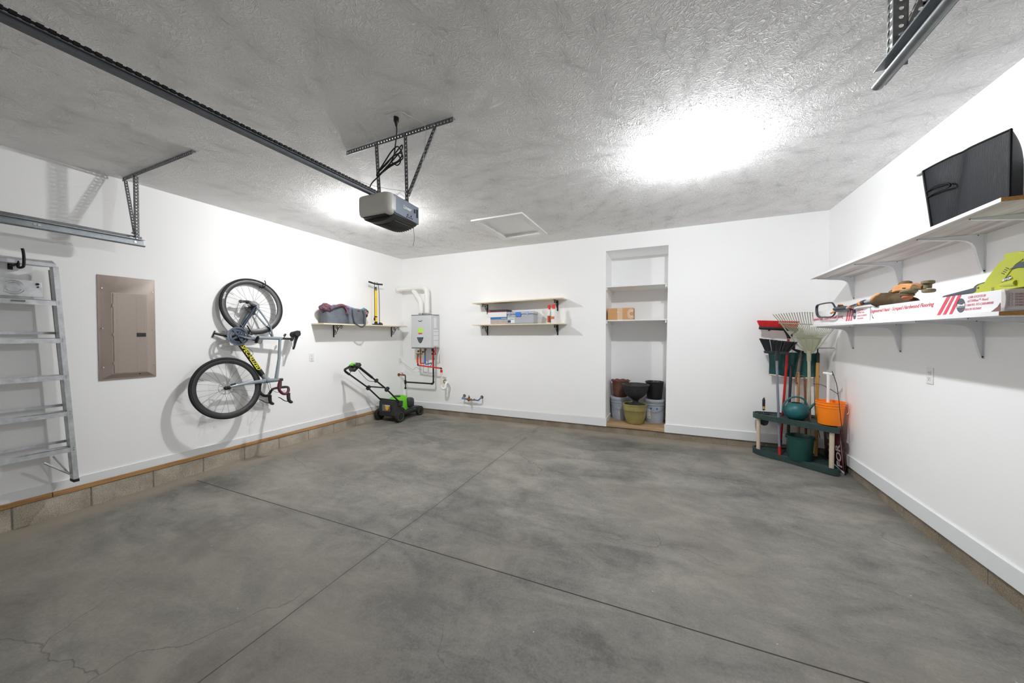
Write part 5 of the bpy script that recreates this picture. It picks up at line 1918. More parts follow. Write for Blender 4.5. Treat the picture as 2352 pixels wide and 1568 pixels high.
# ---------------------------------------------------------------- hose valve manifold low on the back wall
t_ = thing('valve_manifold', 'brass valve with blue painted pipe stubs low on the back wall', 'valve', pt(1085, 918, 'y', 5.2))
N_ = lambda x, y, yy=5.19: pt(x, y, 'y', yy)
b = MB()
b.tube(smooth_path([N_(1066.5, 909, W_B - 0.004), N_(1065, 911, 5.22), N_(1061.5, 914.5), N_(1066, 915.5), N_(1072, 916)], 4), 0.011, 12)
b.tube(smooth_path([N_(1083, 918), N_(1090, 918.5), N_(1098, 919), N_(1102, 916), N_(1105, 912.5, 5.22), N_(1107, 911.5, W_B - 0.004)], 4), 0.011, 12)
objs('stub', b, mat('blue_grey_paint', rgb(84, 108, 168), rough=0.4, var=0.25, vs=40), t_)
b = MB()
b.cyl(N_(1072, 916), N_(1083, 917.5), 0.019, n=12)
b.cyl(N_(1077, 921), N_(1077.5, 911), 0.014, n=12)
b.cyl(N_(1077, 917), N_(1076, 920, 5.13), 0.014, n=12)
b.cyl(N_(1088, 917.5), N_(1091, 918), 0.016, n=10)
obj('valve_body', b, M_BRASS, t_)
b = MB()
b.cyl(N_(1077.5, 911), N_(1077, 907), 0.010, 0.004, 10)
b.ell(N_(1077.5, 912), (0.020, 0.014, 0.012), 12, 8)
obj('knob', b, mat('dark_green_knob', rgb(52, 76, 52), rough=0.5), t_)
b = MB()
b.lathe([(0.012, 0), (0.028, 0), (0.028, -0.004), (0.012, -0.004)], N_(1066.8, 908.5, W_B - 0.001), (0, 1, 0), 20, closed=True)
b.lathe([(0.012, 0), (0.028, 0), (0.028, -0.004), (0.012, -0.004)], N_(1107, 911.5, W_B - 0.001), (0, 1, 0), 20, closed=True)
objs('wall_collar', b, M_COPPER, t_)

# ---------------------------------------------------------------- niche shelves
for zz, lab in ((2.120, 'white shelf board across the niche, the upper of two'), (1.630, 'white shelf board across the niche holding the cardboard box')):
    t_ = thing('niche_shelf', lab, 'shelf', ((NLX + NRT) / 2, 5.55, zz))
    b = MB()
    b.b2((NLX + 0.001, W_B + 0.004, zz), (-0.0385 if zz > 2 else -0.0385, NBY - 0.001, zz + 0.0155))
    obj('board', b, M_WHITE, t_, bevel=0.001)
    b = MB()
    b.b2((NLX + 0.0005, W_B + 0.012, zz - 0.036), (NLX + 0.019, NBY - 0.002, zz - 0.0002))
    b.b2((-0.060, W_B + 0.012, zz - 0.036), (-0.041, NBY - 0.002, zz - 0.0002))
    objs('cleat', b, M_WHITE, t_, bevel=0.001)
zz = 1.646
t_ = thing('cardboard_box', 'brown cardboard box with a white sunburst mark on the niche shelf', 'box', (-0.65, 5.40, zz))
b = MB()
b.b2((-0.833, 5.29, zz), (-0.478, 5.54, zz + 0.170))
obj('carton', b, M_CARD, t_, bevel=0.003)
b = MB()
b.b2((-0.695, 5.2885, zz), (-0.625, 5.291, zz + 0.170))
b.b2((-0.695, 5.2885, zz + 0.1685), (-0.625, 5.54, zz + 0.171))
obj('tape', b, M_TAPE, t_)
b = MB()
for i in range(15):
    a = R_(50 + 260 * i / 14)
    c = Vector((-0.505, 5.2885, zz + 0.085))
    b.bar(c + Vector((0.022 * cos(a), 0, 0.03 * sin(a))), c + Vector((0.058 * cos(a), 0, 0.075 * sin(a))), 0.005, 0.0012, (0, 1, 0))
obj('sunburst_mark', b, M_LABEL, t_)
b = MB()
b.box((-0.690, 5.288, zz + 0.115), (0.012, 0.001, 0.012))
obj('tape_sticker', b, M_LABEL, t_)

# ---------------------------------------------------------------- buckets and pots in the niche
NF = 0.1375
M_BUCK = mat('pale_blue_grey_bucket', rgb(168, 176, 188), rough=0.45, var=0.12, vs=9)
M_BUCKL = mat('pale_grey_lid', rgb(186, 190, 198), rough=0.4, var=0.06)


def bucket_pail(c, label, marks):
    t = thing('plastic_bucket', label, 'bucket', c)
    H, r0, r1 = 0.345, 0.125, 0.142
    bb = MB()
    bb.lathe([(0.0, 0.004), (r0 - 0.004, 0.004), (r0, 0.0), (r0 + 0.001, 0.01), (r1 - 0.004, H - 0.085), (r1 + 0.006, H - 0.083), (r1 + 0.006, H - 0.078), (r1 - 0.003, H - 0.076), (r1 - 0.002, H - 0.055), (r1 + 0.006, H - 0.053), (r1 + 0.006, H - 0.048), (r1 - 0.002, H - 0.046), (r1, H - 0.02), (0.0, H - 0.02)], c, n=40)
    obj('pail', bb, M_BUCK, t, ang=30)
    bb = MB()
    bb.lathe([(r1 + 0.002, H - 0.034), (r1 + 0.008, H - 0.034), (r1 + 0.009, H - 0.006), (r1 + 0.004, H), (r1 - 0.010, H), (r1 - 0.014, H - 0.010), (0.0, H - 0.010)], c, n=40)
    obj('lid', bb, M_BUCKL, t, ang=30)
    bb = MB()
    cv = Vector(c)
    R2 = r1 + 0.004
    pts = []
    for i in range(13):
        a = R_(185 + 170 * i / 12)
        pts.append(cv + Vector((R2 * cos(a) * 1.02, R2 * sin(a) * 1.02, H - 0.075 - 0.11 * sin(pi * i / 12))))
    bb.tube(pts, 0.0022, 6)
    obj('bail_handle', bb, M_GALVD, t)
    for nm, a0, a1, z0_, z1_, mm in marks:
        q = MB()
        n = 6
        for i in range(n):
            a, a2 = R_(a0 + (a1 - a0) * i / n), R_(a0 + (a1 - a0) * (i + 1) / n)
            ra, rb = r0 + (r1 - r0) * z0_ / H + 0.0022, r0 + (r1 - r0) * z1_ / H + 0.0022
            q.add([cv + Vector((ra * cos(a), ra * sin(a), z0_)), cv + Vector((ra * cos(a2), ra * sin(a2), z0_)), cv + Vector((rb * cos(a2), rb * sin(a2), z1_)), cv + Vector((rb * cos(a), rb * sin(a), z1_))], [(0, 1, 2, 3)])
        obj(nm, q, mm, t)
    return t


M_BTAPE = mat('blue_masking_tape', rgb(32, 104, 176), rough=0.6)
bucket_pail((-0.205, 5.66, NF), 'pale grey lidded bucket with blue tape at the right of the niche floor', [('label', 222, 248, 0.06, 0.20, M_LABEL), ('tape_patch', 247, 257, 0.20, 0.225, M_BTAPE), ('tape_patch', 282, 292, 0.20, 0.225, M_BTAPE), ('label_print', 236, 241, 0.075, 0.09, M_BOXK)])
bucket_pail((-0.697, 5.675, NF), 'pale grey lidded bucket streaked with white at the left of the niche floor', [('paint_streak', 266, 268, 0.10, 0.20, M_LABEL), ('paint_streak', 276, 281, 0.14, 0.15, M_LABEL), ('paint_streak', 270, 272, 0.06, 0.12, M_LABEL)])
M_TERRA = mat('brown_clay', rgb(112, 74, 60), rough=0.75, var=0.2, vs=12, bump=0.2, bs=40)
c = (-0.697, 5.675, NF + 0.3455)
b = MB()
wob = lambda r, h, a: (r * (1 + (0.025 * sin(9 * a) if h > 0.20 else 0)), h + (0.005 * sin(9 * a) if h > 0.20 else 0))
b.lathe([(0.0, 0.0), (0.095, 0.0), (0.105, 0.02), (0.112, 0.12), (0.118, 0.21), (0.137, 0.235), (0.141, 0.245), (0.134, 0.25), (0.115, 0.235), (0.108, 0.21), (0.10, 0.05), (0.0, 0.04)], c, n=72, wob=wob)
tag(obj('scalloped_pot', b, M_TERRA, loc=c), 'brown clay pot with a scalloped rim on top of the left bucket', 'pot')
c = (-0.205, 5.66, NF + 0.3455)
b = MB()
b.lathe([(0.0, 0.0), (0.100, 0.0), (0.106, 0.01), (0.124, 0.235), (0.132, 0.24), (0.132, 0.252), (0.126, 0.254), (0.118, 0.235), (0.10, 0.04), (0.0, 0.04)], c, n=48)
tag(obj('round_pot', b, mat('black_pot_plastic', rgb(26, 25, 26), rough=0.4, var=0.1), loc=c), 'plain round black plastic pot on top of the right bucket', 'pot')
c = (-0.462, 5.425, NF)
t_ = thing('glazed_pot', "olive yellow glazed pot at the front of the niche floor holding the urn", 'pot', c)
b = MB()
b.lathe([(0.0, 0.0), (0.085, 0.0), (0.105, 0.006), (0.128, 0.05), (0.148, 0.12), (0.154, 0.19), (0.158, 0.195), (0.163, 0.20), (0.166, 0.27), (0.172, 0.275), (0.173, 0.288), (0.168, 0.292), (0.155, 0.285), (0.150, 0.26), (0.145, 0.15), (0.11, 0.04), (0.0, 0.03)], c, n=56)
obj('vessel', b, mat('olive_glaze', rgb(146, 136, 82), rough=0.3, var=0.2, vs=10, coat=0.3), t_)
c = Vector((-0.452, 5.415, 0.405))
t_ = thing('urn_planter', 'square rimmed black urn planter with a fluted bowl resting in the olive pot', 'planter', c)
b = MB()
M_URN = mat('dusty_black_plastic', rgb(40, 40, 42), rough=0.6, var=0.2, vs=30)


def sqr(a, k):
    """square-ish radius factor"""
    return 1.0 / max(abs(cos(a)), abs(sin(a))) * k + (1 - k)


b.lathe([(0.165, 0.235), (0.178, 0.290), (0.192, 0.292), (0.192, 0.308), (0.178, 0.308), (0.160, 0.290), (0.13, 0.20), (0.0, 0.18)], c, n=48, wob=lambda r, h, a: (r * (sqr(a + pi / 4 * 0, 0.0 if h < 0.22 else 0.0)), h))
obj('rim', b, M_URN, t_, ang=30)
b = MB()
b.lathe([(0.0, 0.085), (0.05, 0.085), (0.058, 0.095), (0.10, 0.125), (0.140, 0.17), (0.158, 0.22), (0.170, 0.25)], c, n=96, wob=lambda r, h, a: (r * (1 + 0.035 * (1 if sin(24 * a) > 0 else -0.2)), h))
obj('bowl', b, M_URN, t_, ang=25)
b = MB()
b.lathe([(0.0, 0.0), (0.125, 0.0), (0.125, 0.018), (0.075, 0.03), (0.045, 0.045), (0.038, 0.07), (0.052, 0.088), (0.0, 0.088)], c, n=4)
obj('foot', b, M_URN, t_, bevel=0.004)

# ---------------------------------------------------------------- lawn mower
MX, MY = -4.07, 4.55                                       # outside of the rear right wheel, rear axle
MZ = floor_z(4.8)
t_ = thing('lawn_mower', 'black and green push lawn mower parked in the left corner', 'lawn mower', (MX - 0.22, MY + 0.27, MZ))
M_MBLK = mat('mower_black_plastic', rgb(38, 39, 40), rough=0.5, var=0.12, vs=15)
M_MGRN = mat('mower_green_plastic', rgb(100, 188, 30), rough=0.35, var=0.05)
M_TUBE = mat('black_tube_steel', rgb(24, 25, 26), rough=0.35, var=0.08)
for (xo, yo, rr_, ww) in ((0.0, 0.018, 0.0975, 0.055), (-0.435, 0.018, 0.0975, 0.055), (-0.012, 0.547, 0.083, 0.05), (-0.425, 0.547, 0.083, 0.05)):
    s = 1 if xo > -0.2 else -1
    xc = MX + xo - (ww / 2 if s > 0 else -0.0)
    zc = floor_z(MY + yo) + rr_
    c = Vector((MX + xo - ww / 2, MY + yo, zc))
    b = MB()
    b.lathe([(rr_ - 0.028, -ww / 2), (rr_ - 0.006, -ww / 2), (rr_, -ww / 2 + 0.006), (rr_, ww / 2 - 0.006), (rr_ - 0.006, ww / 2), (rr_ - 0.028, ww / 2)], c, (1, 0, 0), 36, closed=True, wob=lambda r, h, a, R0=rr_: (r * (1.012 if (sin(30 * a) > 0 and r > R0 - 0.007) else 1.0), h))
    wl = obj('wheel', b, M_RUBBER, t_, ang=30)
    b = MB()
    b.lathe([(0.0, -ww / 2 + 0.008), (rr_ - 0.03, -ww / 2 + 0.008), (rr_ - 0.03, ww / 2 - 0.008), (0.0, ww / 2 - 0.008)], c, (1, 0, 0), 30)
    for k in range(6):
        a = 2 * pi * k / 6 + 0.3
        d_ = Vector((0, cos(a), sin(a)))
        b.bar(c + Vector((s * (ww / 2 - 0.006), 0, 0)) + d_ * 0.015, c + Vector((s * (ww / 2 - 0.006), 0, 0)) + d_ * (rr_ - 0.032), 0.016, 0.008, (1, 0, 0))
    b.cyl(c + Vector((s * (ww / 2 - 0.012), 0, 0)), c + Vector((s * (ww / 2 + 0.003), 0, 0)), 0.017, n=14)
    obj('hub_cap', b, M_MBLK, wl)
    b = MB()
    b.torus(c + Vector((s * (ww / 2 - 0.001), 0, 0)), (1, 0, 0), rr_ - 0.029, 0.0022, 36, 6)
    obj('green_ring', b, mat('dull_green_ring', rgb(112, 140, 76), rough=0.5), wl)
xL, xR = MX - 0.425, MX - 0.062
b = MB()
Z = lambda z: MZ + z
# deck: tapered shell
b.prism([(xR, MY - 0.01, Z(0.075)), (xR, MY + 0.60, Z(0.07)), (xR, MY + 0.63, Z(0.11)), (xR, MY + 0.60, Z(0.165)), (xR, MY + 0.30, Z(0.175)), (xR, MY + 0.20, Z(0.22)), (xR, MY + 0.02, Z(0.24))], (xL - xR, 0, 0))
obj('deck', b, M_MBLK, t_, bevel=0.018, seg=3)
b = MB()
b.b2((xR - 0.03, MY + 0.08, Z(0.10)), (xR + 0.035, MY + 0.46, Z(0.155)))
obj('side_skirt', b, M_MBLK, t_, bevel=0.012, seg=3)
b = MB()
b.prism([(xL - 0.002, MY - 0.045, Z(0.085)), (xR + 0.015, MY - 0.045, Z(0.085)), (xR + 0.02, MY - 0.03, Z(0.32)), (xR - 0.02, MY - 0.028, Z(0.345)), (xL + 0.02, MY - 0.028, Z(0.352)), (xL - 0.002, MY - 0.03, Z(0.33))], (0, 0.12, 0))
rp_ = obj('rear_flap', b, M_MBLK, t_, bevel=0.012, seg=3)
b = MB()
b.b2((xL + 0.01, MY - 0.052, Z(0.105)), (xR + 0.005, MY - 0.040, Z(0.118)))
obj('flap_rib', b, M_MBLK, rp_, bevel=0.002)
lx0, lz0 = xL + 0.085, 0.175
b = MB()
b.b2((lx0, MY - 0.0475, Z(lz0)), (lx0 + 0.175, MY - 0.0445, Z(lz0 + 0.105)))
lb_ = obj('warning_label', b, mat('grey_warning_label', rgb(110, 112, 114), rough=0.4), rp_)
b = MB()
yl = MY - 0.0505
for poly, mm in (([(0.070, 0.082), (0.150, 0.082), (0.150, 0.040), (0.110, 0.008), (0.070, 0.040)], 0),):
    b.prism([(lx0 + x_, yl + 0.002, Z(lz0 + z_)) for x_, z_ in poly], (0, -0.001, 0))
obj('yellow_mark', b, mat('amber_print', rgb(236, 176, 44)), rp_)
b = MB()
b.b2((lx0 + 0.06, yl, Z(lz0 + 0.085)), (lx0 + 0.165, yl + 0.002, Z(lz0 + 0.098)))
obj('white_strip', b, M_LABEL, rp_)
b = MB()
b.ell(((xL + xR) / 2 + 0.02, MY + 0.22, Z(0.22)), (0.165, 0.19, 0.185), 28, 16, pw=0.75)
obj('motor_cover', b, M_MGRN, t_)
b = MB()
b.ell(((xL + xR) / 2 + 0.035, MY + 0.155, Z(0.398)), (0.075, 0.05, 0.014), 20, 8)
obj('battery_lid', b, mat('dark_green_lid', rgb(44, 74, 48), rough=0.4), t_)
b = MB()
b.ell((xR - 0.020, MY + 0.32, Z(0.27)), (0.075, 0.075, 0.088), 20, 14, pw=0.6)
obj('motor_side_cap', b, mat('dark_grey_green_plastic', rgb(42, 50, 48), rough=0.4), t_)
b = MB()
b.b2((xL + 0.16, MY + 0.00, Z(0.300)), (xR - 0.10, MY + 0.02, Z(0.325)))
obj('info_label', b, M_LABEL, t_)
# handle
hr = 0.0125
xa, xb = MX - 0.030, MX - 0.425
base, clamp, cl2, top = (0.038, 0.315), (-0.272, 0.588), (-0.484, 0.744), (-0.720, 0.925)
b = MB()
for xx in (xa, xb):
    b.cyl((xx, MY + base[0], Z(base[1])), (xx, MY + clamp[0] + 0.02, Z(clamp[1] - 0.017)), hr, n=12)
objs('lower_handle', b, M_TUBE, t_)
b = MB()
b.tube([(xa, MY + base[0] - 0.012, Z(base[1] - 0.005)), (xa, MY + clamp[0], Z(clamp[1] + 0.002))], 0.0001, 4) if False else None
pts = [(xa, MY - 0.25, Z(0.572)), (xa, MY + cl2[0], Z(cl2[1])), (xa, MY - 0.80, Z(0.975))] + [(xa - 0.02, MY - 0.845, Z(1.005)), (xa - 0.09, MY - 0.850, Z(1.008))]
pts += [(xb + 0.12, MY - 0.765, Z(0.955)), (xb + 0.03, MY - 0.735, Z(0.925)), (xb, MY - 0.700, Z(0.890)), (xb, MY + clamp[0] - 0.01, Z(clamp[1] + 0.008))]
b.tube([pts[0], pts[1]] + smooth_path(pts[2:8], 4) + [pts[8]], hr, 12)
uh = obj('upper_handle', b, M_TUBE, t_)
b = MB()
b.tube([(xa, MY - 0.56, Z(0.800)), (xa, MY - 0.80, Z(0.975))], 0.018, 12)
b.tube(smooth_path([(xa - 0.09, MY - 0.850, Z(1.008)), (xb + 0.12, MY - 0.765, Z(0.955)), (xb + 0.03, MY - 0.735, Z(0.925)), (xb, MY - 0.700, Z(0.890)), (xb, MY - 0.63, Z(0.838))], 4), 0.0175, 12)
objs('foam_grip', b, M_RUBBER, uh)
b = MB()
b.bar((xa, MY - 0.30, Z(0.612)), (xb, MY - 0.30, Z(0.612)), 0.02, 0.02, (0, 0, 1))
obj('cross_brace', b, M_TUBE, t_, bevel=0.004)
b = MB()
for xx in (xa, xb):
    b.box((xx + 0.012, MY - 0.27, Z(0.585)), (0.045, 0.075, 0.045), (0.72, 0, 0))
objs('clamp', b, M_BLACK, t_, bevel=0.006)
b = MB()
b.box((xa + 0.004, MY - 0.484, Z(0.746)), (0.034, 0.06, 0.034), (0.70, 0, 0))
obj('cable_clip', b, M_BLACK, t_, bevel=0.004)
b = MB()
b.box((xa - 0.085, MY - 0.80, Z(0.975)), (0.11, 0.16, 0.055), (0.62, 0.0, 0.0))
sw_ = obj('switch_box', b, M_MBLK, t_, bevel=0.015, seg=3)
b = MB()
b.box((xa - 0.085, MY - 0.845, Z(1.020)), (0.085, 0.06, 0.018), (0.5, 0, 0))
obj('green_button', b, M_MGRN, sw_, bevel=0.006)
b = MB()
b.tube(smooth_path([(xa - 0.09, MY - 0.74, Z(0.93)), (xa - 0.06, MY - 0.68, Z(0.84)), (xa - 0.03, MY - 0.60, Z(0.755)), (xa, MY - 0.50, Z(0.735))], 6), 0.0035, 8)
obj('switch_cable', b, M_BLACK, t_)
b = MB()
b.tube(smooth_path([(xa - 0.11, MY - 0.79, Z(0.94)), (xa - 0.17, MY - 0.80, Z(0.91)), (xa - 0.20, MY - 0.80, Z(0.865))], 4), 0.004, 8)
obj('bail_lever', b, M_BLACK, t_)
b = MB()
for xx in (xa - 0.01, xb + 0.01):
    b.box((xx, MY + 0.05, Z(0.30)), (0.05, 0.09, 0.10), (-0.2, 0, 0))
objs('handle_mount', b, M_MBLK, t_, bevel=0.015)
b = MB()
b.bar((xa, MY + 0.0, Z(0.355)), (xb, MY + 0.0, Z(0.365)), 0.018, 0.018, (0, 0, 1))
obj('grab_bar', b, M_TUBE, t_, bevel=0.004)


# ---------------------------------------------------------------- right wall shelves
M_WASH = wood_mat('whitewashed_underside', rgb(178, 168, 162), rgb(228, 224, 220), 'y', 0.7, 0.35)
M_SHELFW = mat('white_melamine', rgb(238, 239, 241), rough=0.35, var=0.01)
M_CHIP = mat('chipboard_edge', rgb(164, 120, 66), rough=0.9, var=0.22, vs=120, bump=0.4, bs=200)
M_BRKT = mat('white_stamped_bracket', rgb(236, 238, 240), rough=0.4, var=0.02)
SXF, SY0, SY1 = 1.345, 2.335, 4.680


def right_shelf(label, zf, zn):
    """board whose front edge runs from far height zf to near height zn (underside)"""
    t = thing('wall_shelf', label, 'shelf', (W_R, (SY0 + SY1) / 2, (zf + zn) / 2))
    th = 0.0185
    bb = MB()
    A = [(SXF, SY0, zn), (W_R - 0.0005, SY0, zn), (W_R - 0.0005, SY1, zf), (SXF, SY1, zf)]
    Bt = [(x, y, z + th) for x, y, z in A]
    bb.m = 1
    bb.add(A, [(0, 1, 2, 3)])
    bb.m = 0
    bb.add(Bt, [(0, 1, 2, 3)])
    bb.add([A[0], A[3], Bt[3], Bt[0]], [(0, 1, 2, 3)])
    bb.add([A[1], A[2], Bt[2], Bt[1]], [(0, 1, 2, 3)])
    bb.add([A[2], A[3], Bt[3], Bt[2]], [(0, 1, 2, 3)])
    bb.m = 2
    bb.add([A[0], A[1], Bt[1], Bt[0]], [(0, 1, 2, 3)])
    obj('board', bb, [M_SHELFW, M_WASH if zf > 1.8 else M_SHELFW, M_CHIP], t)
    for yy in (4.638, 3.842, 3.030, 2.61):
        k = (yy - SY0) / (SY1 - SY0)
        z = zn + (zf - zn) * k
        bb = MB()
        # gusseted L profile, in the plane across the wall
        prof = [(0.0, 0.0), (0.288, 0.0), (0.290, 0.004), (0.286, 0.007), (0.20, 0.0175), (0.115, 0.026), (0.080, 0.034), (0.058, 0.050), (0.045, 0.075), (0.030, 0.15), (0.014, 0.215), (0.010, 0.224), (0.0, 0.226)]
        inner = [(0.004, 0.003), (0.275, 0.003), (0.20, 0.0145), (0.115, 0.022), (0.076, 0.031), (0.054, 0.048), (0.041, 0.075), (0.026, 0.15), (0.010, 0.212), (0.004, 0.212)]
        bb.prism([(W_R - 0.0005 - u, yy - 0.001, z - 0.0005 - v) for u, v in prof], (0, 0.002, 0))
        for q in range(1, len(prof) - 1):
            (u0, v0), (u1, v1) = prof[q], prof[q + 1]
            w0 = 0.004 + 0.007 * max(0, 1 - abs(u0 - 0.06) / 0.25)
            bb.add([(W_R - 0.0005 - u0, yy - 0.010, z - 0.0005 - v0), (W_R - 0.0005 - u0, yy + 0.010, z - 0.0005 - v0), (W_R - 0.0005 - u1, yy + 0.010, z - 0.0005 - v1), (W_R - 0.0005 - u1, yy - 0.010, z - 0.0005 - v1)], [(0, 1, 2, 3)])
        bb.b2((W_R - 0.003, yy - 0.011, z - 0.226), (W_R - 0.0005, yy + 0.011, z - 0.001))
        bb.b2((W_R - 0.288, yy - 0.011, z - 0.003), (W_R - 0.0005, yy + 0.011, z - 0.0006))
        bk = obj('bracket', bb, M_BRKT, t)
        bb = MB()
        bb.cyl((W_R - 0.288, yy, z - 0.001), (W_R - 0.288, yy, z - 0.006), 0.004, 0.003, 8)
        bb.cyl((W_R - 0.004, yy - 0.006, z - 0.215), (W_R - 0.008, yy - 0.006, z - 0.215), 0.004, 0.003, 8)
        bb.cyl((W_R - 0.03, yy, z - 0.003), (W_R - 0.03, yy, z - 0.007), 0.004, 0.003, 8)
        objs('screw', bb, M_DARK, bk)
    return t


right_shelf("long shelf on the right wall, the upper of two, carrying the black fabric bin", 2.0045, 2.012)
right_shelf('long white shelf on the right wall, the lower of two, carrying flooring cartons', 1.5055, 1.5045)
SU, SLW = 2.0305, 1.5245

# ---------------------------------------------------------------- black fabric bin on the upper shelf
t_ = thing('fabric_bin', 'black ribbed fabric storage bin lying on its side on the upper right shelf', 'bin', (1.48, 2.64, SU))
M_FAB = bpy.data.materials.new('black_ribbed_fabric')
M_FAB.use_nodes = True
_t = NT(M_FAB)
_g = _t.n('ShaderNodeNewGeometry').outputs['Position']
_w = _t.n('ShaderNodeTexWave', wave_type='BANDS', bands_direction='Y')
_w.inputs['Scale'].default_value = 46
_w.inputs['Distortion'].default_value = 0.4
_t.l(_g, _w.inputs['Vector'])
_t.l(_t.ramp(_w.outputs['Fac'], [(0.2, rgb(9, 10, 14)), (0.8, rgb(17, 20, 26))]), _t.b.inputs['Base Color'])
_t.b.inputs['Roughness'].default_value = 0.55
_t.b.inputs['Specular IOR Level'].default_value = 0.18
_t.bump(_w.outputs['Fac'], 0.35, 0.0015)
fy, ny_ = 2.925, 2.335
zlo, zf, zn = SU + 0.001, 2.392, 2.325
b = MB()


def bin_pt(u, v, k):
    """front face grid: u 0 far .. 1 near, v 0 bottom .. 1 top"""
    y = fy + (ny_ - fy) * u
    y += (-0.085 * (1 - v) + 0.0) * (1 - u) + 0.0 * v
    ztop = zf + (zn - zf) * u + 0.006 * sin(pi * u)
    z = zlo + (ztop - zlo) * v
    x = 1.372 + k
    x += 0.022 * math.exp(-((u - 0.28 - 0.22 * v) / 0.07) ** 2) * (1 - v * 0.6) - 0.010 * math.exp(-((u - 0.18) / 0.12) ** 2 - ((v - 0.75) / 0.2) ** 2)
    return Vector((x, y, z))


b.grid(lambda u, v: bin_pt(u, v, 0.0), 40, 24)


def side(u, v):
    p = bin_pt(1.0, v, 0.0)
    return Vector((p.x + 0.20 * u, p.y + 0.27 * u - 0.012 * sin(pi * u), p.z + (0.0 if v < 0.5 else -0.055 * u * (v - 0.5) * 2)))


b.grid(side, 10, 24)
b.grid(lambda u, v: bin_pt(u, 1.0, 0.0) + Vector((0.20 * v, 0.27 * v, 0.018 * sin(pi * v) - 0.05 * v + 0.016 * sin(pi * u) * sin(pi * v))), 40, 8)
b.grid(lambda u, v: bin_pt(u, v, 0.0) + Vector((0.20, 0.27, -0.05 * v)), 40, 10)
b.grid(lambda u, v: bin_pt(u, 0.0, 0.0) + Vector((0.20 * v, 0.27 * v, 0)), 40, 4)
obj('fabric_body', b, M_FAB, t_, ang=50, solid=0.002)
M_PIPE = mat('black_satin_piping', rgb(12, 12, 15), rough=0.6, var=0.05, spec=0.15)
b = MB()
b.tube([bin_pt(i / 20, 1.0, -0.001) for i in range(21)], 0.005, 8)
b.tube([bin_pt(1.0, i / 10, -0.001) for i in range(11)], 0.005, 8)
b.tube([bin_pt(0.0, i / 10, -0.001) for i in range(11)], 0.0075, 8)
objs('piping', b, M_PIPE, t_)
b = MB()
hp0 = [bin_pt(0.015, 0.62, -0.004), bin_pt(0.20, 0.62, -0.018), bin_pt(0.33, 0.60, -0.022), bin_pt(0.365, 0.56, -0.022), bin_pt(0.345, 0.52, -0.020), bin_pt(0.20, 0.525, -0.016), bin_pt(0.015, 0.525, -0.004)]
b.tube(smooth_path(hp0, 5), 0.0042, 8)
obj('handle_loop', b, M_PIPE, t_)
b = MB()
q0, q1 = bin_pt(0.0, 1.0, 0.012), bin_pt(0.0, 0.0, 0.012)
b.bar(q0 + Vector((0.0, 0.075, 0.0)), q0 + Vector((0.01, 0.0, 0.004)), 0.02, 0.010, (0, 0, 1))
b.bar(q1 + Vector((0.02, 0.055, 0.008)), q1 + Vector((0.02, -0.01, 0.008)), 0.02, 0.010, (0, 0, 1))
objs('frame_rod', b, M_GALVD, t_, bevel=0.002)

# ---------------------------------------------------------------- flooring cartons
M_CTN = mat('white_corrugated_card', rgb(236, 234, 236), rough=0.55, var=0.015, vs=5)
M_CTNE = mat('grey_white_carton_end', rgb(206, 200, 198), rough=0.7, var=0.05)
M_PINK = mat('rose_red_print', rgb(214, 78, 96), rough=0.5, var=0.06, vs=30)
M_PINKL = mat('pale_rose_print', rgb(226, 150, 164), rough=0.5, var=0.06, vs=30)
M_SLATE = mat('slate_print', rgb(84, 88, 96), rough=0.5, var=0.04)
BX0, BX1 = 1.362, 1.552


def carton(label, ya, yb, za, zb, zbase, marks, flap):
    """ya far end, yb near end; za/zb top heights there"""
    t = thing('flooring_carton', label, 'carton', ((BX0 + BX1) / 2, (ya + yb) / 2, zbase))
    bb = MB()
    bb.prism([(BX0, ya, zbase), (BX0, yb, zbase), (BX0, yb, zb), (BX0, ya, za)], (BX1 - BX0, 0, 0))
    obj('carton', bb, M_CTN, t, bevel=0.002)
    return t


# near carton: 3.46 .. 2.36
YA, YB = 3.485, 2.352
t_ = carton('white hardwood flooring carton at the near end of the lower right shelf', YA, YB, 1.628, 1.622, SLW, None, True)
yv = lambda px, py=700: pt(px, py, 'x', BX0).y
Mx = lambda y, z: plane_M((BX0 - 0.0008, y, z), (0, -1, 0), (0, 0, 1))
ztn = lambda y: 1.625
text('carton_lettering', 'Engineered Hand - Scraped Hardwood Flooring', Mx(yv(2000), 1.583), 0.034, M_PINK, t_, shear=0.35, depth=0.0003, sx=(yv(2000) - yv(2154)) / 0.69, bold=0.0002)


def stripes(t, quads, z0, z1, m):
    for (a, c_, d, e_) in quads:
        bb = MB()
        bb.prism([(BX0 - 0.0006, yv(a), z0), (BX0 - 0.0006, yv(c_), z0), (BX0 - 0.0006, yv(e_), z1), (BX0 - 0.0006, yv(d), z1)], (-0.0005, 0, 0))
        obj('red_stripe', bb, m, t)


stripes(t_, [(2152.6, 2160.5, 2175, 2183), (2166, 2173.5, 2188, 2194.5), (2180.5, 2187.5, 2200.5, 2208.5)], SLW + 0.004, 1.6235, M_PINK)


def oval(t, y, z, ry, rz):
    bb = MB()
    n = 28
    top = [(BX0 - 0.0006, y + ry * cos(R_(15 + 150 * i / n)), z + rz * sin(R_(15 + 150 * i / n))) for i in range(n + 1)]
    bot = [(BX0 - 0.0006, y + ry * cos(R_(195 + 150 * i / n)), z + rz * sin(R_(195 + 150 * i / n))) for i in range(n + 1)]
    bb.prism(top, (-0.0005, 0, 0))
    bb.prism(bot, (-0.0005, 0, 0))
    objs('seal_mark', bb, M_SLATE, t)
    bb = MB()
    pts = [Vector((BX0 - 0.0008, y + ry * cos(2 * pi * i / 32), z + rz * sin(2 * pi * i / 32))) for i in range(32)]
    bb.tube(pts, 0.0007, 5, closed=True)
    obj('seal_ring', bb, M_SLATE, t)


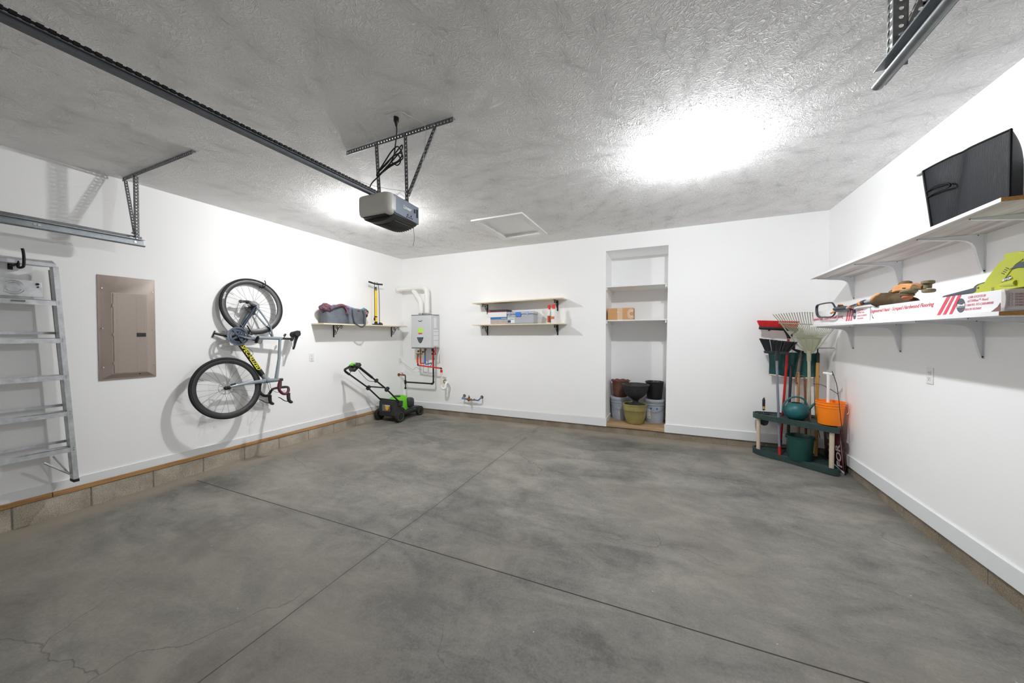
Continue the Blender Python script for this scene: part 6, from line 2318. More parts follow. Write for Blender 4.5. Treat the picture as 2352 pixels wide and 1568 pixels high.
oval(t_, (yv(2198) + yv(2217)) / 2, 1.569, (yv(2198) - yv(2217)) / 2, 0.036)
text('seal_lettering', 'CARB', Mx(yv(2203.5), 1.573), 0.010, M_SLATE, t_, depth=0.0003)
text('seal_lettering', 'COMPLIANT', Mx(yv(2200.2), 1.561), 0.0082, M_SLATE, t_, depth=0.0003)
for s_, yy, zz, sz in (('CARB ATCM 93120', yv(2223), 1.600, 0.0165), ('ca|COMPliant\u2122  Phase2', yv(2221), 1.582, 0.0165), ('CARB NO.: SCS-CARB-000440', yv(2218), 1.562, 0.0165), ('MADE IN VIETNAM', yv(2214), 1.541, 0.0165)):
    text('small_print', s_, Mx(yy, zz), sz, M_PINKL, t_, shear=0.3, depth=0.0003, sx=0.78)
# torn near corner
b = MB()
b.prism([(BX0 - 0.0006, YB + 0.055, SLW + 0.001), (BX0 - 0.0006, YB + 0.002, SLW + 0.001), (BX0 - 0.0006, YB + 0.004, SLW + 0.040), (BX0 - 0.0006, YB + 0.018, SLW + 0.022)], (-0.0006, 0, 0))
obj('torn_corner', b, mat('torn_card', rgb(120, 92, 84), rough=0.9), t_)
b = MB()
b.prism([(BX0 - 0.0006, 3.475, SLW + 0.062), (BX0 - 0.0006, 3.455, SLW + 0.018), (BX0 - 0.0006, 3.435, SLW + 0.012), (BX0 - 0.0006, 3.458, SLW + 0.034)], (-0.0005, 0, 0))
obj('tear', b, M_SLATE, t_)
# end flap bulging out of the near end, with ticked list
b = MB()
b.grid(lambda u, v: Vector((BX0 + 0.007 + (BX1 - BX0 - 0.009) * u, YB - 0.004 - 0.004 * sin(pi * u) - 0.01 * max(0, 0.5 - abs(v - 0.5)) , SLW + 0.003 + 0.096 * v)), 10, 8)
fl_ = obj('end_flap', b, M_CTNE, t_, solid=0.002)
b = MB()
b.grid(lambda u, v: Vector((BX0 - 0.001 + 0.004 * u, YB - 0.001 - 0.020 * u * (0.5 + 0.5 * sin(pi * v)), SLW + 0.003 + 0.096 * v)), 6, 6)
obj('side_flap', b, M_CTNE, t_, solid=0.002)
Me = lambda x, z: plane_M((x, YB - 0.0145, z), (1, 0, 0), (0, 0, 1))
for k in range(5):
    z = SLW + 0.071 - 0.0122 * k
    text('tick_list', 'EHBO0440', Me(1.395, z), 0.0115, M_PINKL if False else mat('plum_print', rgb(150, 96, 104), rough=0.6), fl_, shear=0.1, depth=0.0004, sx=1.0)
    b = MB()
    x = 1.3765
    for (xa, za, xb, zb) in ((0, 0, 0.010, 0.0007), (0, 0.008, 0.010, 0.0087), (0, 0, 0.0007, 0.0087), (0.0093, 0, 0.010, 0.0087)):
        b.b2((x + xa, YB - 0.0152, z + za), (x + xb, YB - 0.0142, z + zb))
    obj('tick_box', b, mat('plum_print', rgb(150, 96, 104)), fl_)
# far carton
FA, FB = 4.640, 3.500
t_ = carton('white hardwood flooring carton at the far end of the lower right shelf', FA, FB, 1.664, 1.632, SLW, None, False)
text('carton_lettering', 'Engineered Hand - Scraped Hardwood Flooring', Mx(yv(1868.5), 1.568), 0.040, M_PINK, t_, shear=0.35, depth=0.0003, sx=(yv(1868.5) - yv(1942)) / 0.82, bold=0.0003)
stripes(t_, [(1943.2, 1946.4, 1948.2, 1951.2), (1948.6, 1951.6, 1953.4, 1956.4), (1953.6, 1956.8, 1959, 1962)], SLW + 0.012, 1.640, M_PINK)
oval(t_, (yv(1960) + yv(1966.8)) / 2, 1.585, (yv(1960) - yv(1966.8)) / 2, 0.038)
for s_, yy, zz in (('CARB ATCM 93120', yv(1969.5), 1.612), ('ca|COMPliant\u2122  Phase2', yv(1969.5), 1.590), ('CARB NO.: SCS-CARB-000440', yv(1969.5), 1.566), ('MADE IN VIETNAM', yv(1969.5), 1.543)):
    text('small_print', s_, Mx(yy, zz), 0.0165, M_PINKL, t_, shear=0.15, depth=0.0003, sx=0.68)

# ---------------------------------------------------------------- string trimmer lying on the cartons
TX = 1.455


def K(x, y, d=0.0):
    """the trimmer lies slightly askew: handle proud of the cartons, head towards the wall"""
    xx = 1.328 + 0.028 * min(1, max(0, (x - 1960) / 60)) + 0.064 * min(1, max(0, (x - 2015) / 40))
    return pt(x, y, 'x', xx + d)



t_ = thing('string_trimmer', 'muddy orange string trimmer lying across the top of the flooring cartons', 'trimmer', K(2000, 700))
M_TNAVY = mat('dark_navy_plastic', rgb(38, 42, 52), rough=0.4, var=0.08)
M_ORNG = mat('orange_plastic', rgb(240, 140, 30), rough=0.4, var=0.04)
M_MUD = mat('mud_caked_plastic', rgb(104, 84, 54), rough=0.9, var=0.3, vs=24, bump=0.5, bs=60, bd=0.006)
M_MUDO = mat('dusty_orange_plastic', rgb(206, 144, 92), rough=0.7, var=0.12, vs=20)
M_MUDG = mat('muddy_grey_wheel', rgb(122, 112, 84), rough=0.85, var=0.2, vs=24, bump=0.3, bs=80)
M_SHAFT = mat('silver_shaft', rgb(190, 190, 196), rough=0.3, metal=0.6, var=0.04)
b = MB()
loop = [K(1876, 706), K(1880, 700), K(1893, 696.5), K(1908, 695), K(1913, 697), K(1918, 706), K(1919, 713), K(1916, 722), K(1909, 727.5), K(1895, 728), K(1882, 727.5), K(1877, 721)]
b.tube(smooth_path(loop, 4, True), [0.0068 + 0.0045 * (1 if (i // 4) in (11, 0, 10) else 0) for i in range(48)], 10, closed=True)
obj('handle_loop', b, M_TNAVY, t_)
b = MB()
b.cyl(K(1909, 719), K(1914, 716.5), 0.008, n=10)
obj('loop_knob', b, M_ORNG, t_)
b = MB()
b.tube([K(1917, 710), K(1925, 708), K(1935, 707), K(1946, 707)], [0.014, 0.019, 0.019, 0.014], 14)
b.bar(K(1920, 715), K(1955, 710.5), 0.02, 0.014, (0, 0, 1))
b.cyl(K(1930, 703), K(1930.5, 700.5), 0.018, n=18)
g_ = obj('grip_housing', b, M_TNAVY, t_, ang=60)
b = MB()
b.cyl(K(1930.5, 699.8), K(1930.6, 699.2), 0.016, n=18)
obj('trigger_button', b, mat('dusty_red_orange', rgb(206, 110, 70), rough=0.5), g_)
b = MB()
b.cyl(K(1946, 707.5), K(1976, 697.5), 0.0118, n=16)
b.cyl(K(1982, 695), K(2003, 689.5), 0.0125, n=16)
objs('shaft', b, M_SHAFT, t_)
b = MB()
b.cyl(K(1952, 705.4), K(1955, 704.4), 0.0128, n=16)
obj('shaft_band', b, mat('red_orange_band', rgb(232, 100, 60)), t_)
text('shaft_lettering', 'WORX', plane_M(K(1956.5, 705.8) + Vector((-0.0122, 0, 0.002)), K(1970, 701.0) - K(1956.5, 705.8), (0, 0, 1)), 0.017, M_TNAVY, t_, bold=0.001, sx=1.6, shear=0.2)
b = MB()
b.cyl(K(1973, 698.5), K(1976, 697.5), 0.0165, n=18)
b.cyl(K(1981, 695.5), K(1988, 693.5), 0.0185, n=18)
b.bar(K(1984, 699), K(2000, 697), 0.012, 0.010, (0, 0, 1))
objs('joint_collar', b, M_TNAVY, t_, bevel=0.002)
b = MB()
b.cyl(K(1976, 697.5), K(1981.5, 695.5), 0.0185, n=18)
obj('joint_lock', b, M_ORNG, t_)
# guard: a leaf shaped shield seen edge-on from below, bulging forwards
b = MB()
out_t = [K(1999.5, 695), K(2005, 689), K(2013, 684.5), K(2019, 673.5), K(2035, 672.5), K(2055, 672), K(2080, 676), K(2100, 683), K(2112, 692)]
out_b = [K(1999.5, 695), K(2002, 699.5), K(2008, 702.5), K(2017, 705.8), K(2035, 703.5), K(2055, 700.5), K(2080, 697), K(2100, 694), K(2112, 692)]


def guard(u, v):
    i = min(7, int(u * 8))
    f = u * 8 - i
    p = out_t[i].lerp(out_t[i + 1], f)
    q = out_b[i].lerp(out_b[i + 1], f)
    r_ = p.lerp(q, v)
    r_ = r_ + Vector((-0.030 * sin(pi * v) * sin(pi * min(1.0, u)) ** 0.5, 0, 0))
    if r_.x > 1.356:
        r_.z = max(r_.z, 1.6665 + (min(r_.y, 4.64) - 4.64) * 0.028 if r_.y > 3.5 else 1.630)
    return r_


b.grid(guard, 32, 10)
b.grid(lambda u, v: guard(u, v * 0.75) + Vector((0.055 * sin(pi * v) * sin(pi * u) ** 0.5, 0, 0.0)), 32, 10)
obj('guard', b, mat('dark_muddy_plastic', rgb(76, 60, 38), rough=0.9, var=0.3, vs=24, bump=0.5, bs=60, bd=0.004), t_, solid=0.003, ang=60)
b = MB()
b.tube([K(2001, 690), K(2008, 684), K(2017, 677), K(2022, 674)], [0.010, 0.016, 0.014, 0.008], 12)
obj('guard_neck', b, M_MUDO, t_, ang=60)
b = MB()
b.prism([K(2036, 672), K(2043, 666.5), K(2053, 662.5), K(2058, 664), K(2060, 673)], (0.05, 0, 0))
obj('motor_neck', b, M_MUD, t_, bevel=0.006)
b = MB()
out = [K(2051, 671), K(2055, 661), K(2061, 655.5), K(2071, 651.5), K(2085, 650.5), K(2098, 653), K(2101, 659), K(2099, 664), K(2088, 665.5), K(2076, 667), K(2062, 669.5), K(2056, 672)]
b.prism([p + Vector((-0.012, 0, 0)) for p in out], (0.065, 0, 0))
mh_ = obj('motor_housing', b, M_MUDO, t_, bevel=0.012, seg=3)
b = MB()
b.box(K(2076, 661.5, -0.013), (0.004, 0.034, 0.006), (0.08, 0, 0))
obj('housing_slot', b, M_DARK, mh_)
b = MB()
b.lathe([(0.0, 0.016), (0.018, 0.015), (0.030, 0.008), (0.034, -0.004), (0.0, -0.004)], K(2079.5, 650.5, 0.02), (0.0, 0.05, 1), 28)
obj('housing_cap', b, M_MUD, mh_, ang=50)
b = MB()
b.lathe([(0.0, 0.012), (0.036, 0.010), (0.041, 0.004), (0.040, -0.002), (0.034, -0.006), (0.033, -0.010), (0.030, -0.014), (0.0, -0.014)], K(2087, 670, -0.040), (0, 0.08, 1), 32)
obj('spool_flange', b, M_MUDG, t_, ang=40)
b = MB()
b.lathe([(0.0, 0.0), (0.032, 0.0), (0.034, -0.006), (0.028, -0.011), (0.0, -0.011)], K(2084, 676.5, -0.045), (0, 0.08, 1), 28)
obj('spool_housing', b, M_MUD, t_, ang=40)
b = MB()
b.lathe([(0.0, 0.0), (0.025, 0.0), (0.026, -0.009), (0.021, -0.017), (0.012, -0.021), (0.0, -0.022)], K(2084, 680, -0.048), (0, 0.10, 1), 24)
obj('spool_cap', b, mat('copper_brown_cap', rgb(170, 100, 66), rough=0.6, var=0.1), t_)
b = MB()
b.tube([K(2098, 660), K(2106, 661.5), K(2114, 661), K(2122, 660)], [0.016, 0.010, 0.011, 0.013], 12, flat=(1, 1.2))
obj('wheel_arm', b, M_MUD, t_, ang=60)
for (x, y) in ((2131.5, 648.3), (2133.0, 667.5)):
    b = MB()
    c = K(x, y)
    b.lathe([(0.0, -0.0095), (0.024, -0.0095), (0.029, -0.006), (0.0295, 0.005), (0.026, 0.009), (0.0, 0.009)], c, (0.03, 0.06, 1), 32)
    obj('edging_wheel', b, M_MUDG, t_, ang=40)
b = MB()
b.cyl(K(2131, 653), K(2130.5, 662), 0.018, 0.0175, 24)
obj('wheel_hub', b, M_MUDG, t_)

# ---------------------------------------------------------------- leaf blower at the near end
t_ = thing('leaf_blower', 'lime green handheld leaf blower with a dark nozzle on the near flooring carton', 'leaf blower', (1.47, 2.55, 1.63))
M_LIME = mat('lime_green_plastic', rgb(168, 174, 52), rough=0.38, var=0.05)
M_DGREY = mat('dark_grey_rubber', rgb(62, 68, 76), rough=0.5, var=0.05)
LX = 1.475
Kb = lambda x, y, d=0.0: pt(x, y, 'x', LX + d)
BH = [Kb(2272.5, 668), Kb(2274, 656), Kb(2282, 651), Kb(2294, 647), Kb(2299, 637), Kb(2312, 622), Kb(2322, 607), Kb(2332, 597), Kb(2344, 591.5)]
near = [Vector((LX, 2.45, 1.800)), Vector((LX, 2.38, 1.795)), Vector((LX, 2.30, 1.76)), Vector((LX, 2.24, 1.70)), Vector((LX, 2.26, 1.655)), Vector((LX, 2.33, 1.632))]
bot = [Vector((LX, 2.45, 1.6295)), Vector((LX, 2.55, 1.6295)), Vector((LX, 2.64, 1.632))]
poly = BH + near + bot
b = MB()
cx = sum((p for p in poly), Vector((0, 0, 0))) / len(poly)
rings = []
for dx, sc in ((-0.050, 0.955), (-0.044, 0.99), (-0.020, 1.0), (0.0, 1.0), (0.040, 0.985), (0.066, 0.90), (0.075, 0.72)):
    rings.append([Vector((LX + dx, cx.y + (p.y - cx.y) * sc, 1.6295 + (p.z - 1.6295) * sc )) for p in poly])
n = len(poly)
vs = [p for r_ in rings for p in r_]
fs = [(i * n + k, i * n + (k + 1) % n, (i + 1) * n + (k + 1) % n, (i + 1) * n + k) for i in range(len(rings) - 1) for k in range(n)] + [tuple(range(n)), tuple(range((len(rings) - 1) * n, len(rings) * n))]
b.add(vs, fs)
bd_ = obj('body', b, M_LIME, t_, ang=35)
D_ = -0.0505
b = MB()
b.prism([Kb(2317.5, 620.6, D_), Kb(2326.5, 618, D_), Kb(2336.6, 614.6, D_), Kb(2352, 614, D_), Vector((LX + D_, 2.27, 1.722)), Vector((LX + D_, 2.27, 1.750)), Kb(2352, 600, D_), Kb(2341, 602.5, D_), Kb(2333.5, 608.5, D_)], (-0.003, 0, 0))
obj('handle_grip', b, M_DGREY, bd_, bevel=0.002)
b = MB()
b.prism([Kb(2299.5, 648.3, D_), Kb(2306.5, 639.5, D_), Kb(2321.5, 632.5, D_), Kb(2322.3, 641, D_)], (-0.0015, 0, 0))
obj('badge', b, M_SLATE, bd_)
text('badge_lettering', 'SEYVUM', plane_M(Kb(2302.5, 646.5, D_ - 0.003), Kb(2321, 640.2, D_ - 0.003) - Kb(2302.5, 646.5, D_ - 0.003), (0, 0, 1)), 0.013, M_LABEL, bd_, bold=0.0004, sx=1.02)
b = MB()
for k in range(4):
    b.box(Kb(2304.5 + 3.3 * k, 628 - 4.1 * k, D_ + 0.001), (0.004, 0.017, 0.003), (0.45, 0, 0))
for k in range(3):
    b.box(Kb(2281, 661 + 2.7 * k, D_ + 0.001), (0.004, 0.014, 0.0022), (0.05, 0, 0))
objs('vent_slot', b, M_DGREY, bd_)
b = MB()
b.tube([Kb(2302, 648, D_), Kb(2311, 635, D_), Kb(2320, 623, D_), Kb(2333, 606, D_), Kb(2350, 595, D_)], 0.003, 8)
b.tube([Kb(2298, 655, D_ + 0.005), Kb(2312, 651.5, D_ + 0.002), Kb(2336, 649, D_ + 0.002)], [0.006, 0.012, 0.013], 12)
objs('body_rib', b, M_LIME, bd_)
b = MB()
nz = [(Kb(2173, 682, 0.0), 0.012), (Kb(2200, 676.5), 0.015), (Kb(2240, 668.5), 0.021), (Kb(2262, 663.5), 0.026), (Kb(2266, 661.5), 0.036), (Kb(2282, 659.5), 0.040)]
b.tube([p for p, r_ in nz], [r_ for p, r_ in nz], 16, flat=(1.3, 0.85))
obj('nozzle', b, M_DGREY, t_, ang=50)


# ---------------------------------------------------------------- corner tool rack
M_RACK = mat('dark_green_rack_plastic', rgb(36, 58, 56), rough=0.55, var=0.15, vs=14)
M_BEIGE = mat('beige_tube', rgb(206, 190, 168), rough=0.45, var=0.03)
t_ = thing('tool_rack', 'dark green two tier corner tool rack with beige posts standing in the right corner', 'tool rack', (1.30, 4.95, floor_z(4.9)))
FRONT = [(0.925, 5.085), (0.945, 5.030), (0.992, 4.972), (1.07, 4.910), (1.152, 4.861), (1.24, 4.795), (1.317, 4.728), (1.40, 4.66), (1.491, 4.590), (1.525, 4.572), (1.560, 4.570), (1.575, 4.60)]
BACK = [(1.600, 5.12), (1.545, 5.20), (1.46, 5.215), (0.98, 5.20), (0.935, 5.15)]
ZF = floor_z(4.9)


def tier(name, z0, z1):
    out = FRONT + BACK
    n = len(out)
    cx, cy = 1.33, 4.99
    rim = 0.012
    inner = []
    for x, y in out:
        d = Vector((cx - x, cy - y, 0)).normalized() * 0.018
        inner.append((x + d.x, y + d.y))
    bb = MB()
    vs = [(x, y, z0) for x, y in out] + [(x, y, z1) for x, y in out] + [(x, y, z1) for x, y in inner] + [(x, y, z1 - rim) for x, y in inner]
    fs = [(k, (k + 1) % n, n + (k + 1) % n, n + k) for k in range(n)] + [(n + k, n + (k + 1) % n, 2 * n + (k + 1) % n, 2 * n + k) for k in range(n)] + [(2 * n + k, 2 * n + (k + 1) % n, 3 * n + (k + 1) % n, 3 * n + k) for k in range(n)]
    bb.add(vs, fs)
    bb.add([(x, y, z1 - rim) for x, y in inner] + [(x, y, z0 + 0.012) for x, y in inner], [tuple(range(n)), tuple(range(2 * n - 1, n - 1, -1))] + [(k, (k + 1) % n, n + (k + 1) % n, n + k) for k in range(n)])
    o = obj(name, bb, M_RACK, t_, bevel=0.002)
    bb = MB()
    for (a, c, d) in HOLES:
        bb.torus((a, c, z1 - rim + 0.002), (0, 0, 1), d, 0.005, 24, 6)
    objs('socket_ring', bb, M_RACK, o)
    bb = MB()
    for (a, c, d) in HOLES:
        bb.cyl((a, c, z1 - rim + 0.0004), (a, c, z1 - rim + 0.0012), d - 0.004, n=20)
    objs('socket', bb, M_DARK, o)
    bb = MB()
    bb.tube([(0.99, 5.05, z1 - 0.009), (1.20, 4.89, z1 - 0.009), (1.40, 4.74, z1 - 0.009), (1.53, 4.66, z1 - 0.009)], 0.004, 6)
    bb.tube([(1.00, 5.12, z1 - 0.009), (1.28, 5.10, z1 - 0.009), (1.53, 5.08, z1 - 0.009)], 0.004, 6)
    objs('moulded_ridge', bb, M_RACK, o)


HOLES = [(1.03, 5.09, 0.024), (1.12, 5.05, 0.024), (1.22, 5.11, 0.022), (1.25, 4.90, 0.026), (1.42, 5.13, 0.022), (1.50, 5.10, 0.022), (1.36, 4.80, 0.026), (1.48, 4.74, 0.026)]
tier('lower_tier', ZF + 0.001, 0.062)
tier('upper_tier', 0.425, 0.484)
for x, y, nm in ((0.976, 5.052, 0), (1.520, 4.622, 1), (1.545, 5.14, 2)):
    b = MB()
    b.cyl((x, y, 0.050), (x, y, 0.428), 0.0205, n=24)
    obj('post', b, M_BEIGE, t_)
UT = 0.4725                      # upper deck height
LT_ = 0.0505                     # lower deck height


def stick(b, p0, p1, r, n=12):
    b.cyl(p0, p1, r, r, n)


# --- black angle broom, bristles up, grey handle with red tip
B0 = Vector((1.150, 4.895, LT_ + 0.001))
BT_ = pt(1784, 826, 'y', 4.95)
t_ = thing('broom', "broom with black bristles and a grey handle in the tool rack", 'broom', B0)
dr = (BT_ - B0).normalized()
b = MB()
stick(b, B0 + dr * 0.05, BT_ + dr * 0.02, 0.0125, 16)
obj('handle', b, mat('grey_handle', rgb(122, 126, 138), rough=0.4), t_)
b = MB()
stick(b, B0, B0 + dr * 0.10, 0.0145, 16)
obj('tip', b, M_RED, t_)
Yb = 4.955
h = lambda x, y, yy=Yb: pt(x, y, 'y', yy)
b = MB()
b.cyl(BT_ - dr * 0.01, BT_ + dr * 0.10, 0.019, 0.026, 16)
b.prism([h(1754.5, 805.5), h(1757, 811), h(1775, 813), h(1808, 813.5), h(1815, 811.5), h(1812, 808), h(1780, 806)], (0, 0.035, 0))
obj('head_block', b, mat('black_green_block', rgb(34, 44, 46), rough=0.5), t_, bevel=0.004)
b = MB()
rb = random.Random(4)
for k in range(240):
    u = rb.random()
    v = rb.random()
    p = h(1759 + 51 * u, 809 + 2 * u).lerp(h(1759 + 51 * u, 809 + 2 * u, Yb + 0.03), v)
    q = h(1743.5 + 88 * u, 777 + 9.0 * u + rb.uniform(-1, 1.5)).lerp(h(1743.5 + 88 * u, 777 + 9.0 * u, Yb + 0.045), v)
    b.cyl(p, q, 0.0022, 0.0026, 5)
tag_b = obj('bristles', b, mat('black_bristles', rgb(30, 31, 34), rough=0.7), t_)
tag_b['kind'] = 'stuff'

# --- red push broom behind it
R0 = Vector((1.195, 5.085, LT_ + 0.001))
RT = pt(1811, 775, 'y', 5.13)
t_ = thing('broom', "broom with red bristles and a red handle at the back of the tool rack", 'broom', R0)
dr = (RT - R0).normalized()
b = MB()
stick(b, R0 + dr * 0.12, RT - dr * 0.02, 0.0125, 16)
obj('handle', b, mat('red_handle', rgb(182, 22, 24), rough=0.35), t_)
b = MB()
b.cyl(R0, R0 + dr * 0.13, 0.010, 0.0155, 12)
obj('tip', b, M_BLACK, t_)
Yr = 5.12
h2 = lambda x, y, yy=Yr: pt(x, y, 'y', yy)
b = MB()
b.tube([h2(1743.5, 752), h2(1746, 752.3), h2(1790, 754.5), h2(1830, 756.5), h2(1833, 756.7)], [0.018, 0.022, 0.023, 0.022, 0.018], 12, flat=(1, 1))
b.box(h2(1766.5, 757), (0.02, 0.02, 0.03))
b.tube(smooth_path([h2(1802, 757), h2(1808, 766), h2(1812, 778)], 4), 0.016, 10)
b.bar(h2(1830, 758), h2(1813, 776), 0.02, 0.016, (0, 1, 0))
obj('head_block', b, M_BLACK, t_, ang=50)
b = MB()
b.ell(h2(1811.5, 777.8, 5.105), (0.006, 0.004, 0.006), 8, 6)
obj('screw', b, M_STEEL, t_)
b = MB()
for k in range(36):
    u = (k + 0.5) / 36
    for row in (-1, 0, 1):
        p = h2(1744.5 + 86 * u, 749.5 + 3.8 * u) + Vector((0, 0.014 * row, 0))
        q = h2(1739.5 + 94 * u, 736.5 + 2.0 * u) + Vector((0, 0.026 * row, 0.006 * (row == 0)))
        b.cyl(p, q, 0.0045, 0.0062, 6)
tag_b = obj('bristles', b, mat('red_bristles', rgb(206, 34, 42), rough=0.6, var=0.12, vs=80), t_)
tag_b['kind'] = 'stuff'

# --- snow shovel, green scoop up, dark handle
S0 = Vector((1.262, 5.055, LT_ + 0.001))
S1 = pt(1816.5, 862, 'y', 5.185)
t_ = thing('snow_shovel', "snow shovel with its wide dark green scoop up against the back wall", 'shovel', S0)
dr = (S1 - S0).normalized()
b = MB()
stick(b, S0, S1 + Vector((0, 0, 0.12)) + dr * 0.0, 0.0145, 14)
b.box(S1 + Vector((0, -0.004, 0.01)), (0.034, 0.026, 0.05))
obj('handle', b, mat('dark_slate_handle', rgb(44, 50, 58), rough=0.45), t_)
M_SCOOP = mat('dark_green_scoop', rgb(18, 78, 76), rough=0.3, var=0.12, vs=10)
Ys = 5.215
h3 = lambda x, y, yy=Ys: pt(x, y, 'y', yy)
TL, TRr, BLl, BRr = h3(1764, 807), h3(1877, 811), h3(1763, 861), h3(1877, 869)


def scoop(u, v):
    p = TL.lerp(TRr, u).lerp(BLl.lerp(BRr, u), v)
    d = 0.045 * sin(pi * u) ** 0.6 * (0.35 + 0.65 * v)
    curl = -0.035 * (v ** 6)
    flare = 0.010 * (1 - abs(2 * u - 1)) * math.cos(6 * pi * u) * (1 - v) * 0.6
    z = -0.012 * (1 - abs(2 * u - 1) ** 3) * v * 0 + (0.012 * cos(2 * pi * u) * v)
    x = 0.012 * (0.5 - u) * 2 * (4 * (v - 0.55) ** 2 - 0.4)
    return p + Vector((x * -1, -0.05 + d + curl + flare, -0.0 + z))


b = MB()
b.grid(scoop, 30, 16)
sc_ = obj('scoop', b, M_SCOOP, t_, solid=0.004, ang=60)
b = MB()
for u0, u1 in ((0.30, 0.42), (0.42, 0.47), (0.60, 0.53), (0.72, 0.58)):
    b.tube([scoop(u0 + (u1 - u0) * k / 6, 0.10 + 0.75 * k / 6) + Vector((0, -0.004, 0)) for k in range(7)], 0.005, 6)
objs('stiffening_rib', b, M_SCOOP, sc_)
b = MB()
b.grid(lambda u, v: scoop(u, 0.985) + Vector((0, -0.006 - 0.002 * v, -0.018 * v + 0.006)), 24, 2)
obj('edge_strip', b, M_CREAM, t_, solid=0.002)

# --- garden hoe / edger: grey socket and wooden handle
G0 = pt(1833, 985, 'z', 0.0) if False else Vector((1.375, 5.10, LT_ + 0.001))
G1 = pt(1833, 852, 'y', 5.13)
G2 = pt(1838, 815, 'y', 5.14)
t_ = thing('garden_hoe', 'garden tool with black blade up, grey socket and wooden handle behind the watering can', 'hoe', G0)
b = MB()
b.cyl(G0, G1, 0.0155, 0.017, 14)
obj('handle', b, wood_mat('worn_ash_handle', rgb(150, 112, 78), rgb(196, 158, 116), 'z'), t_)
b = MB()
b.tube([G1 - Vector((0, 0, 0.01)), G1.lerp(G2, 0.5), G2, G2 + Vector((0.006, 0.0, 0.05))], [0.0185, 0.0175, 0.014, 0.010], 12)
obj('socket', b, mat('dull_grey_socket', rgb(112, 108, 102), rough=0.45, metal=0.5, var=0.15, vs=40), t_)
b = MB()
b.prism([pt(1826, 801, 'y', 5.14), pt(1846, 806, 'y', 5.14), pt(1848, 812, 'y', 5.14), pt(1836, 812, 'y', 5.14), pt(1818, 802, 'y', 5.14), pt(1815, 787, 'y', 5.14), pt(1826, 783, 'y', 5.14)], (0, -0.006, 0))
obj('blade', b, M_BLACKM, t_, bevel=0.001)
b = MB()
b.tube(smooth_path([G1 + Vector((-0.012, -0.012, -0.02)), G1 + Vector((-0.026, -0.016, -0.08)), G1 + Vector((-0.028, -0.018, -0.125)), G1 + Vector((-0.010, -0.02, -0.14))], 4), 0.008, 8)
obj('hanging_hook', b, mat('brown_hook', rgb(120, 84, 60), rough=0.6), t_)

# --- hand cultivator with a reddish wooden handle
C0 = Vector((1.455, 5.125, LT_ + 0.001))
C1 = pt(1849, 876, 'y', 5.16)
t_ = thing('garden_cultivator', 'garden tool with a curved metal fork and reddish brown wooden handle behind the watering can', 'cultivator', C0)
b = MB()
b.cyl(C0, C1 + Vector((0, 0, 0.03)), 0.0125, 0.0135, 12)
obj('handle', b, wood_mat('reddish_handle', rgb(112, 68, 44), rgb(150, 98, 66), 'z'), t_)
b = MB()
b.tube(smooth_path([C1 + Vector((0, 0, 0.03)), C1 + Vector((-0.006, 0, 0.055)), C1 + Vector((-0.03, 0, 0.068)), C1 + Vector((-0.062, 0, 0.06)), C1 + Vector((-0.085, 0, 0.04))], 5), 0.0055, 8)
b.tube(smooth_path([C1 + Vector((0.002, -0.01, 0.02)), C1 + Vector((-0.01, -0.012, 0.045)), C1 + Vector((-0.04, -0.02, 0.05)), C1 + Vector((-0.07, -0.03, 0.03))], 5), 0.0045, 8)
objs('tine', b, M_GALV, t_)

# --- big sage green leaf rake
K0 = pt(1872, 962, 'z', UT + 0.004)
K0 = Vector((1.432, 4.93, LT_ + 0.001))
HUB = pt(1858, 812, 'y', 4.99)
t_ = thing('leaf_rake', 'large sage green plastic leaf rake standing head up in the tool rack', 'rake', K0)
M_SAGE = mat('sage_green_plastic', rgb(160, 162, 138), rough=0.5, var=0.06)
M_SAGEH = mat('pale_sage_handle', rgb(176, 170, 148), rough=0.45, var=0.06)
dr = (HUB - K0).normalized()
b = MB()
stick(b, K0, HUB + dr * 0.0, 0.0150, 16)
obj('handle', b, M_SAGEH, t_)
yr0, yr1 = 4.985, 4.93
rk = lambda x, y, yy: pt(x, y, 'y', yy)
b = MB()
b.cyl(HUB - dr * 0.085, HUB + dr * 0.03, 0.0195, 0.022, 14)
b.prism([rk(1829, 775, 4.98), rk(1836, 789, 4.98), rk(1849, 807, 4.98), rk(1852, 812, 4.98), rk(1867, 812, 4.98), rk(1873, 804, 4.98), rk(1882, 790, 4.98), rk(1889, 777, 4.98), rk(1862, 771, 4.98)], (0, 0.006, 0))
hb_ = obj('head_web', b, M_SAGE, t_, bevel=0.001)
b = MB()
for (xa, ya, xb, yb) in ((1838, 776, 1852, 806), (1848, 772, 1857, 806), (1866, 772, 1862, 806), (1884, 778, 1868, 806)):
    b.bar(rk(xa, ya, 4.977), rk(xb, yb, 4.977), 0.006, 0.014, (0, 1, 0))
b.bar(rk(1820, 769, 4.976), rk(1893, 771, 4.976), 0.006, 0.008, (0, 0, 1))
b.bar(rk(1824, 775, 4.976), rk(1890, 776, 4.976), 0.006, 0.008, (0, 0, 1))
b.bar(rk(1788, 741.5, 4.955), rk(1903, 747, 4.955), 0.006, 0.010, (0, 0, 1))
b.tube([rk(1789, 737, 4.955), rk(1812, 767, 4.972), rk(1830, 790, 4.98), rk(1850, 808, 4.98)], 0.006, 6)
b.tube([rk(1917, 752, 4.955), rk(1902, 770, 4.972), rk(1886, 792, 4.98), rk(1868, 808, 4.98)], 0.006, 6)
objs('brace', b, M_SAGE, hb_)
NT_ = 26
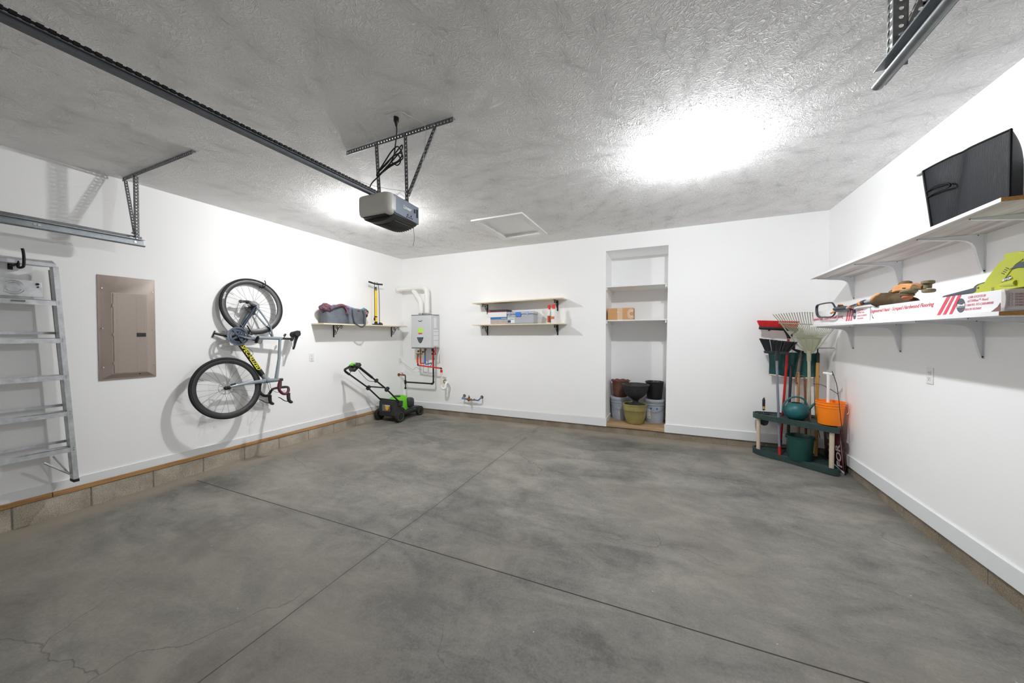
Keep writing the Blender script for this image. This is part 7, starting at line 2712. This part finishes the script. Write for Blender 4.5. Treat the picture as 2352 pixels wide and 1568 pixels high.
for k in range(NT_):
    u = k / (NT_ - 1)
    xb = 1838 + 46 * u
    xm = 1790 + 130 * u
    xt = 1775.5 + 151 * u
    yb, ym, yt = 781 - 6 * sin(pi * u), 738 + 7 * u, 722 - 6 * sin(pi * u) + 2 * u
    p0 = rk(xb, yb, 4.981)
    p1 = rk(xb + (xm - xb) * 0.55, yb + (ym - yb) * 0.55, 4.970)
    p2 = rk(xm, ym, 4.955)
    p3 = rk(xm + (xt - xm) * 0.75, ym + (yt - ym) * 0.75, 4.940)
    p4 = rk(xt, yt, 4.905)
    p5 = rk(xt, yt, 4.905) + Vector((-0.002 * (1 - 2 * u), -0.026, -0.008))
    b = MB()
    path = smooth_path([p0, p1, p2, p3, p4, p5], 3)
    b.tube(path, 0.0038, 6, flat=(1, 1))
    obj('tine', b, M_SAGE, t_)
# --- bow rake with a golden handle and dark ferrule
W0 = Vector((1.515, 5.03, LT_ + 0.001))
W1 = pt(1878, 831, 'y', 5.10)
W2 = pt(1878, 809, 'y', 5.115)
t_ = thing('bow_rake', 'bow rake with a golden wooden handle and dark green ferrule in the tool rack', 'rake', W0)
dr = (W1 - W0).normalized()
b = MB()
b.cyl(W0, W1, 0.0165, 0.0165, 16)
obj('handle', b, wood_mat('golden_handle', rgb(172, 124, 60), rgb(204, 156, 84), 'z'), t_)
b = MB()
b.cyl(W1 - dr * 0.01, W1 + (W2 - W1) * 0.85, 0.0185, 0.0185, 16)
b.cyl(W1 + (W2 - W1) * 0.85, W2, 0.0185, 0.010, 16)
obj('ferrule', b, mat('dark_green_ferrule', rgb(28, 44, 42), rough=0.4), t_)
b = MB()
b.cyl(W2, W2 + dr * 0.05, 0.006, 0.006, 10)
obj('neck', b, M_BLACKM, t_)
b = MB()
hp_ = W2 + dr * 0.05
b.bar(hp_ + Vector((-0.055, 0.02, -0.004)), hp_ + Vector((0.13, -0.06, 0.004)), 0.014, 0.008, (0, 0, 1))
for k in range(9):
    p = hp_ + Vector((-0.05, 0.018, 0)) + Vector((0.175, -0.078, 0.007)) * (k / 8)
    b.cyl(p, p + Vector((-0.008, -0.03, 0.0)), 0.0035, 0.002, 6)
obj('rake_head', b, mat('dusty_steel', rgb(150, 142, 132), rough=0.6, metal=0.3), t_)

# --- watering can
c = Vector((0.0, 0.0, 0.0))
WC = pt(1829.5, 940, 'y', 4.93)
t_ = thing('watering_can', 'round teal green watering can on the upper tier of the tool rack', 'watering can', (WC.x, 4.93, UT + 0.001))
WM4 = Matrix.Translation((WC.x, 4.93, UT + 0.001)) @ Matrix.Scale(0.72, 4)
M_TEAL = mat('teal_green_plastic', rgb(30, 96, 100), rough=0.42, var=0.08, vs=9)
b = MB().xf(WM4)
b.lathe([(0.0, 0.0), (0.085, 0.0), (0.100, 0.008), (0.135, 0.045), (0.155, 0.095), (0.158, 0.135), (0.148, 0.185), (0.122, 0.226), (0.085, 0.252), (0.072, 0.256), (0.070, 0.250), (0.080, 0.244), (0.115, 0.220), (0.0, 0.05)], c, n=44)
bd_ = obj('body', b, M_TEAL, t_, ang=50)
b = MB().xf(WM4)
b.lathe([(0.0, 0.0), (0.055, 0.0), (0.060, 0.004), (0.0, 0.004)], c + Vector((-0.005, -0.03, 0.238)), (-0.05, -0.32, 1), 28)
obj('filling_hole', b, M_DARK, bd_)
b = MB().xf(WM4)
rv = Vector((-1, 0, 0))
lp = [c + rv * 0.125 + Vector((0, 0, 0.045)), c + rv * 0.168 + Vector((0, 0, 0.10)), c + rv * 0.172 + Vector((0, 0, 0.18)), c + rv * 0.135 + Vector((0, 0, 0.27)), c + rv * 0.06 + Vector((0, 0, 0.335)), c - rv * 0.03 + Vector((0, 0, 0.345)), c - rv * 0.10 + Vector((0, 0, 0.305)), c - rv * 0.125 + Vector((0, 0, 0.24)), c - rv * 0.118 + Vector((0, 0, 0.215))]
b.tube(smooth_path(lp, 5), 0.016, 12, flat=(1.15, 0.8))
obj('handle', b, M_TEAL, t_, ang=60)
b = MB().xf(WM4)
b.tube([c - rv * 0.13 + Vector((0, 0, 0.13)), c - rv * 0.17 + Vector((0, 0, 0.19)), c - rv * 0.225 + Vector((0, 0, 0.265))], [0.026, 0.020, 0.013], 12)
obj('spout', b, M_TEAL, t_)

# --- orange bucket with a pipe in it
c = Vector((1.543, 4.742, UT + 0.0115 + 0.001))
t_ = thing('orange_bucket', 'bright orange bucket on the right end of the upper tier of the tool rack', 'bucket', c)
M_OB = mat('bright_orange_plastic', rgb(250, 132, 14), rough=0.4, var=0.03)
b = MB()
sq = dict(squash=(1.06, 0.94))
b.lathe([(0.0, 0.003), (0.095, 0.003), (0.099, 0.0), (0.100, 0.008), (0.113, 0.178), (0.118, 0.180), (0.118, 0.186), (0.114, 0.190), (0.116, 0.205), (0.121, 0.207), (0.121, 0.213), (0.117, 0.216), (0.118, 0.232), (0.123, 0.235), (0.122, 0.240), (0.116, 0.240), (0.097, 0.012), (0.0, 0.012)], c, n=48)
obj('pail', b, M_OB, t_, ang=35)
b = MB()
hs = [c + Vector((0.118, -0.01, 0.20)), c + Vector((0.132, -0.03, 0.185)), c + Vector((0.134, -0.045, 0.145)), c + Vector((0.118, -0.055, 0.12))]
b.tube(smooth_path(hs, 4), 0.003, 6)
obj('bail_handle', b, mat('pale_peach_plastic', rgb(240, 196, 160), rough=0.5), t_)
b = MB()
b.lathe([(0.0, 0.0), (0.114, 0.0), (0.0, 0.002)], c + Vector((0, 0, 0.205)), n=32)
obj('contents_cover', b, mat('deep_orange_inside', rgb(236, 120, 20), rough=0.6), t_)
c2 = c + Vector((-0.018, 0.0, 0.209))
t_ = thing('pipe_tool', 'white plastic pipe with a short cross handle standing upright in the orange bucket', 'pipe', c2)
ptop = pt(1903, 858, 'y', c.y)
b = MB()
b.cyl(c2, ptop, 0.0130, 0.0130, 18)
obj('stem', b, M_PLATE, t_)
b = MB()
d_ = Vector((0.7, -0.7, -0.10)).normalized()
b.cyl(ptop - d_ * 0.045, ptop + d_ * 0.038, 0.0135, 0.0135, 18)
cb_ = obj('cross_handle', b, M_PLATE, t_)
b = MB()
b.cyl(ptop + d_ * 0.0382, ptop + d_ * 0.039, 0.009, n=16)
obj('bore', b, M_DARK, cb_)
b = MB()
b.torus(c2 + Vector((0, 0, 0.001)), (0, 0, 1), 0.019, 0.004, 20, 6)
obj('base_ring', b, M_DARK, t_)

# --- dark green bucket on the lower tier
c = Vector((1.318, 4.835, LT_ + 0.0015))
t_ = thing('green_bucket', 'dark green plastic bucket on the lower tier of the tool rack', 'bucket', c)
M_DGB = mat('bottle_green_plastic', rgb(14, 66, 60), rough=0.4, var=0.1, vs=12)
b = MB()
b.lathe([(0.0, 0.003), (0.098, 0.003), (0.102, 0.0), (0.105, 0.012), (0.119, 0.245), (0.126, 0.248), (0.127, 0.258), (0.120, 0.259), (0.113, 0.24), (0.100, 0.014), (0.0, 0.014)], c, n=48, wob=lambda r, h, a: (r * (1 + 0.02 * cos(4 * a)), h))
obj('pail', b, M_DGB, t_, ang=35)
b = MB()
b.box(c + Vector((-0.118, 0.02, 0.235)), (0.02, 0.04, 0.026))
b.box(c + Vector((0.118, -0.02, 0.235)), (0.02, 0.04, 0.026))
objs('handle_ear', b, M_DGB, t_, bevel=0.004)

# --- garden trowel hanging in the upper tier
c = Vector((1.030, 5.075, UT))
t_ = thing('garden_trowel', "hand trowel with black and tan grip stuck in the rack's left end", 'trowel', c + Vector((0, 0, -0.1)))
b = MB()
b.cyl(c + Vector((0, 0, 0.065)), c + Vector((0, 0, 0.175)), 0.0125, 0.0145, 14)
b.cyl(c + Vector((0, 0, 0.175)), c + Vector((0.004, 0, 0.205)), 0.0145, 0.002, 14)
for k in range(6):
    b.torus(c + Vector((0, 0, 0.10 + 0.014 * k)), (0, 0, 1), 0.0135, 0.003, 14, 6)
b.cyl(c + Vector((0, 0, 0.052)), c + Vector((0, 0, 0.068)), 0.0135, n=14)
obj('grip', b, M_BLACK, t_)
b = MB()
b.cyl(c + Vector((0, 0, 0.066)), c + Vector((0, 0, 0.098)), 0.0138, n=14)
obj('tan_band', b, mat('tan_band', rgb(190, 150, 96), rough=0.6), t_)
b = MB()
b.cyl(c + Vector((0, 0, -0.02)), c + Vector((0, 0, 0.055)), 0.0042, n=10)
obj('neck', b, M_STEEL, t_)
b = MB()
for s in (1, -1):
    b.prism([c + Vector((0.0, 0, 0.004)), c + Vector((0.052 * s, 0, 0.016)), c + Vector((0.060 * s, 0, 0.006)), c + Vector((0.045 * s, 0, -0.004)), c + Vector((0, 0, -0.004))], (0, -0.012, 0))
objs('foot_rest', b, M_BLACK, t_)
b = MB()
b.grid(lambda u, v: c + Vector(((u - 0.5) * 0.088 * (1.0 if v < 0.55 else math.sqrt(max(0, 1 - ((v - 0.55) / 0.45) ** 2))), -0.03 + 0.014 * (1 - 4 * (u - 0.5) ** 2), -0.015 - 0.115 * v)), 12, 14)
obj('blade', b, mat('dark_steel_blade', rgb(52, 52, 52), rough=0.5, metal=0.4), t_, solid=0.002)

# --- yard sign on a wire frame
t_ = thing('yard_sign', 'maroon and white yard sign on a wire stake frame leaning beside the tool rack', 'sign', (1.64, 4.75, ZF))
A0 = Vector((1.634, 4.640, floor_z(4.64) + 0.004))
A1 = Vector((1.640, 5.145, floor_z(5.1) + 0.004))
A2 = pt(1925.5, 986, 'x', 1.612) 
top_near = A0 + Vector((-0.020, 0.065, 0.46))
top_far = A1 + Vector((-0.020, 0.035, 0.46))
b = MB()
b.add([A0, A1, top_far, top_near], [(0, 1, 2, 3)])
M_MAR = mat('maroon_sign_sheet', rgb(96, 24, 26), rough=0.4, var=0.08)
sg_ = obj('sign_sheet', b, M_MAR, t_, solid=0.004)
uy, uz = (A1 - A0), (top_near - A0)
Ms = lambda a, c_: plane_M(A0 + uy * a + uz * c_ + Vector((-0.0035, 0, 0)), -uz, uy) if False else plane_M(A0 + uy * a + uz * c_ + Vector((-0.0035, 0, 0)), uz, uy)
text('sign_lettering', 'HOSPI', plane_M(A0 + uy * 0.12 + uz * 0.06 + Vector((-0.0036, 0, 0)), uz, -uy), 0.10, M_LABEL, sg_, bold=0.003, sx=1.0, align='LEFT') if False else None
for a, s_ in ((0.05, 'TE SALE'), (0.36, 'FOR')):
    text('sign_lettering', s_, plane_M(A0 + uy * (a + 0.19) + uz * 0.10 + Vector((-0.0036, 0, 0)), uz, -uy), 0.105, M_LABEL, sg_, bold=0.003, sx=0.95) if False else None
for a_, s_, sz_ in ((0.34, 'FOR', 0.17), (0.74, 'SALE', 0.19)):
    text('sign_lettering', s_, plane_M(A0 + uy * (a_ - 0.24) + uz * 0.10 + Vector((-0.0040, 0, 0)), uz, uy), sz_, M_LABEL, sg_, bold=0.004, sx=0.72)
b = MB()
e = Vector((-0.0036, 0, 0))
for c0_, c1_ in ((0.0, 0.055), (0.96, 1.0)):
    b.add([A0 + uz * c0_ + e, A1 + uz * c0_ + e, A1 + uz * c1_ + e, A0 + uz * c1_ + e], [(0, 1, 2, 3)])
b.add([A0 + uy * 0.015 + e, A0 + uy * 0.035 + e, A0 + uy * 0.035 + uz + e, A0 + uy * 0.015 + uz + e], [(0, 1, 2, 3)])
objs('border_line', b, M_LABEL, sg_, solid=0.0004)
b = MB()
YW = 4.600
b.tube(smooth_path([A0 + Vector((-0.006, -0.012, 0.0)), pt(1941.5, 1060, 'y', 4.612), pt(1936.5, 1010, 'y', YW), pt(1931, 960, 'y', YW), pt(1925, 905, 'y', YW), pt(1921, 880, 'y', YW), pt(1911, 852, 'y', YW)], 5), 0.0030, 6)
b.tube(smooth_path([Vector((1.562, 5.06, 0.25)), pt(1873, 955, 'y', 5.06), pt(1870, 880, 'y', 5.06), pt(1869, 845, 'y', 5.06)], 4), 0.0030, 6)
b.tube(smooth_path([pt(1868, 881, 'y', 5.06), pt(1885, 883, 'y', 4.95), pt(1903, 891, 'y', 4.80), pt(1925, 905, 'y', YW)], 5), 0.0030, 6)
objs('wire_stake', b, mat('dark_wire', rgb(52, 46, 44), rough=0.5, metal=0.4), t_)
